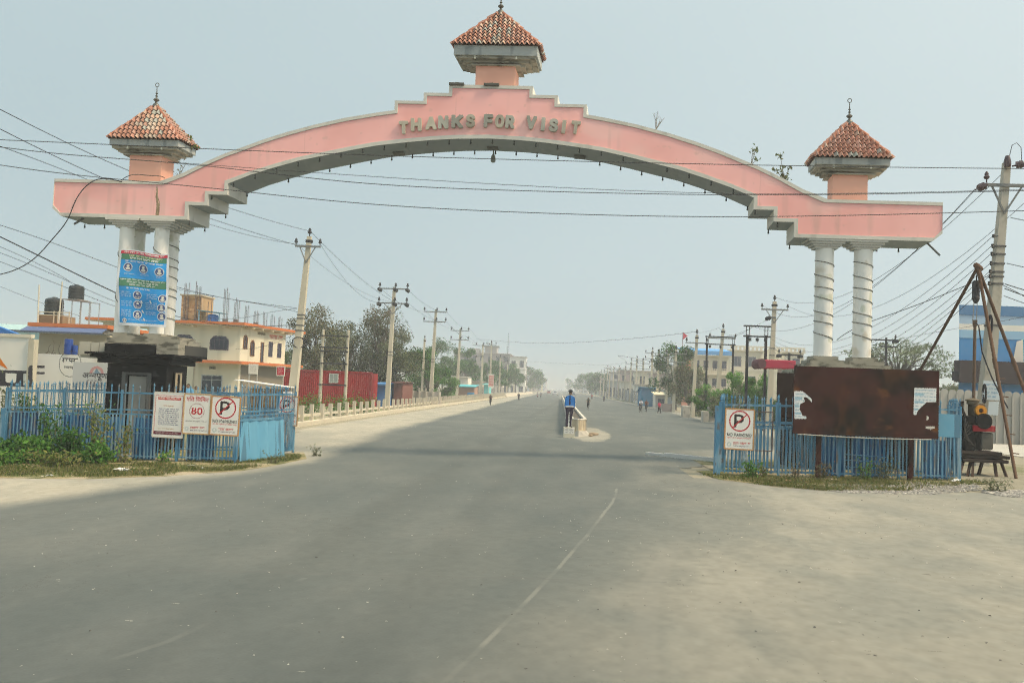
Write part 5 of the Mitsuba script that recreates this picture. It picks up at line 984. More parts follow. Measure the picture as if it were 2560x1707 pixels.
T2, _ = pole('second left pole with two cross arms and dark strain insulators', -14.95, 78, 10.9, .44, .24, .4, .24, [(10.72, 1.25, 1.25, False, P3, 'both'), (9.45, 1.25, 1.25, True, P3, 'both')], lean=.2, bands=(4.9, 5.2), top_pin=False, ins=1.5)
part(T2, 'cable_coil', MB().tube([(-15.2, 77.7 + .38 * math.cos(a), 4.4 + .38 * math.sin(a)) for a in np.linspace(0, 12.6, 50)], .04, 5), 'matte', BLK)
pole('third left pole with two plain cross arms', -14.3, 100, 10.9, .44, .24, .4, .24, [(10.6, 1.3, 1.2, False, P3, 'pin'), (9.5, 1.3, 1.2, False, P3, 'pin')], lean=.2, top_pin=False, bands=(5, 5.3), ins=1.4)
pole('thin short pole without arms behind the third left pole', -16.85, 110, 8.1, .3, .2, .3, .2, [], lean=.1, top_pin=True)
pole('fourth left pole with two cross arms before the grey block', -14.6, 128, 10.6, .44, .24, .4, .24, [(10.3, 1.4, 1.3, False, P3, 'pin'), (9.0, 1.4, 1.3, False, P3, 'pin')], lean=.2, top_pin=False, ins=1.5)
pole('fifth left pole carrying side insulators', -14.9, 172, 10.6, .46, .3, .4, .3, [(10.3, 2.0, 1.2, False, P3, 'pin'), (8.3, 1.2, .3, False, (-1.2,), 'disc')], top_pin=False, ins=1.6)
ordn = ['sixth', 'seventh', 'eighth', 'ninth', 'tenth', 'eleventh', 'twelfth']
for i, (y, h) in enumerate(((196, 12), (225, 10), (255, 9.5), (292, 10), (335, 9.6), (390, 10), (460, 10))):
    pole(f'{ordn[i]} pole of the left roadside row, faded by haze', -15.1 + .12 * i, y, h, .42, .28, .4, .28, [(h - .3, 1.1, 1.1, False, (-1, 0, 1), 'pin')], top_pin=True, ins=1.6)
RB_, XR = pole('big near right pole with stacked side insulators and notices behind the drilling rig', 14.04, 31, 10.75, .46, .21, .45, .21, [(9.93, .78, 1.3, True, (), 'pin')], lean=.83, pm='concrete', bands=(7.87, 7.6, 7.28, 7.0, 6.84, 6.6, 5.2), top_pin=False)
for z in (8.19, 7.87, 7.6, 7.28, 7.0, 6.84, 6.6):
    x = XR(z) - .15; m = MB().beam([x, 30.8, z], [x - .14, 30.8, z], .05, .03); m.lathe((x - .16, 30.8, z - .06), [(.03, 0), (.055, .03), (.035, .06), (.055, .09), (.03, .12)], 8); part(RB_, 'spool_insulator', m, 'gloss', BLK, smooth=40)
for x in (13.98, 15.95):
    m = MB(); disc(m, (x + .15, 30.75, 9.93), (-.9, -.1, -.45), .95); insul(m, (x + .12, 30.75, 9.98), 1.2); part(RB_, 'strain_insulator', m, 'gloss', (.075, .045, .05), smooth=40)
m = MB(); disc(m, (14.9, 30.7, 10.55), (.8, -.3, .15), .95); part(RB_, 'strain_insulator', m, 'gloss', (.075, .045, .05), smooth=40)
m = MB(); m.lathe((14.80, 30.8, 10.55), [(.1, 0), (.12, .15), (.09, .3), (.06, .38)], 9); part(RB_, 'top_insulator', m, 'gloss', (.075, .045, .05), smooth=40)
part(RB_, 'jumper', MB().tube([(14.86, 30.8, 10.9), (14.95, 30.8, 11.3), (15.1, 30.8, 11.38), (15.22, 30.75, 11.2), (15.22, 30.7, 10.7)], .012, 5), 'matte', BLK)
for z in (5.2, 2.9): part(RB_, 'cable_coil', MB().tube([(XR(z) - .24, 30.6 + .10 * math.cos(a), z + .3 * math.sin(a)) for a in np.linspace(0, 12.6, 40)], .035, 5), 'matte', BLK)
nf = flat((13.98, 30.70, 2.35), (1, 0, 0), (0.055, 0, 1), (0, -1, 0)); m = MB(); patch(m, nf, sg.box(0, .35, .56, .98).union(sg.box(.22, -.15, .55, .3)), .03); k = solo('pole_notice', 'pale blue notices pasted on the big right pole', 'poster', m, 'matte', (0.58, 0.65, 0.70)); prn(k, 'print', nf, [scrawl(.04, .5, z, .06, r_) for z in (.42, .55, .68, .82)], (0.22, 0.38, 0.55), .036)
pole('right pole behind the blue fence with a small strain fitting below its arm', 14.9, 65, 9.35, .42, .24, .4, .24, [(8.75, .95, .95, True, (-.9, .9), 'pin'), (8.2, .5, .1, False, (-.45,), 'disc')], lean=.25, ins=1.2, bands=(6, 5.5, 5))
pole('right pole next to the pair of thin black frame posts', 14.75, 86, 8.8, .40, .24, .4, .24, [(7.9, 1.3, 1.2, False, (-1.2, 1.2), 'pin')], lean=.55, ins=1.3)
pole('right pole left of the black frames near the concrete blocks', 13.25, 90, 8.4, .36, .24, .4, .24, [(7.6, 1.1, 1.1, False, (-1.0, 1.0), 'pin')], lean=.2, ins=1.5)
for i, (px, Y, h) in enumerate(((1684, 112, 7.9), (1642, 142, 8.8), (1626, 160, 10.0), (1588, 190, 9.6), (1560, 230, 8.5), (1531, 262, 9.2), (1516, 300, 10.5), (1500, 340, 10), (1486, 400, 10), (1665, 126, 8.0), (1604, 175, 8.6), (1574, 208, 9.4), (1545, 245, 9.0), (1522, 280, 9.8), (1508, 320, 9.6))):
    pole(f'{["first", "second", "third", "fourth", "fifth", "sixth", "seventh", "eighth", "ninth", "tenth", "eleventh", "twelfth", "thirteenth", "fourteenth", "fifteenth"][i]} of the fading right roadside poles beyond the low brick wall', at(px, 990, Y)[0], Y, h, .38, .26, .4, .26, [(h - .5, 1.3, 1.3, False, (-1.2, 1.2), 'pin'), (h - 1.5, 1.3, 1.3, False, (-1.2, 1.2), 'pin')], top_pin=True, ins=1.5, lean=.15)
def hframe(label, x0, x1, y, z, zb, oh):
    t = thing('transformer_frame', label, 'frame', 'black steel transformer frames on the right')
    for x in (x0, x1): part(t, 'post', MB().beam([x, y, -.2], [x, y, z + .1], .17, .12, up=(0, 1, 0)), 'matte', BLK); part(t, 'post_extension', MB().beam([x - .08, y, z], [x - .08, y, z + .68], .05, .05).beam([x + .12, y, z], [x + .12, y, z + .68], .05, .05), 'matte', (.10, .09, .09), kind='stuff')
    for zz in (z, z + .7): part(t, 'beam', MB().beam([x0 - oh, y - .1, zz], [x1 + oh, y - .1, zz], .1, .1), 'matte', BLK)
    for s in (.1, .5, .95):
        m = MB(); disc(m, (x0 + (x1 - x0) * s, y - .15, z - .03), (0, -.2, -1), .8); part(t, 'insulator', m, 'gloss', BLK, smooth=40)
    return t
hframe('nearer black two-post frame left of the red canopy', 12.68, 13.92, 62, 6.6, 2.3, .3); hframe('farther black two-post frame between two right poles', 13.5, 15.9, 84, 7.2, 2.3, .2)
pole('dark steel pole with a short cross arm right of the red canopy', at(1973, 880, 70)[0], 70, 5.95, .22, .16, .22, .16, [(5.8, .9, .9, False, (-.8, .8), 'both'), (4.6, .5, .9, False, (.8,), 'pin')], dark=True, top_pin=False, ins=1.2, group='dark steel poles on the right')
pole('thin dark T pole before the spreading tree behind the billboard', at(2215, 880, 70)[0], 70, 7.4, .17, .12, .2, .14, [(7.2, 1.2, .8, False, (.65,), 'both'), (6.7, .5, .8, False, (), 'pin')], dark=True, top_pin=False, ins=1.2, group='dark steel poles on the right')

WIRE = (0.045, 0.045, 0.05)
def wire(label, pts, r=.011, sub=10):
    pts = np.asarray(pts, float)
    if len(pts) > 2:
        from scipy.interpolate import CubicSpline, PchipInterpolator
        s = np.r_[0, np.cumsum(np.linalg.norm(np.diff(pts, axis=0), axis=1))]; pts = CubicSpline(s, pts)(np.linspace(0, s[-1], sub * len(pts)))
    return solo('overhead_wire', label, 'wire', MB().tube(pts, r, 5), 'matte', WIRE, group='overhead wires and cables')
def seen(*q): return [at(x, y, Y) for x, y, Y in q]
wire('topmost of the long wires crossing before the whole arch', seen((-400, 336, 24), (0, 350, 25), (480, 371, 25.5), (1200, 397, 26), (1780, 411, 26), (2560, 422, 26), (3000, 424, 26)))
wire('long sagging wire across the sky under the arch crown, ending level with the right neck', seen((-400, 345, 24), (0, 368, 25), (100, 380, 25), (470, 411, 25.5), (860, 454, 25.8), (1300, 477, 26), (1780, 487, 26), (2200, 485, 26), (2560, 477, 26), (3000, 468, 26)))
wire('thin wire just above the middle long wire', seen((420, 405, 26.8), (760, 430, 26.8), (1300, 464, 27), (1780, 483, 27), (2100, 484, 27), (2560, 474, 27), (2900, 462, 27)), .008)
wire('lowest of the long wires crossing before the whole arch', seen((-400, 372, 24), (0, 413, 25), (100, 427, 25), (500, 468, 25.5), (860, 505, 25.8), (1300, 531, 26), (1780, 542, 26), (2200, 537, 26), (2560, 527, 26), (3000, 512, 26)))
wire('wire slanting down behind the left neck to the top of the nearest left pole', seen((-500, 30, 13), (0, 274, 23), (324, 428, 33), (578, 522, 42), (775, 578, 51)), .012)
wire('wire slanting down behind the left end of the beam to the nearest left pole', seen((-500, 90, 13), (0, 323, 23), (254, 444, 31), (530, 548, 41), (742, 613, 51)), .012)
wire('third slanting wire meeting the left end of the beam', seen((-500, 200, 14), (0, 366, 23), (193, 439, 30), (520, 560, 41), (804, 616, 51)), .010)
wire('black cable hanging in a loop from the left end of the arch', seen((305, 455, 27.9), (265, 447, 27.88), (243, 449, 27.86), (228, 456, 27.86), (211, 470, 27.86), (184, 513, 27.86), (171, 545, 27.86), (131, 598, 27.8), (87, 645, 27.6), (44, 672, 27.4), (0, 686, 27.2), (-200, 690, 26)), .017, 6)
wire('cable bent over the top of the beam before the left neck', seen((303, 452, 28.05), (315, 443, 28.03), (335, 437, 28.03), (370, 439, 28.03), (400, 441, 28.1), (412, 446, 28.3)), .013, 6)
wire('thick dark cable running down to the banner from the left', seen((-300, 455, 30), (0, 592, 31), (150, 665, 32), (300, 737, 33), (420, 790, 34)), .022)
wire('faint wire above the thick dark cable', seen((-300, 480, 34), (0, 563, 36), (150, 614, 37), (300, 671, 38), (560, 745, 44), (745, 780, 51)), .012)
wire('wire running to the raised black tank', seen((-300, 520, 40), (0, 617, 43), (95, 660, 45), (175, 706, 49.4)), .012)
wire('wire passing above the black tanks to the left columns', seen((-300, 560, 38), (0, 632, 40), (150, 694, 42), (290, 755, 44), (450, 800, 48)), .011)
wire('low wire passing behind the raised black tank', seen((-300, 540, 42), (0, 654, 44), (171, 721, 48), (300, 770, 52), (470, 812, 56)), .013)
wire('faint lowest wire at the left edge', seen((-300, 610, 48), (0, 716, 50), (90, 752, 52), (200, 790, 54)), .010)
wire('service wire from the house roof to the nearest left pole', seen((430, 788, 58), (500, 803, 57), (590, 815, 55), (660, 816, 53), (738, 812, 51)), .02)
wire('upper service wire behind the rusty rods', seen((440, 722, 60), (560, 745, 57), (660, 760, 54), (742, 770, 51)), .013)
wire('second service wire behind the rusty rods', seen((480, 790, 60), (600, 795, 57), (680, 780, 53), (742, 772, 51)), .012)
wire('thin service wire drawn to the house wall', seen((742, 830, 51), (680, 860, 57), (590, 872, 65.5)), .010)
def run(label, a, b, sag, r=.012): return wire(label, catenary(a, b, sag, 20), r, 1)
run('wire from the top of the nearest left pole to the second', (-14.73, 51, 11.1), (-14.75, 78, 9.6), .35); run('lower wire between the first two left poles', (-14.05, 51, 10.3), (-16.1, 78, 9.5), .8, .01); run('third wire between the first two left poles', (-15.45, 51, 10.3), (-13.6, 78, 9.5), .9, .008)
nm_ = ['second and third', 'third and fourth', 'fourth and fifth']
for i, (a, b) in enumerate((((78, -14.75), (100, -14.1)), ((100, -14.1), (128, -14.4)), ((128, -14.4), (172, -14.9)))):
    for j, (o, z, w_) in enumerate(((-1.2, 10.7, 'outer upper'), (1.2, 10.7, 'inner upper'), (1.2, 9.6, 'inner lower'))): run(f'{w_} wire between the {nm_[i]} left poles', (a[1] + o, a[0], z), (b[1] + o, b[0], z - .1), .45, .012)
for i, z in enumerate((8.19, 7.87, 7.6, 7.28, 7.0, 6.84, 6.6)):
    run(f'{["first", "second", "third", "fourth", "fifth", "sixth", "seventh"][i]} wire from the top of the stacked insulators on the big right pole', (XR(z) - .33, 30.8, z), (14.95 + .05 * i, 64.8, 6.9 - .30 * i), 1.9 + .08 * i, .009)
run('left arm wire from the big right pole back to the arms behind', (13.7, 30.7, 9.75), (14.2, 64.9, 9.1), 2.3, .010); run('top wire from the big right pole back to the pole behind', (14.8, 30.8, 10.5), (15.1, 65, 9.7), 2.0, .010); run('right arm wire from the big right pole back to the pole behind', (15.75, 30.7, 9.75), (16, 64.9, 9.1), 2.2, .009)
run('second left arm wire from the big right pole', (13.7, 30.7, 9.7), (13.0, 62, 7.3), 1.9, .009)
run('wire from the right poles to the black frame', (15.0, 65, 8.3), (14.8, 84, 7.9), .3, .011); run('wire from the black frame to the farther right pole', (13.0, 62, 7.3), (14.9, 86, 8.9), .7, .010); run('wire between the two farther right poles', (14.9, 86, 8.9), (13.4, 90, 8.6), .1, .01)
for i, (z, z2) in enumerate(((10.7, 10.9), (8.85, 9.0), (7.3, 7.4), (6.6, 6.2), (6.45, 5.9), (6.2, 5.9))): run(f'{["highest", "second", "third", "fourth", "fifth", "lowest"][i]} wire leaving the big right pole to the right', (XR(z) + .25, 30.9, z), (24, 31.5 + i, z2), .35, .012 if i not in (3, 4) else .017)
wire('upper wire crossing the road high between the far poles', seen((1190, 848, 172), (1300, 856, 160), (1412, 857, 140), (1560, 848, 118), (1738, 829, 90)), .02)
wire('lower wire crossing the road between the farthest poles', seen((1300, 902, 300), (1420, 909, 290), (1530, 911, 262), (1640, 905, 142)), .025)
wire('dark cable from the right columns to the dark T pole', seen((2092, 850, 33), (2150, 815, 32.5), (2230, 785, 32), (2330, 748, 31.5), (2470, 690, 30.9)), .013)
wire('cable along the back of the right yard', seen((1960, 905, 80), (2100, 880, 75), (2215, 855, 70), (2400, 820, 60), (2480, 700, 31)), .012)
# ---------------------------------------------------------------- plants
def leafmesh(P, D, L, W, fold=.25, r=nr):
    # P centres (n,3), D directions (n,3); each leaf a folded diamond of four triangles
    n = len(P); D = D / (np.linalg.norm(D, axis=1, keepdims=True) + 1e-9)
    u = np.cross(D, r.normal(size=(n, 3))); u /= np.linalg.norm(u, axis=1, keepdims=True) + 1e-9; nn = np.cross(D, u)
    L = np.broadcast_to(L, n)[:, None]; W = np.broadcast_to(W, n)[:, None]
    a, b = P - D * L / 2, P + D * L / 2; c, d = P + u * W / 2 + nn * W * fold, P - u * W / 2 + nn * W * fold
    V = np.stack([a, c, b, d, P], 1).reshape(-1, 3); i = np.arange(n)[:, None] * 5
    F = np.vstack([i + np.array([[0, 1, 4]]), i + np.array([[1, 2, 4]]), i + np.array([[2, 3, 4]]), i + np.array([[3, 0, 4]])])
    return V, F
def leafcol(n, pal, jit=.22, r=nr):
    c = np.array(pal)[r.randint(0, len(pal), n)] * (1 + jit * r.normal(size=(n, 1))); return np.repeat(np.clip(c, .004, .8), 5, 0)
def foliage(t, name, P, D, L, W, pal, kind='stuff'):
    V, F = leafmesh(P, D, L, W); m = trimesh.Trimesh(V, F, process=False); return part(t, name, m, 'leaf', leafcol(len(P), pal), kind=kind)
def bush(label, c, w, d, h, n, L, pal, name='weed_bush', cat='plant', stems=6, group=None, up=.4):
    t = thing(name, label, cat, group); c = np.asarray(c, float); m = MB(); tips = []
    for i in range(stems):
        q = np.array([c[0] + nr.uniform(-.4, .4) * w, c[1] + nr.uniform(-.4, .4) * d, c[2] + h * nr.uniform(.5, 1)]); b = c + [nr.uniform(-.2, .2) * w, nr.uniform(-.2, .2) * d, -.05]
        m.tube([b, (b + q) / 2 + nr.normal(size=3) * .04 * h, q], [.012 + .01 * h, .009, .005], 5); tips.append((b, q))
    part(t, 'stems', m, 'matte', (0.12, 0.11, 0.06), kind='stuff')
    k = nr.randint(0, stems, n); s = nr.beta(1.6, 1.0, n)[:, None]; B = np.array([x[0] for x in tips])[k]; Q = np.array([x[1] for x in tips])[k]
    P = B + (Q - B) * s + nr.normal(size=(n, 3)) * np.array([w, d, h]) * .14; P[:, 2] = np.maximum(P[:, 2], c[2] + .03)
    D = nr.normal(size=(n, 3)); D[:, 2] += up
    foliage(t, 'leaves', P, D, L * nr.uniform(.6, 1.3, n), L * .55 * nr.uniform(.7, 1.2, n), pal); return t
GR_DARK = [(0.049, 0.138, 0.035), (0.075, 0.186, 0.045), (0.100, 0.225, 0.047), (0.067, 0.157, 0.056)]; GR_MID = [(0.105, 0.254, 0.050), (0.135, 0.302, 0.065), (0.083, 0.205, 0.043), (0.180, 0.332, 0.071)]; GR_YEL = [(0.247, 0.260, 0.078), (0.182, 0.234, 0.065), (0.286, 0.273, 0.117), (0.117, 0.182, 0.052)]
GR_OLIVE = [(0.152, 0.184, 0.098), (0.205, 0.232, 0.125), (0.116, 0.145, 0.081), (0.232, 0.222, 0.133)]; GR_BROWN = [(0.241, 0.168, 0.126), (0.274, 0.210, 0.151), (0.177, 0.168, 0.109), (0.145, 0.160, 0.092)]
G = 'weeds along the foot of the left fence'
for i, (x, y, w, h, n, L, pal, lb) in enumerate((
    (-15.4, 23.9, 1.0, .55, 420, .11, GR_DARK, 'low dark weed clump at the left corner of the left fence'), (-14.7, 23.6, 1.3, .62, 620, .12, GR_DARK, 'broad dark weed clump under the left sheet panel'),
    (-14.1, 24.5, .7, 1.25, 360, .10, GR_DARK, 'tall dark weed standing against the left fence'), (-13.8, 23.5, 1.3, .55, 620, .12, GR_MID, 'fresh green weed clump left of the middle'),
    (-13.1, 23.7, 1.2, .70, 640, .12, GR_DARK, 'dense dark weed clump in the middle of the weeds'), (-12.75, 24.4, .5, 1.35, 280, .09, GR_YEL, 'tall yellowish weed spire reaching the middle rail'),
    (-12.2, 23.5, 1.1, .52, 520, .11, GR_MID, 'round green weed clump right of the spire'), (-11.95, 24.35, .55, .95, 130, .10, GR_YEL, 'sparse pale weed with round leaves before the bars'),
    (-14.4, 22.7, 1.6, .34, 520, .10, GR_MID, 'low spreading weed at the front left'), (-12.9, 22.7, 1.6, .30, 480, .09, GR_YEL, 'low spreading weed at the front middle'), (-10.9, 24.5, .5, .28, 110, .08, GR_MID, 'small weed under the notice board'))):
    bush(lb, gx(x, y), w, .7, h * 1.25, int(n * 1.1), L * 1.3, pal, group=G, stems=9 if h < .8 else 4)
bush('shrub standing beyond the left end of the left fence', gx(-17.3, 27.5), 1.6, 1.2, 1.9, 900, .12, GR_OLIVE, name='shrub', cat='shrub', stems=12)
bush('leafy creeper grown through the upper left bars', gx(-15.3, 25.3) + [0, 0, .9], 1.0, .3, 1.0, 320, .09, GR_DARK, name='creeper', cat='plant', stems=6)
bush('shrub growing inside the left fence', gx(-14.0, 26.3), 1.6, .8, 1.5, 380, .10, GR_MID, name='shrub', cat='shrub', stems=8)
bush('small pale weed at the foot of the gate leaf', gx(-8.0, 25.2), .5, .4, .35, 90, .07, GR_OLIVE, stems=5)
bush('small dark weed at the end of the left fence return', gx(-7.6, 28.2), .5, .4, .3, 90, .07, GR_OLIVE, stems=5)
G2 = 'weeds along the foot of the right fence'
for x, y, w, h, n, L, pal, lb in ((5.15, 24.3, .55, .45, 150, .11, GR_MID, 'broad leafed weed under the right no parking sign'), (5.55, 24.5, .4, .4, 90, .08, GR_YEL, 'thin pale weed beside the broad leafed one'), (8.05, 24.2, .45, .62, 170, .07, GR_MID, 'feathery green weed before the cross grille'), (8.6, 24.5, .9, .55, 240, .07, GR_OLIVE, 'dull dry weed clump under the middle of the billboard'), (7.0, 24.2, .6, .55, 130, .08, GR_BROWN, 'brown dry weed at the left billboard leg'), (6.3, 24.3, .5, .5, 90, .07, GR_BROWN, 'wispy brown weed left of the billboard leg')):
    bush(lb, gx(x, y), w, .4, h, n, L, pal, group=G2, stems=7)
bush('grey green weeds on the rubble at the right edge', gx(10.6, 22.4), .8, .6, .3, 240, .06, GR_OLIVE, stems=9)
# grass
def grass(key, label, pts, h, pal):
    n = len(pts); D = nr.normal(size=(n, 3)) * .45; D[:, 2] = 1; hh = h * nr.uniform(.5, 1.4, n); P = pts.copy(); P[:, 2] += hh * .42
    V, F = leafmesh(P, D, hh, .014 + .01 * nr.rand(n), .1); k = key_of(key); put(k, trimesh.Trimesh(V, F, process=False), 'leaf', leafcol(n, pal)); labels[k] = {'kind': 'stuff', 'label': label}
def scatter(poly, n, dens=None):
    x0, y0, x1, y1 = poly.bounds; out = []
    while len(out) < n:
        q = nr.uniform((x0, y0), (x1, y1), (4 * n, 2)); q = q[shapely.contains_xy(poly, q[:, 0], q[:, 1])]
        k = meshkit.noise(np.c_[q * 1.1, q[:, 0] * 0], 5); q = q[nr.rand(len(q)) < np.clip((k - .22) * 2.0, .03, 1)]; out += list(q)
    q = np.array(out[:n]); return np.c_[q, gz(q[:, 0], q[:, 1])]
LG = sg.Polygon([(-22, 20.2), (-12.5, 20.0), (-10.8, 20.2), (-9.4, 21.2), (-8.2, 22.9), (-7.9, 24.5), (-7.7, 27), (-8.5, 29.5), (-9.0, 25.2), (-15.8, 25.2), (-22, 26)])
GRASSY = [(.12, .16, .045), (.17, .19, .06), (.22, .21, .09), (.09, .14, .035), (.27, .24, .12)]
grass('grass', 'short patchy green and dry grass before the left fence', scatter(LG, 26000), .10, GRASSY)
RG = sg.Polygon([(3.9, 24.9), (4.2, 23.9), (4.9, 22.6), (6.2, 21.5), (8.2, 21.9), (10.3, 23.6), (11.6, 24.5), (11, 25.0)])
grass('grass', 'sparse dry grass along the foot of the right fence', scatter(RG, 9000), .09, GRASSY[1:])
# bare verge soil under the grass
def slab(poly, dz, mat, name, label):
    g = shapely.segmentize(poly, .8); v, f = trimesh.creation.triangulate_polygon(g, engine='earcut')
    m = trimesh.Trimesh(np.c_[v, gz(v[:, 0], v[:, 1]) + dz], f, process=False); m = m.subdivide().subdivide(); vv = np.array(m.vertices); vv[:, 2] = gz(vv[:, 0], vv[:, 1]) + dz; m.vertices = vv
    struct(name, m, mat, label=label)
def _verge(p, n, uv):
    f = fbm(p.x * 2.2, p.y * 2.2, 0, 4); c = mix((0.26, 0.22, 0.13), (0.13, 0.135, 0.06), smoothstep(0.35, 0.6, f)); return mix(c, (0.36, 0.31, 0.22), smoothstep(.55, .75, fbm(p.x * 1.1 + 5, p.y * 1.1, 0, 3))) * (0.8 + 0.4 * fbm(p.x * 20, p.y * 20, 0, 2))
scene['verge_soil'] = prin(proc(_verge), 0.95, 0, 0.1)
slab(LG.buffer(.15), .006, 'verge_soil', 'verge', 'grassy verge soil round the left fence'); slab(sg.Polygon([(4.0, 26.2), (4.2, 23.7), (5.2, 22.5), (7, 22.8), (9.5, 23.7), (11.3, 24.3), (11.2, 26.2)]), .006, 'verge_soil', 'verge', 'soil under the right fence'); slab(sg.box(-15.7, 25.2, -9.1, 31), .004, 'verge_soil', 'verge', 'soil inside the left fence'); slab(sg.box(4.5, 26.0, 10.7, 31), .0085, 'verge_soil', 'verge', 'soil inside the right fence')
# gravel, stones, litter
def stones(key, label, poly, n, s0, s1, cols, kind='stuff'):
    q = nr.uniform(poly.bounds[:2], poly.bounds[2:], (n * 3, 2)); q = q[shapely.contains_xy(poly, q[:, 0], q[:, 1])][:n]; base = trimesh.creation.icosphere(subdivisions=0); m = MB(); cc = []
    for x, y in q:
        v = base.vertices * (1 + .3 * nr.uniform(-1, 1, (12, 1))) * nr.uniform(s0, s1) * np.array([1, 1, .6]); m.add(v + [x, y, float(gz(x, y)) + s0 * .3], base.faces); cc.append(np.tile(np.array(cols[nr.randint(len(cols))]) * nr.uniform(.7, 1.2), (12, 1)))
    k = key_of(key); put(k, m, 'matte', np.vstack(cc)); labels[k] = {'kind': kind, 'label': label}
SC = [(.42, .40, .35), (.33, .31, .28), (.50, .47, .42), (.26, .25, .23)]
stones('gravel', 'loose grey gravel before the right fence', sg.Polygon([(5.9, 22.4), (6.6, 21.2), (8.6, 21.3), (10.4, 22.7), (11, 24.4), (9, 24.2), (7.2, 23.4)]), 2600, .012, .04, SC)
stones('gravel', 'small rubble heap at the right edge', sg.Point(11.0, 21.9).buffer(.9), 700, .02, .06, SC); stones('gravel', 'pebbles scattered on the dusty right side of the road', sg.box(2, 8, 12, 21), 260, .006, .018, [(.2, .19, .16), (.1, .1, .09), (.5, .47, .4)]); stones('gravel', 'grit scattered on the asphalt', sg.box(-9, 7, 2, 22), 260, .005, .014, [(.12, .12, .11), (.45, .44, .4)])
WHT = [(.75, .76, .74), (.66, .68, .68), (.70, .62, .50)]
def litter(label, x, y, w, h, c, seed):
    r = np.random.RandomState(seed); u, v = np.meshgrid(np.linspace(-1, 1, 6), np.linspace(-1, 1, 5), indexing='ij'); z = r.rand(6, 5) * h; P = np.stack([x + u * w / 2 + r.normal(size=u.shape) * w * .06, y + v * w * .3, float(gz(x, y)) + .012 + z], -1).reshape(-1, 3)
    F = [[i * 5 + j, (i + 1) * 5 + j, (i + 1) * 5 + j + 1, i * 5 + j + 1] for i in range(5) for j in range(4)]; solo('litter', label, 'litter', MB().add(P, F), 'matte', c, group='scraps of litter on the verges')
for i, (px, py, w, h, c, lb) in enumerate(((305, 1180, .36, .10, WHT[0], 'largest white plastic bag on the left grass'), (83, 1182, .14, .04, WHT[1], 'small white scrap on the left grass edge'), (125, 1190, .16, .04, WHT[1], 'white scrap at the road edge left of the bag'), (108, 1193, .12, .03, WHT[2], 'tiny buff scrap at the road edge'), (215, 1183, .16, .05, WHT[2], 'buff paper scrap left of the big bag'), (335, 1183, .10, .05, (.5, .2, .1), 'orange wrapper right of the big bag'), (478, 1166, .22, .04, WHT[0], 'thin white strip under the no parking sign'), (500, 1172, .2, .04, WHT[1], 'pale wrapper below the no parking sign'), (620, 1150, .12, .04, WHT[1], 'small pale scrap beside the gate leaf'), (2388, 1205, .24, .09, WHT[0], 'white bag at the right end of the right fence'), (2003, 1216, .2, .05, WHT[1], 'white scrap below the left billboard leg'), (1970, 1205, .13, .06, (.5, .28, .18), 'reddish wrapper at the right fence foot'), (2352, 1200, .12, .05, WHT[1], 'small white scrap near the right end of the right fence'), (690, 1140, .2, .1, (.3, .25, .2), 'brown rag at the end of the left fence return'))):
    p = gp(px, py); litter(lb, p[0], p[1], w, h, c, i)

# plants rooted on the arch
def sprig(label, base, stems, n, L, pal, bare=False, name='wall_plant'):
    t = thing(name, label, 'plant', 'plants rooted on the arch'); m = MB(); tips = []; base = np.asarray(base, float)
    for dx, dz, dy in stems:
        q = base + [dx, dy, dz]; mid = (base + q) / 2 + [dx * .1, 0, dz * .12]; m.tube([base - [0, 0, .05], mid, q], [.013, .010, .005], 5); tips.append(q)
        if bare:
            for s in (.5, .7): p0 = base + (q - base) * s; m.tube([p0, p0 + [nr.uniform(-.1, .1), 0, .14]], [.006, .003], 4)
    part(t, 'stems', m, 'matte', (0.22, 0.19, 0.15) if bare else (0.16, 0.13, 0.08), kind='stuff')
    if not bare:
        P = np.vstack([q + nr.normal(size=(n, 3)) * .055 for q in tips]); D = nr.normal(size=(len(P), 3)); D[:, 2] -= .5; foliage(t, 'leaves', P, D, L, L * .5, pal)
b = at(1640, 321, 28.4); sprig('bare leafless twig on the right shoulder of the arch', b, [(.03, .55, 0), (-.06, .5, .05), (.26, .34, 0), (.12, .2, 0)], 0, .1, GR_MID, True)
b = at(1878, 410, 28.5); sprig('slender leafy sprig on the right shoulder, left of the bushier one', b, [(.14, .46, 0), (.16, .12, 0), (.05, .44, .05)], 12, .12, GR_OLIVE)
b = at(1962, 452, 28.5); sprig('bushier leafy sprig on the right shoulder of the arch', b, [(-.16, .78, 0), (-.12, .35, 0), (.12, .4, 0), (-.32, .36, 0), (0, .12, 0), (-.04, .2, .1), (.02, .05, 0)], 14, .13, GR_OLIVE)
b = at(478, 372, 28.9); sprig('small green plant on the right eave of the left pavilion', b, [(-.05, .3, 0), (.12, .12, 0), (-.12, .05, 0)], 12, .14, GR_YEL)
b = at(447, 440, 28.6); sprig('dry hanging twigs beside the left neck', b, [(.05, .3, 0), (.22, .42, 0), (-.08, .1, 0), (.12, .08, 0)], 4, .09, GR_BROWN)

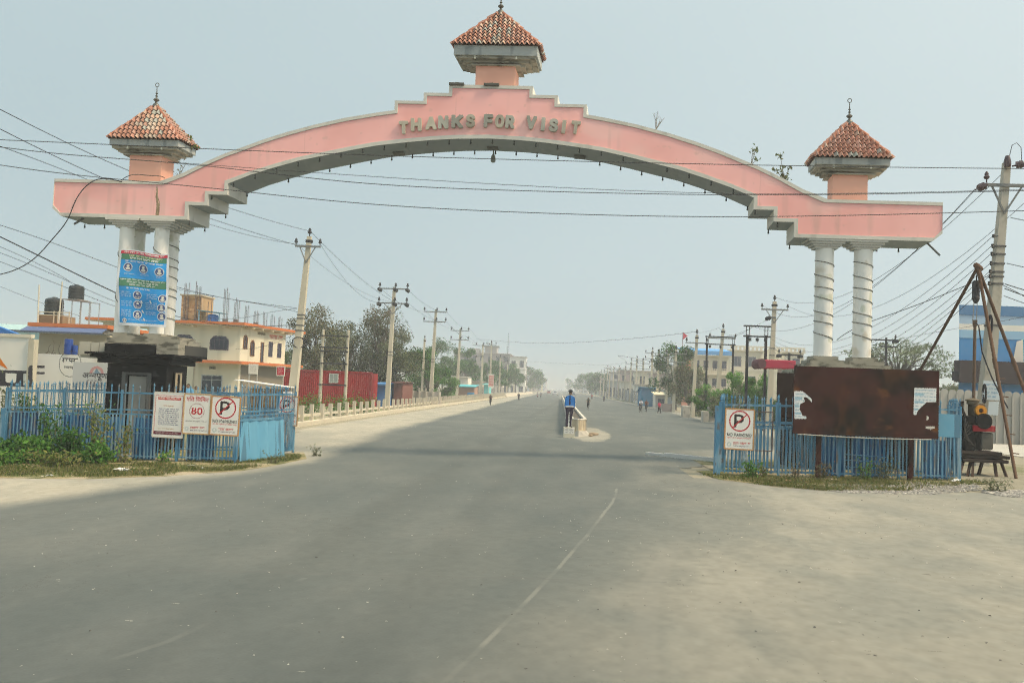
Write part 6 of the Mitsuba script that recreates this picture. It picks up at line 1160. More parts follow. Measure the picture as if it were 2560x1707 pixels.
# trees
def tree(name, label, base, h, cw, ch, n, L, pal, trunk=.2, group=None, lean=0, clusters=26, top=None, cat='tree', bark=(0.13, 0.115, 0.10), loose=.16, zlow=.25):
    t = thing(name, label, cat, group); base = np.asarray(base, float); c = base + [lean, 0, h - ch / 2]; m = MB(); fork = base + [lean * .4, 0, max(h - ch, .2) + ch * .15]
    m.tube([base - [0, 0, .3], (base + fork) / 2 + nr.normal(size=3) * .06, fork], [trunk, trunk * .8, trunk * .65], 8); part(t, 'trunk', m, 'matte', bark, smooth=40)
    cl = []; lm = MB()
    while len(cl) < clusters:
        q = nr.uniform(-1, 1, 3)
        if .12 < (q ** 2).sum() < 1: 
            k = c + q * [cw / 2, cw / 2 * .8, ch / 2]; 
            if k[2] > base[2] + zlow: cl.append(k)
    cl = np.array(cl)
    for k in cl: lm.tube([fork, (fork + k) / 2 + nr.normal(size=3) * cw * .05, k], [trunk * .42, trunk * .22, .015], 5)
    part(t, 'limbs', lm, 'matte', bark, kind='stuff')
    k = nr.randint(0, clusters, n); sz = nr.uniform(.6, 1.3, clusters)[k][:, None]; q = nr.normal(size=(n, 3)); q /= np.linalg.norm(q, axis=1, keepdims=True); q *= nr.rand(n, 1) ** .45
    P = cl[k] + q * sz * np.array([cw, cw * .85, ch * .8]) * loose; tone = (.65 + .75 * nr.rand(clusters))[k]
    D = nr.normal(size=(n, 3)); D[:, 2] -= .3; V, F = leafmesh(P, D, L * nr.uniform(.6, 1.4, n), L * .6)
    col_ = leafcol(n, pal) * np.repeat(tone, 5)[:, None]
    if top is not None:
        w = np.clip((P[:, 2] - c[2]) / (ch * .5), 0, 1) * (nr.rand(n) < .7); w = np.repeat(w, 5)[:, None]; col_ = col_ * (1 - w) + np.repeat(np.array(top)[nr.randint(0, len(top), n)], 5, 0) * w
    part(t, 'crown', trimesh.Trimesh(V, F, process=False), 'leaf', np.clip(col_, .004, .8), kind='stuff'); return t
def tr(name, label, px, Y, h, cw, ch, n, L, pal, **k): p = at(px, 985, Y); tree(name, label, [p[0], Y, .2], h, cw, ch, n, L, pal, **k)
tr('broadleaf_tree', 'tall open crowned tree right behind the red container', 790, 84, 9.9, 5.6, 8.0, 9500, .20, GR_OLIVE, clusters=70, loose=.13, top=GR_BROWN, trunk=.22)
tr('broadleaf_tree', 'broad dense tree with browned top left of the second left pole', 958, 92, 9.7, 7.6, 8.4, 17000, .20, GR_OLIVE[:3] + [(.06, .09, .045)], clusters=90, loose=.14, top=GR_BROWN, trunk=.3)
tr('broadleaf_tree', 'dark gappy tree between the two taller left trees', 868, 90, 8.3, 4.6, 6.8, 6500, .18, [(.11, .14, .08), (.14, .16, .095), (.08, .10, .06)], clusters=60, loose=.14)
tr('broadleaf_tree', 'low dark tree beside the cream house', 735, 88, 5.6, 5.0, 5.0, 6000, .18, GR_DARK + GR_OLIVE, clusters=26, loose=.15)
tr('broadleaf_tree', 'small tree filling the gap behind the cream house corner', 690, 95, 5.2, 4.5, 4.6, 4500, .2, GR_OLIVE, clusters=22, loose=.16)
tr('broadleaf_tree', 'rounded green tree right of the third left pole', 1068, 112, 6.6, 5.6, 6.2, 8000, .22, GR_MID[:3] + GR_DARK, clusters=26, loose=.17)
tr('broadleaf_tree', 'low green tree before the small white house', 1112, 120, 4.2, 3.8, 4.0, 5000, .2, GR_MID, clusters=18, loose=.18)
tr('broadleaf_tree', 'dark grove tree left of the fourth left pole', 1105, 190, 11.4, 9, 9, 6000, .34, GR_DARK, clusters=26, loose=.17); tr('broadleaf_tree', 'dark grove tree behind the fourth left pole', 1160, 200, 10.8, 9, 9, 6000, .36, GR_DARK, clusters=26, loose=.17); tr('broadleaf_tree', 'hazy grove tree behind the broad dense tree', 1040, 180, 9, 9, 8, 5000, .34, GR_DARK, clusters=24, loose=.17)
for i, (px, Y, h) in enumerate(((1225, 225, 9), (1246, 240, 8.5), (1268, 262, 9.5), (1288, 280, 8.5))): tr('roadside_tree', f'{["first", "second", "third", "fourth"][i]} dark tree in the row before the grey block', px, Y, h, 5.5, h * .75, 3500, .34, GR_DARK, clusters=18, loose=.19)
for i, (px, Y, h) in enumerate(((1330, 420, 12), (1345, 520, 12), (1420, 900, 14), (1455, 560, 12), (1478, 430, 11), (1500, 350, 9.5))): tr('hazy_tree', ['hazy tree beyond the white tower', 'fainter hazy tree farther along the left row', 'faintest tree at the end of the road', 'faint tree at the end of the right row', 'hazy tree in the right row before the faint one', 'nearest of the hazy trees in the right row'][i], px, Y, h, 11, h * .8, 2600, .7, GR_DARK, clusters=18, loose=.19)
tr('broadleaf_tree', 'dark rounded tree before the hotel corner', 1690, 126, 9.2, 6.4, 8.2, 9500, .24, GR_DARK + [(.07, .1, .05)], clusters=30, loose=.16)
tr('broadleaf_tree', 'olive brown tree leaning on the dark one', 1722, 112, 6.0, 4.6, 5.4, 6500, .2, GR_OLIVE + GR_BROWN[:1], clusters=24, loose=.17)
for i, (px, Y, h, w, p) in enumerate(((1772, 80, 3.1, 3.0, GR_MID), (1808, 78, 2.6, 2.4, GR_OLIVE), (1838, 74, 4.2, 3.0, GR_MID), (1872, 72, 3.2, 2.4, GR_OLIVE), (1900, 70, 4.2, 2.3, GR_MID), (1932, 69, 3.3, 2.2, GR_DARK), (1750, 92, 3.0, 2.5, GR_OLIVE))):
    tr('garden_tree', ['bushy green tree behind the far black frame', 'low olive shrub right of the far frame', 'upright green tree left of the near black frame', 'olive shrub between the near frame posts', 'slim green tree at the near frame', 'dark shrub left of the rusty billboard', 'dull shrub behind the right concrete blocks'][i], px, Y, h, w, h * .92, 3800, .15, p, clusters=18, loose=.18, trunk=.08)
p0 = at(2290, 985, 78); tree('spreading_tree', 'flat topped spreading tree behind the rusty billboard', [p0[0] - 1.5, 78, .2], 7.6, 9.6, 4.0, 4600, .2, [(.22, .26, .14), (.26, .28, .16), (.18, .22, .12)], trunk=.22, clusters=90, loose=.095)
tr('broadleaf_tree', 'thin leaved tree behind the right columns', 2175, 82, 6.6, 5.5, 4.4, 3600, .2, [(.22, .26, .14), (.18, .22, .12)], clusters=34, loose=.085)
for i, (px, Y, h) in enumerate(((2120, 110, 5.5), (2250, 105, 4.6), (2370, 95, 4.4))): tr('hedge_tree', ['hazy low tree behind the right columns', 'hazy low tree under the spreading tree', 'low tree left of the blue building'][i], px, Y, h, 8, h * .9, 4000, .26, GR_OLIVE, clusters=20, loose=.2, trunk=.12)
for px, Y, lb in ((770, 60, 'green shrub before the red container, left'), (842, 58, 'green shrub behind the post fence below the red container'), (905, 64, 'low shrub at the right end of the red container')): p = at(px, 1030, Y); bush(lb, [p[0], Y, .2], 2.2, 1.2, 1.3, 700, .14, GR_MID, name='shrub', cat='shrub', stems=10)
# ---------------------------------------------------------------- median with its nose, the police cut-out
MD = thing('median_planter', 'pale concrete median planter with a board-marked nose behind the police cutout', 'planter')
nose = [(.70, 44.6), (1.02, 44.2), (1.34, 44.9)]
def wallrun(a, b, z1, th=.1):
    a, b = np.array(a), np.array(b); return MB().beam([a[0], a[1], (z1 + .2) / 2], [b[0], b[1], (z1 + .2) / 2], th, z1 - .2)
ribs = []
for (a, b) in ((nose[0], nose[1]), (nose[1], nose[2])):
    a, b = np.array(a), np.array(b); L = np.linalg.norm(b - a); k = max(3, int(L / .14)); d = (b - a) / L; nn = np.array([d[1], -d[0]])
    for i in range(k):
        p, q = a + d * (i * L / k + .006), a + d * ((i + 1) * L / k - .006); o = nn * (.012 * (i % 2))
        part(MD, 'board', MB().beam([*(p + o), .62], [*(q + o), .62], .07, .84), 'matte', [(.52, .44, .31), (.46, .39, .28), (.56, .49, .36)][i % 3], jit=.15)
for x in (.72, 1.36): 
    m = MB()
    for y in np.arange(45, 205, 8): m.box(x - .06, x + .06, y, y + 7.97, .2, 1.04 + .01 * math.sin(y))
    part(MD, 'side_wall', m, 'concrete', kind='stuff'); part(MD, 'coping', MB().box(x - .065, x + .065, 44.9, 205, 1.045, 1.08), 'matte', (.52, .49, .42))
m = MB().beam([*nose[0], 1.08], [*nose[1], 1.08], .13, .05).beam([*nose[1], 1.08], [*nose[2], 1.08], .13, .05); part(MD, 'nose_coping', m, 'matte', (.64, .61, .54))
part(MD, 'soil', MB().box(.78, 1.30, 44.75, 205, .3, .93), 'matte', (.10, .09, .075))
part(MD, 'footing', MB().tm(mtm(m3.Manifold.hull_points([[.75, 44.3, .2], [1.0, 43.7, .2], [1.7, 44.7, .2], [1.6, 47, .2], [.8, 44.5, .5], [1.02, 44.1, .52], [1.42, 44.9, .5], [1.42, 47, .5]]))), 'concrete')
for i, (x, y, s) in enumerate(((1.75, 45.6, .16), (1.95, 46.2, .12), (1.62, 44.6, .10))): solo('rubble_stone', ['larger rubble stone right of the median nose', 'small rubble stone beyond the larger one', 'rubble stone at the foot of the median nose'][i], 'stone', trimesh.Trimesh(trimesh.creation.icosphere(subdivisions=1).vertices * s * np.array([1.2, 1, .7]) * (1 + .15 * nr.uniform(-1, 1, (42, 1))) + [x, y, .25 + s * .4], trimesh.creation.icosphere(subdivisions=1).faces), 'matte', (.34, .27, .19))
def_ = at(1422, 1079, 42.6); px0, px1 = at(1408.5, 1080, 42.6)[0], at(1436.5, 1080, 42.6)[0]
PD = thing('pedestal', 'pale block pedestal with painted lines under the police cutout', 'pedestal'); put(PD, rbox(px0, px1, 42.6, 43.1, .15, .72, .015), 'matte', (.62, .60, .48), jit=.1)
pf = flat((px0, 42.6, .2), (1, 0, 0), (0, 0, 1), (0, -1, 0)); pw = px1 - px0
prn(PD, 'painted_panel', pf, [sg.box(.03, .24, pw - .03, .50)], (.74, .74, .70), .005); prn(PD, 'print', pf, [scrawl(.06, pw - .06, z, .045, r_) for z in (.27, .36, .44)], (.12, .13, .15), .009)
CO = thing('police_cutout', 'flat board cutout of a traffic policeman in a blue shirt standing on the pedestal', 'cutout')
fx, fz, fs = (px0 + px1) / 2 - .01, .725, 1.78 / 91.0
q_ = lambda pts: sg.Polygon([((x - 505) / 11.2 * fs * 1.0, (1185 - y) / 11.2 * fs) for x, y in pts]).buffer(0)
def layer(name, pts, o0, o1, c, nm=None):
    g = pts if hasattr(pts, 'area') else q_(pts); m = MB().extr(affinity.translate(g.buffer(.004).buffer(0), fx, fz), 42.85 - o1, 42.85 - o0); return part(CO, name, m, 'matte', c, jit=.05)
body = q_([(400, 1185), (425, 1150), (415, 900), (385, 660), (372, 600), (375, 420), (395, 350), (470, 318), (470, 180), (560, 180), (560, 318), (625, 345), (645, 420), (648, 600), (625, 660), (600, 800), (572, 1000), (565, 1140), (605, 1185)])
put(CO, MB().extr(affinity.translate(body.buffer(.01), fx, fz), 42.85, 42.875), 'matte', (.68, .68, .66))
layer('trousers', q_([(412, 1150), (418, 900), (392, 640), (622, 640), (600, 800), (570, 1000), (560, 1150), (520, 1150), (512, 780), (490, 760), (478, 1000), (470, 1150)]), 0.0, .010, (.035, .028, .05))
layer('shirt', q_([(400, 610), (400, 420), (420, 350), (480, 322), (535, 322), (600, 350), (618, 420), (616, 610)]), 0.0, .012, (.045, .22, .62)); layer('sleeve', q_([(374, 600), (376, 420), (398, 350), (418, 352), (398, 430), (398, 640), (380, 650)]), 0, .014, (.03, .17, .52)); layer('sleeve', q_([(646, 600), (644, 420), (622, 350), (604, 352), (620, 430), (620, 640), (640, 650)]), 0, .014, (.03, .17, .52))
layer('tie', q_([(492, 335), (520, 335), (528, 560), (505, 590), (486, 560)]), .012, .018, (.02, .03, .10)); layer('belt', q_([(396, 605), (618, 605), (618, 634), (396, 634)]), .012, .018, (.72, .74, .74))
layer('face', q_([(474, 225), (560, 225), (556, 285), (535, 318), (498, 318), (478, 285)]), 0, .010, (.22, .15, .11)); layer('cap', q_([(458, 190), (515, 150), (575, 190), (570, 222), (462, 222)]), .01, .018, (.06, .065, .08)); layer('cap_peak', q_([(470, 222), (562, 222), (548, 240), (482, 240)]), .012, .022, (.015, .015, .018))
layer('shoe', q_([(400, 1185), (425, 1148), (472, 1148), (478, 1170), (440, 1185)]), 0, .014, (.02, .02, .02)); layer('shoe', q_([(605, 1185), (562, 1146), (520, 1148), (525, 1165), (575, 1185)]), 0, .014, (.02, .02, .02))
layer('hand', q_([(376, 640), (398, 640), (396, 690), (380, 690)]), 0, .012, (.22, .15, .11)); layer('hand', q_([(622, 640), (644, 640), (640, 690), (626, 690)]), 0, .012, (.22, .15, .11))
part(CO, 'prop', MB().beam([fx, 42.88, .73], [fx, 42.9, 1.9], .05, .04), 'matte', (.3, .25, .2))
struct('kerb', MB().beam([3.75, 31.6, .34], [5.25, 29.4, .37], .12, .22).beam([3.2, 32.4, .33], [3.75, 31.6, .34], .12, .14), 'matte', (.60, .60, .57), label='low pale kerb strip left of the right fence')

# ---------------------------------------------------------------- people, cycles, vehicles
def skin_mesh(chains, edge=.035):
    ms = []
    for ch in chains:
        for a, b in zip(ch[:-1], ch[1:]): ms.append(hull([a, b], 10))
    M = m3.Manifold.batch_boolean(ms, m3.OpType.Add); m = mtm(M.refine_to_length(edge)); m.merge_vertices(); trimesh.smoothing.filter_taubin(m, iterations=6); return m
def person(label, pos, h, face, pose, shirt, pants, skin=(.20, .12, .08), hair=(.015, .013, .012), group=None):
    # joints in units of the height, x to the person's left, y forward, z up
    s = h; t = thing('person', label, 'person', group)
    if pose == 'walk':
        hip, kn, an, toe = [(-.055, 0, .52), (.055, 0, .52)], [(-.055, .07, .28), (.055, -.02, .28)], [(-.055, .10, .045), (.055, -.13, .06)], [(-.06, .19, .025), (.06, -.05, .025)]
        sh, el, wr, chest, neck, head = [(-.115, 0, .80), (.115, 0, .80)], [(-.145, -.06, .63), (.145, .05, .63)], [(-.14, -.03, .48), (.14, .13, .50)], (0, .01, .72), (0, .015, .86), (0, .03, .925)
    elif pose == 'stand':
        hip, kn, an, toe = [(-.055, 0, .52), (.055, 0, .52)], [(-.06, .01, .28), (.06, .01, .28)], [(-.065, 0, .045), (.065, 0, .045)], [(-.075, .09, .025), (.075, .09, .025)]
        sh, el, wr, chest, neck, head = [(-.115, 0, .80), (.115, 0, .80)], [(-.145, .0, .63), (.145, 0, .63)], [(-.14, .04, .48), (.14, .04, .48)], (0, .01, .72), (0, .015, .86), (0, .025, .925)
    else:                                   # riding: hands on the bar, one pedal up
        hip, kn, an, toe = [(-.06, -.12, .62), (.06, -.12, .62)], [(-.075, .12, .52), (.075, .08, .38)], [(-.07, .05, .30), (.07, .02, .16)], [(-.075, .14, .27), (.075, .11, .13)]
        sh, el, wr, chest, neck, head = [(-.115, .03, .88), (.115, .03, .88)], [(-.165, .14, .76), (.165, .14, .76)], [(-.13, .28, .68), (.13, .28, .68)], (0, -.01, .80), (0, .05, .94), (0, .075, 1.0)
    pel = tuple(np.mean([hip[0], hip[1]], 0) + [0, 0, .02])
    M = rotz(face, pos); W = lambda p: (M[:3, :3] @ (np.array(p) * s) + M[:3, 3]); J = lambda p, r: (W(p), r * s)
    ch = [[J(pel, .085), J(chest, .095), J((chest[0], chest[1], chest[2] + .07), .085), J(neck, .036), J(head, .055)]]
    for i in (0, 1):
        ch += [[J(hip[i], .07), J(kn[i], .046), J(an[i], .028), J(toe[i], .024)], [J(sh[i], .045), J(el[i], .034), J(wr[i], .024)]]
        d = np.array(wr[i]) - np.array(el[i]); d /= np.linalg.norm(d); hd = np.array(wr[i]) + d * .045; ch += [[J(wr[i], .024), J(tuple(hd), .026)]]
        for k in range(4): ch += [[J(tuple(hd), .013), J(tuple(hd + d * .04 + np.array([(k - 1.5) * .011, 0, -.004 * k])), .0085)]]
        ch += [[J(tuple(wr[i] + d * .02), .012), J(tuple(hd + np.array([.03 * (1 if i == 0 else -1), .012, 0])), .009)]]
    ch += [[J(tuple(np.array(head) + [0, .05, -.008]), .014), J(tuple(np.array(head) + [0, .058, -.018]), .010)], [J(tuple(np.array(head) + [-.056, 0, -.005]), .013), J(tuple(np.array(head) + [.056, 0, -.005]), .013)]]
    put(t, skin_mesh(ch), 'matte', skin, smooth=True)
    sh_ch = [[J(pel, .095), J(chest, .106), J((chest[0], chest[1], chest[2] + .07), .094), J((neck[0], neck[1], neck[2] - .035), .05)]]
    for i in (0, 1): sh_ch += [[J((chest[0], chest[1], chest[2] + .07), .06), J(sh[i], .056), J(tuple(np.array(sh[i]) * .15 + np.array(el[i]) * .85), .046)]]
    part(t, 'shirt', skin_mesh(sh_ch), 'matte', shirt, smooth=True)
    tr_ch = []
    for i in (0, 1): tr_ch += [[J(pel, .092), J(hip[i], .082), J(kn[i], .058), J(tuple(np.array(an[i]) + [0, 0, .02]), .044)]]
    part(t, 'trousers', skin_mesh(tr_ch), 'matte', pants, smooth=True)
    part(t, 'hair', skin_mesh([[J(tuple(np.array(head) + [0, -.012, .022]), .052), J(tuple(np.array(head) + [0, -.022, .0]), .048)]]), 'matte', hair, smooth=True)
    for i in (0, 1): part(t, 'shoe', skin_mesh([[J(tuple(np.array(an[i]) + [0, -.012, -.012]), .032), J(toe[i], .027)]]), 'matte', (.05, .04, .035), smooth=True)
    return t
def wheel(c, r, face, w=.02):
    m = trimesh.creation.torus(r, w, 24, 6); v = np.array(m.vertices)[:, [2, 0, 1]]; R = rotz(face); return v @ R[:3, :3].T + c, m.faces
def bicycle(label, pos, face, s, c=(.03, .03, .035)):
    t = thing('bicycle', label, 'bicycle', 'bicycles on the road'); R = rotz(face, pos); W = lambda x, y, z: (R[:3, :3] @ (np.array([x, y, z]) * s) + R[:3, 3])
    for y in (-.52, .52):
        k = part(t, 'wheel', MB().add(*wheel(W(0, y, .33), .31 * s, face, .018 * s)), 'matte', (.02, .02, .02), smooth=True); m = MB()
        for i in range(8): a = i * math.pi / 8; m.tube([W(0, y + .3 * math.cos(a), .33 + .3 * math.sin(a)), W(0, y - .3 * math.cos(a), .33 - .3 * math.sin(a))], .003 * s, 3, False)
        part(k, 'spokes', m, 'steel', (.3, .3, .3), kind='stuff')
    m = MB()
    for a, b in (((0, -.52, .33), (0, -.05, .30)), ((0, -.05, .30), (0, -.18, .82)), ((0, -.52, .33), (0, -.17, .76)), ((0, -.05, .30), (0, .36, .78)), ((0, -.16, .74), (0, .35, .80)), ((0, .52, .33), (0, .34, .95))): m.tube([W(*a), W(*b)], .018 * s, 6)
    part(t, 'frame', m, 'gloss', c); part(t, 'handlebar', MB().tube([W(-.28, .22, .95), W(-.2, .32, .98), W(.2, .32, .98), W(.28, .22, .95)], .014 * s, 6), 'steel', (.25, .25, .25))
    part(t, 'saddle', MB().tm(mtm(hull([(W(0, -.30, .87), .07 * s), (W(0, -.06, .88), .035 * s)], 8))), 'matte', (.03, .025, .02)); part(t, 'pedals', MB().tube([W(-.12, .0, .17), W(0, -.05, .30), W(.12, -.1, .43)], .014 * s, 5), 'matte', (.05, .05, .05)); return t
def rider(px, py, Y, face, s, label, blabel, shirt, pants):
    p = at(px, py, Y); pos = (p[0], Y, .25); bicycle(blabel, pos, face, s); person(label, (p[0], Y, .25 + .18 * s), s * 1.5, face, 'ride', shirt, pants, group=None)
PI = math.pi
rider(1226, 1012, 108, PI, .74, 'person in a brown checked shirt cycling on the left side of the road', 'bicycle under the brown-shirted rider on the left', (.13, .09, .075), (.03, .025, .03))
rider(1470, 1024, 105, PI, .80, 'person in a dark jacket with a pale front cycling right of the median', 'bicycle under the dark-jacketed rider right of the median', (.10, .105, .09), (.04, .04, .045))
rider(1601, 1029, 102, PI + .15, .80, 'person in a white shirt cycling by the right road edge', 'bicycle under the white-shirted rider', (.62, .62, .66), (.03, .03, .045))
rider(1615.5, 1028, 106, PI, .78, 'person in a rust brown shirt cycling just behind the white-shirted one', 'bicycle under the rust-shirted rider', (.20, .07, .05), (.04, .035, .04))
p = at(1648, 1029, 103); person('person in a red shirt and black trousers walking at the right road edge', (p[0], 103, .25), 1.30, PI + .5, 'walk', (.50, .04, .09), (.02, .02, .025))
p = at(470, 985, 46); person('person in a light blue shirt standing behind the left fence', (p[0], 46, .3), 1.75, PI, 'stand', (.12, .33, .55), (.05, .05, .06)); p = at(560, 985, 48); person('person in a dull blue top behind the no parking sign', (p[0], 48, .3), 1.6, PI, 'stand', (.12, .16, .22), (.04, .04, .05)); p = at(489, 985, 50); person('person in a grey green shirt behind the speed sign', (p[0], 50, .3), 1.6, PI + .6, 'stand', (.25, .27, .22), (.04, .04, .05))
p = at(720, 985, 48.6); person('person in a white shirt standing at the end of the white lean-to', (p[0], 48.6, .3), 1.75, PI + .4, 'stand', (.68, .68, .68), (.05, .05, .06))
def motorcycle(label, pos, face, s, c):
    t = thing('motorcycle', label, 'motorcycle', 'motorcycles in the distance'); R = rotz(face, pos); W = lambda x, y, z: (R[:3, :3] @ (np.array([x, y, z]) * s) + R[:3, 3])
    for y in (-.62, .66): part(t, 'wheel', MB().add(*wheel(W(0, y, .31), .26 * s, face, .055 * s)), 'matte', (.02, .02, .02), smooth=True)
    part(t, 'body', MB().tm(mtm(hull([(W(0, -.25, .5), .16 * s), (W(0, .3, .55), .15 * s), (W(0, .25, .82), .13 * s)], 8))), 'gloss', c); part(t, 'seat', MB().tm(mtm(hull([(W(0, -.7, .82), .08 * s), (W(0, .0, .80), .10 * s)], 8))), 'matte', (.02, .02, .02))
    part(t, 'fork', MB().tube([W(0, .66, .31), W(0, .42, .98)], .04 * s, 6), 'steel', (.3, .3, .3)); part(t, 'handlebar', MB().tube([W(-.34, .3, 1.02), W(0, .42, 1.0), W(.34, .3, 1.02)], .025 * s, 6), 'matte', (.05, .05, .05)); part(t, 'headlight', MB().tm(mtm(hull([(W(0, .52, .9), .09 * s), (W(0, .46, .9), .09 * s)], 8))), 'gloss', (.7, .7, .65)); return t
for px, Y, c, sh, lb in ((1344, 215, (.35, .03, .03), (.6, .6, .62), 'left'), (1352, 222, (.05, .05, .06), (.3, .32, .38), 'right')):
    p = at(px, 985, Y); motorcycle(f'{lb} one of two distant motorcycles side by side on the left lanes', (p[0], Y, .25), PI, .85, c); person(f'person riding the {lb} one of two distant motorcycles', (p[0], Y, .42), 1.15, PI, 'ride', sh, (.05, .05, .07))
for px, Y, h, sh, lb, po in ((1297, 165, 1.3, (.05, .05, .06), 'person in dark clothes standing by the far left kerb', 'stand'), (1510, 190, 1.3, (.08, .09, .12), 'person in dark blue walking near the far right poles', 'walk'), (1480, 230, 1.3, (.4, .1, .12), 'person in a red top far down the right edge', 'walk')): p = at(px, 985, Y); person(lb, (p[0], Y, .25), h, PI, po, sh, (.04, .04, .05))
def car(label, pos, face, s, c):
    t = thing('car', label, 'car'); R = rotz(face, pos); W = lambda x, y, z: (R[:3, :3] @ (np.array([x, y, z]) * s) + R[:3, 3]); B = lambda q, r: m3.Manifold.batch_hull([m3.Manifold.sphere(r * s, 8).translate([float(v) for v in W(*a)]) for a in q])
    put(t, B([(x, y, z) for x in (-.75, .75) for y in (-1.95, 1.95) for z in (.40, .82)], .10), 'gloss', c); part(t, 'cabin', B([(x, y, z) for x in (-.62, .62) for y, z in ((-1.5, .92), (1.0, .92), (-1.2, 1.42), (.4, 1.42))], .08), 'gloss', c)
    for y0, z0, y1, z1, nm in ((1.02, .98, .46, 1.44, 'windscreen'), (-1.52, .98, -1.24, 1.44, 'rear_window')): part(t, nm, MB().add([W(-.6, y0 + (.09 if y0 > 0 else -.09), z0), W(.6, y0 + (.09 if y0 > 0 else -.09), z0), W(.54, y1 + (.1 if y0 > 0 else -.1), z1), W(-.54, y1 + (.1 if y0 > 0 else -.1), z1)], [[0, 1, 2, 3]]), 'dark_glass')
    for x in (-.78, .78):
        for y in (-1.25, 1.25): part(t, 'wheel', MB().add(*wheel(W(x, y, .32), .24 * s, face, .09 * s)), 'matte', (.02, .02, .02), smooth=True)
    for x in (-.6, .6): part(t, 'headlight', MB().tm(mtm(m3.Manifold.sphere(.09 * s, 8).translate([float(v) for v in W(x, 2.03, .68)]))), 'gloss', (.8, .8, .75))
    return t
p = at(1388, 980, 330); car('white car far down the left lanes behind the police cutout', (p[0], 330, .25), PI, 1.0, (.70, .70, .70)); p = at(1372, 980, 420); car('small dull red car at the far end of the left lanes', (p[0], 420, .25), PI, 1.0, (.35, .08, .07)); p = at(1432, 980, 360); car('dark blue car far down the right lanes', (p[0], 360, .25), 0, 1.0, (.06, .08, .16))

# ---------------------------------------------------------------- the tripod and the drilling engine
RU = (.12, .07, .045); TP = thing('drilling_tripod', 'rusty pipe tripod with a black pulley block above the drilling engine', 'tripod'); ap = np.array([12.88, 28.6, 6.80])
feet = [gp(2192, 1120), gp(2540, 1195), gp(2640, 1185)]
for i, f in enumerate(feet):
    L_ = f - ap; q = [ap + L_ * t for t in (0, .45, .46, .5, .51, 1.0)]; k = part(TP, 'leg', MB().tube(q, [.05, .05, .064, .064, .05, .045], 10), 'matte', RU, smooth=40, jit=.3)
    if i == 1:
        for t in np.arange(.55, .97, .085): c = ap + L_ * t; part(k, 'step_peg', MB().tube([c - [.02, 0, 0], c + [.20, -.02, -.02]], .018, 6), 'matte', RU)
part(TP, 'head', MB().tm(mtm(hull([(ap + [-.05, 0, .05], .09), (ap + [.06, 0, -.05], .10)], 10))), 'matte', (.13, .075, .05)); part(TP, 'hook', MB().tube([ap, ap - [.04, 0, .42]], .02, 6), 'matte', BLK)
part(TP, 'pulley_block', MB().tm(mtm(rbox(ap[0] - .16, ap[0] + .06, 28.52, 28.68, ap[2] - 1.0, ap[2] - .42, .06))).tm(mtm(hull([(ap - [.05, 0, .98], .12), (ap - [.05, 0, 1.08], .07)], 10))), 'gloss', (.022, .022, .028))
part(TP, 'rope', MB().tube([ap - [.10, 0, 1.0], ap - [.14, 0, 1.75]], .012, 5).tube([ap - [.0, 0, 1.0], ap - [.05, 0, 2.4]], .010, 5), 'matte', (.3, .28, .24), kind='stuff')
solo('drill_pipe', 'upright rusty drill pipe rising out of the engine', 'pipe', MB().tube([at(2434, 1005, 28.2), at(2437.5, 803, 28.2)], .045, 10).tube([at(2437, 815, 28.2), at(2437.5, 800, 28.2)], .065, 10), 'matte', (.15, .10, .07), smooth=40)
solo('air_hose', 'black hose hanging from the drill pipe to the ground', 'hose', MB().tube([at(2438, 806, 28.1), at(2447, 815, 28), at(2455, 880, 27.8), at(2478, 940, 27.5), at(2500, 985, 27.3), at(2520, 1020, 27.2)], .02, 6), 'matte', BLK)
EN = thing('drilling_engine', 'greasy black drilling engine with a red tray and yellow top on a timber trestle', 'engine')
ex0, ex1, ey = at(2412, 1100, 26.8)[0], at(2480, 1100, 26.8)[0], 26.8
Zp = lambda y: float(at(2445, y, ey)[2])
D1, D2 = (.013, .012, .011), (.03, .028, .026)
put(EN, MB().tm(mtm(rbox(ex0 + .05, ex1 - .25, ey, ey + .7, Zp(1125), Zp(1040), .04))).tm(mtm(rbox(ex0 - .02, ex0 + .3, ey - .05, ey + .5, Zp(1128), Zp(1060), .05))), 'matte', D1, jit=.3)
part(EN, 'gear_case', rbox(ex0 + .45, ex1 + .02, ey - .05, ey + .5, Zp(1122), Zp(1080), .03), 'matte', (.13, .125, .11), jit=.3)
part(EN, 'red_tray', rbox(ex0 + .18, ex1 + .04, ey - .12, ey + .45, Zp(1078), Zp(1063), .015), 'matte', (.30, .03, .035), jit=.2)
k = part(EN, 'cylinder_head', MB().tm(mtm(rbox(ex0 + .25, ex0 + .62, ey + .05, ey + .45, Zp(1060), Zp(1008), .06))), 'matte', (.10, .075, .05), jit=.3)
part(k, 'yellow_cover', MB().extr(sg.Point((ex0 + .44), Zp(1026)).buffer(.155, 8).difference(sg.Point((ex0 + .44), Zp(1026)).buffer(.07, 6)), ey - .04, ey + .06), 'matte', (.55, .24, .03), jit=.2)
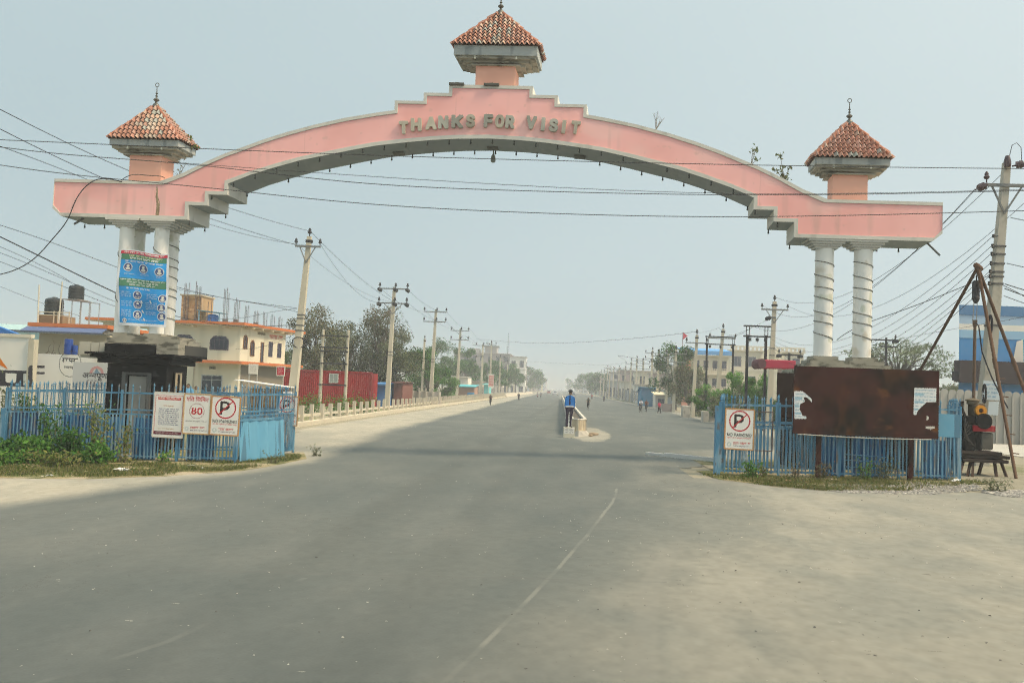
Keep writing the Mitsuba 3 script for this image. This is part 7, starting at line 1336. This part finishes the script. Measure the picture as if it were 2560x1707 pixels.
part(EN, 'flywheel', MB().extr(sg.Point(ex0 + .48, Zp(1052)).buffer(.22, 10), ey - .16, ey - .06), 'matte', (.012, .012, .013)); part(EN, 'air_filter', MB().lathe((ex0 + .3, ey + .2, Zp(1012)), [(.12, 0), (.17, .03), (.16, .1), (.22, .12), (.2, .15), (.04, .19)], 12), 'matte', (.16, .13, .09), smooth=40); part(EN, 'exhaust', MB().tube([(ex0 + .12, ey + .3, Zp(1040)), (ex0 + .02, ey + .3, Zp(1020)), (ex0 + .05, ey + .3, Zp(1004))], .045, 8), 'matte', (.07, .05, .04), smooth=40)
for i in range(5): part(EN, 'hose', MB().tube([(ex0 - .02 + .05 * i, ey - .08, Zp(1046 + 8 * i)), (ex0 - .07, ey - .12, Zp(1070 + 6 * i)), (ex0 + .02 + .05 * i, ey - .1, Zp(1095 + 5 * i))], .018, 6), 'matte', (.06, .055, .05), smooth=40)
for i, (y0, xa, xb, o) in enumerate(((1127, -.12, .25, 0), (1136, -.18, .48, .03), (1146, -.10, .42, -.03))): part(EN, 'timber', MB().tm(mtm(rbox(ex0 + xa, ex1 + xb, ey - .1 + o, ey + .85, Zp(y0 + 9), Zp(y0) - .01, .012))), 'matte', (.045, .035, .03), jit=.3)
for px_, lx_2, yy in ((2412, 2402, -.05), (2432, 2430, .1), (2436, 2437, -.05), (2468, 2478, .6), (2490, 2500, .0), (2505, 2524, -.05)): 
    a = at(px_, 1152, ey); b = gp(lx_2, 1192); part(EN, 'trestle_leg', MB().beam([a[0], ey + .1 + yy * .3, a[2]], [b[0], b[1] + .2 + yy, float(gz(b[0], b[1])) - .05], .07, .07), 'matte', (.09, .06, .045), jit=.2)
# ---------------------------------------------------------------- the hazy air
scene['haze_air'] = {'type': 'homogeneous', 'albedo': {'type': 'rgb', 'value': [0.92, 0.95, 0.97]}, 'sigma_t': 0.0014}
scene['haze'] = {'type': 'cube', 'to_world': T().translate([0, 1470, 10.2]).scale([1600, 1600, 11.2]), 'bsdf': {'type': 'null'}, 'interior': {'type': 'ref', 'id': 'haze_air'}}
labels['haze'] = {'kind': 'stuff', 'label': 'thin dusty haze over the road and the town'}
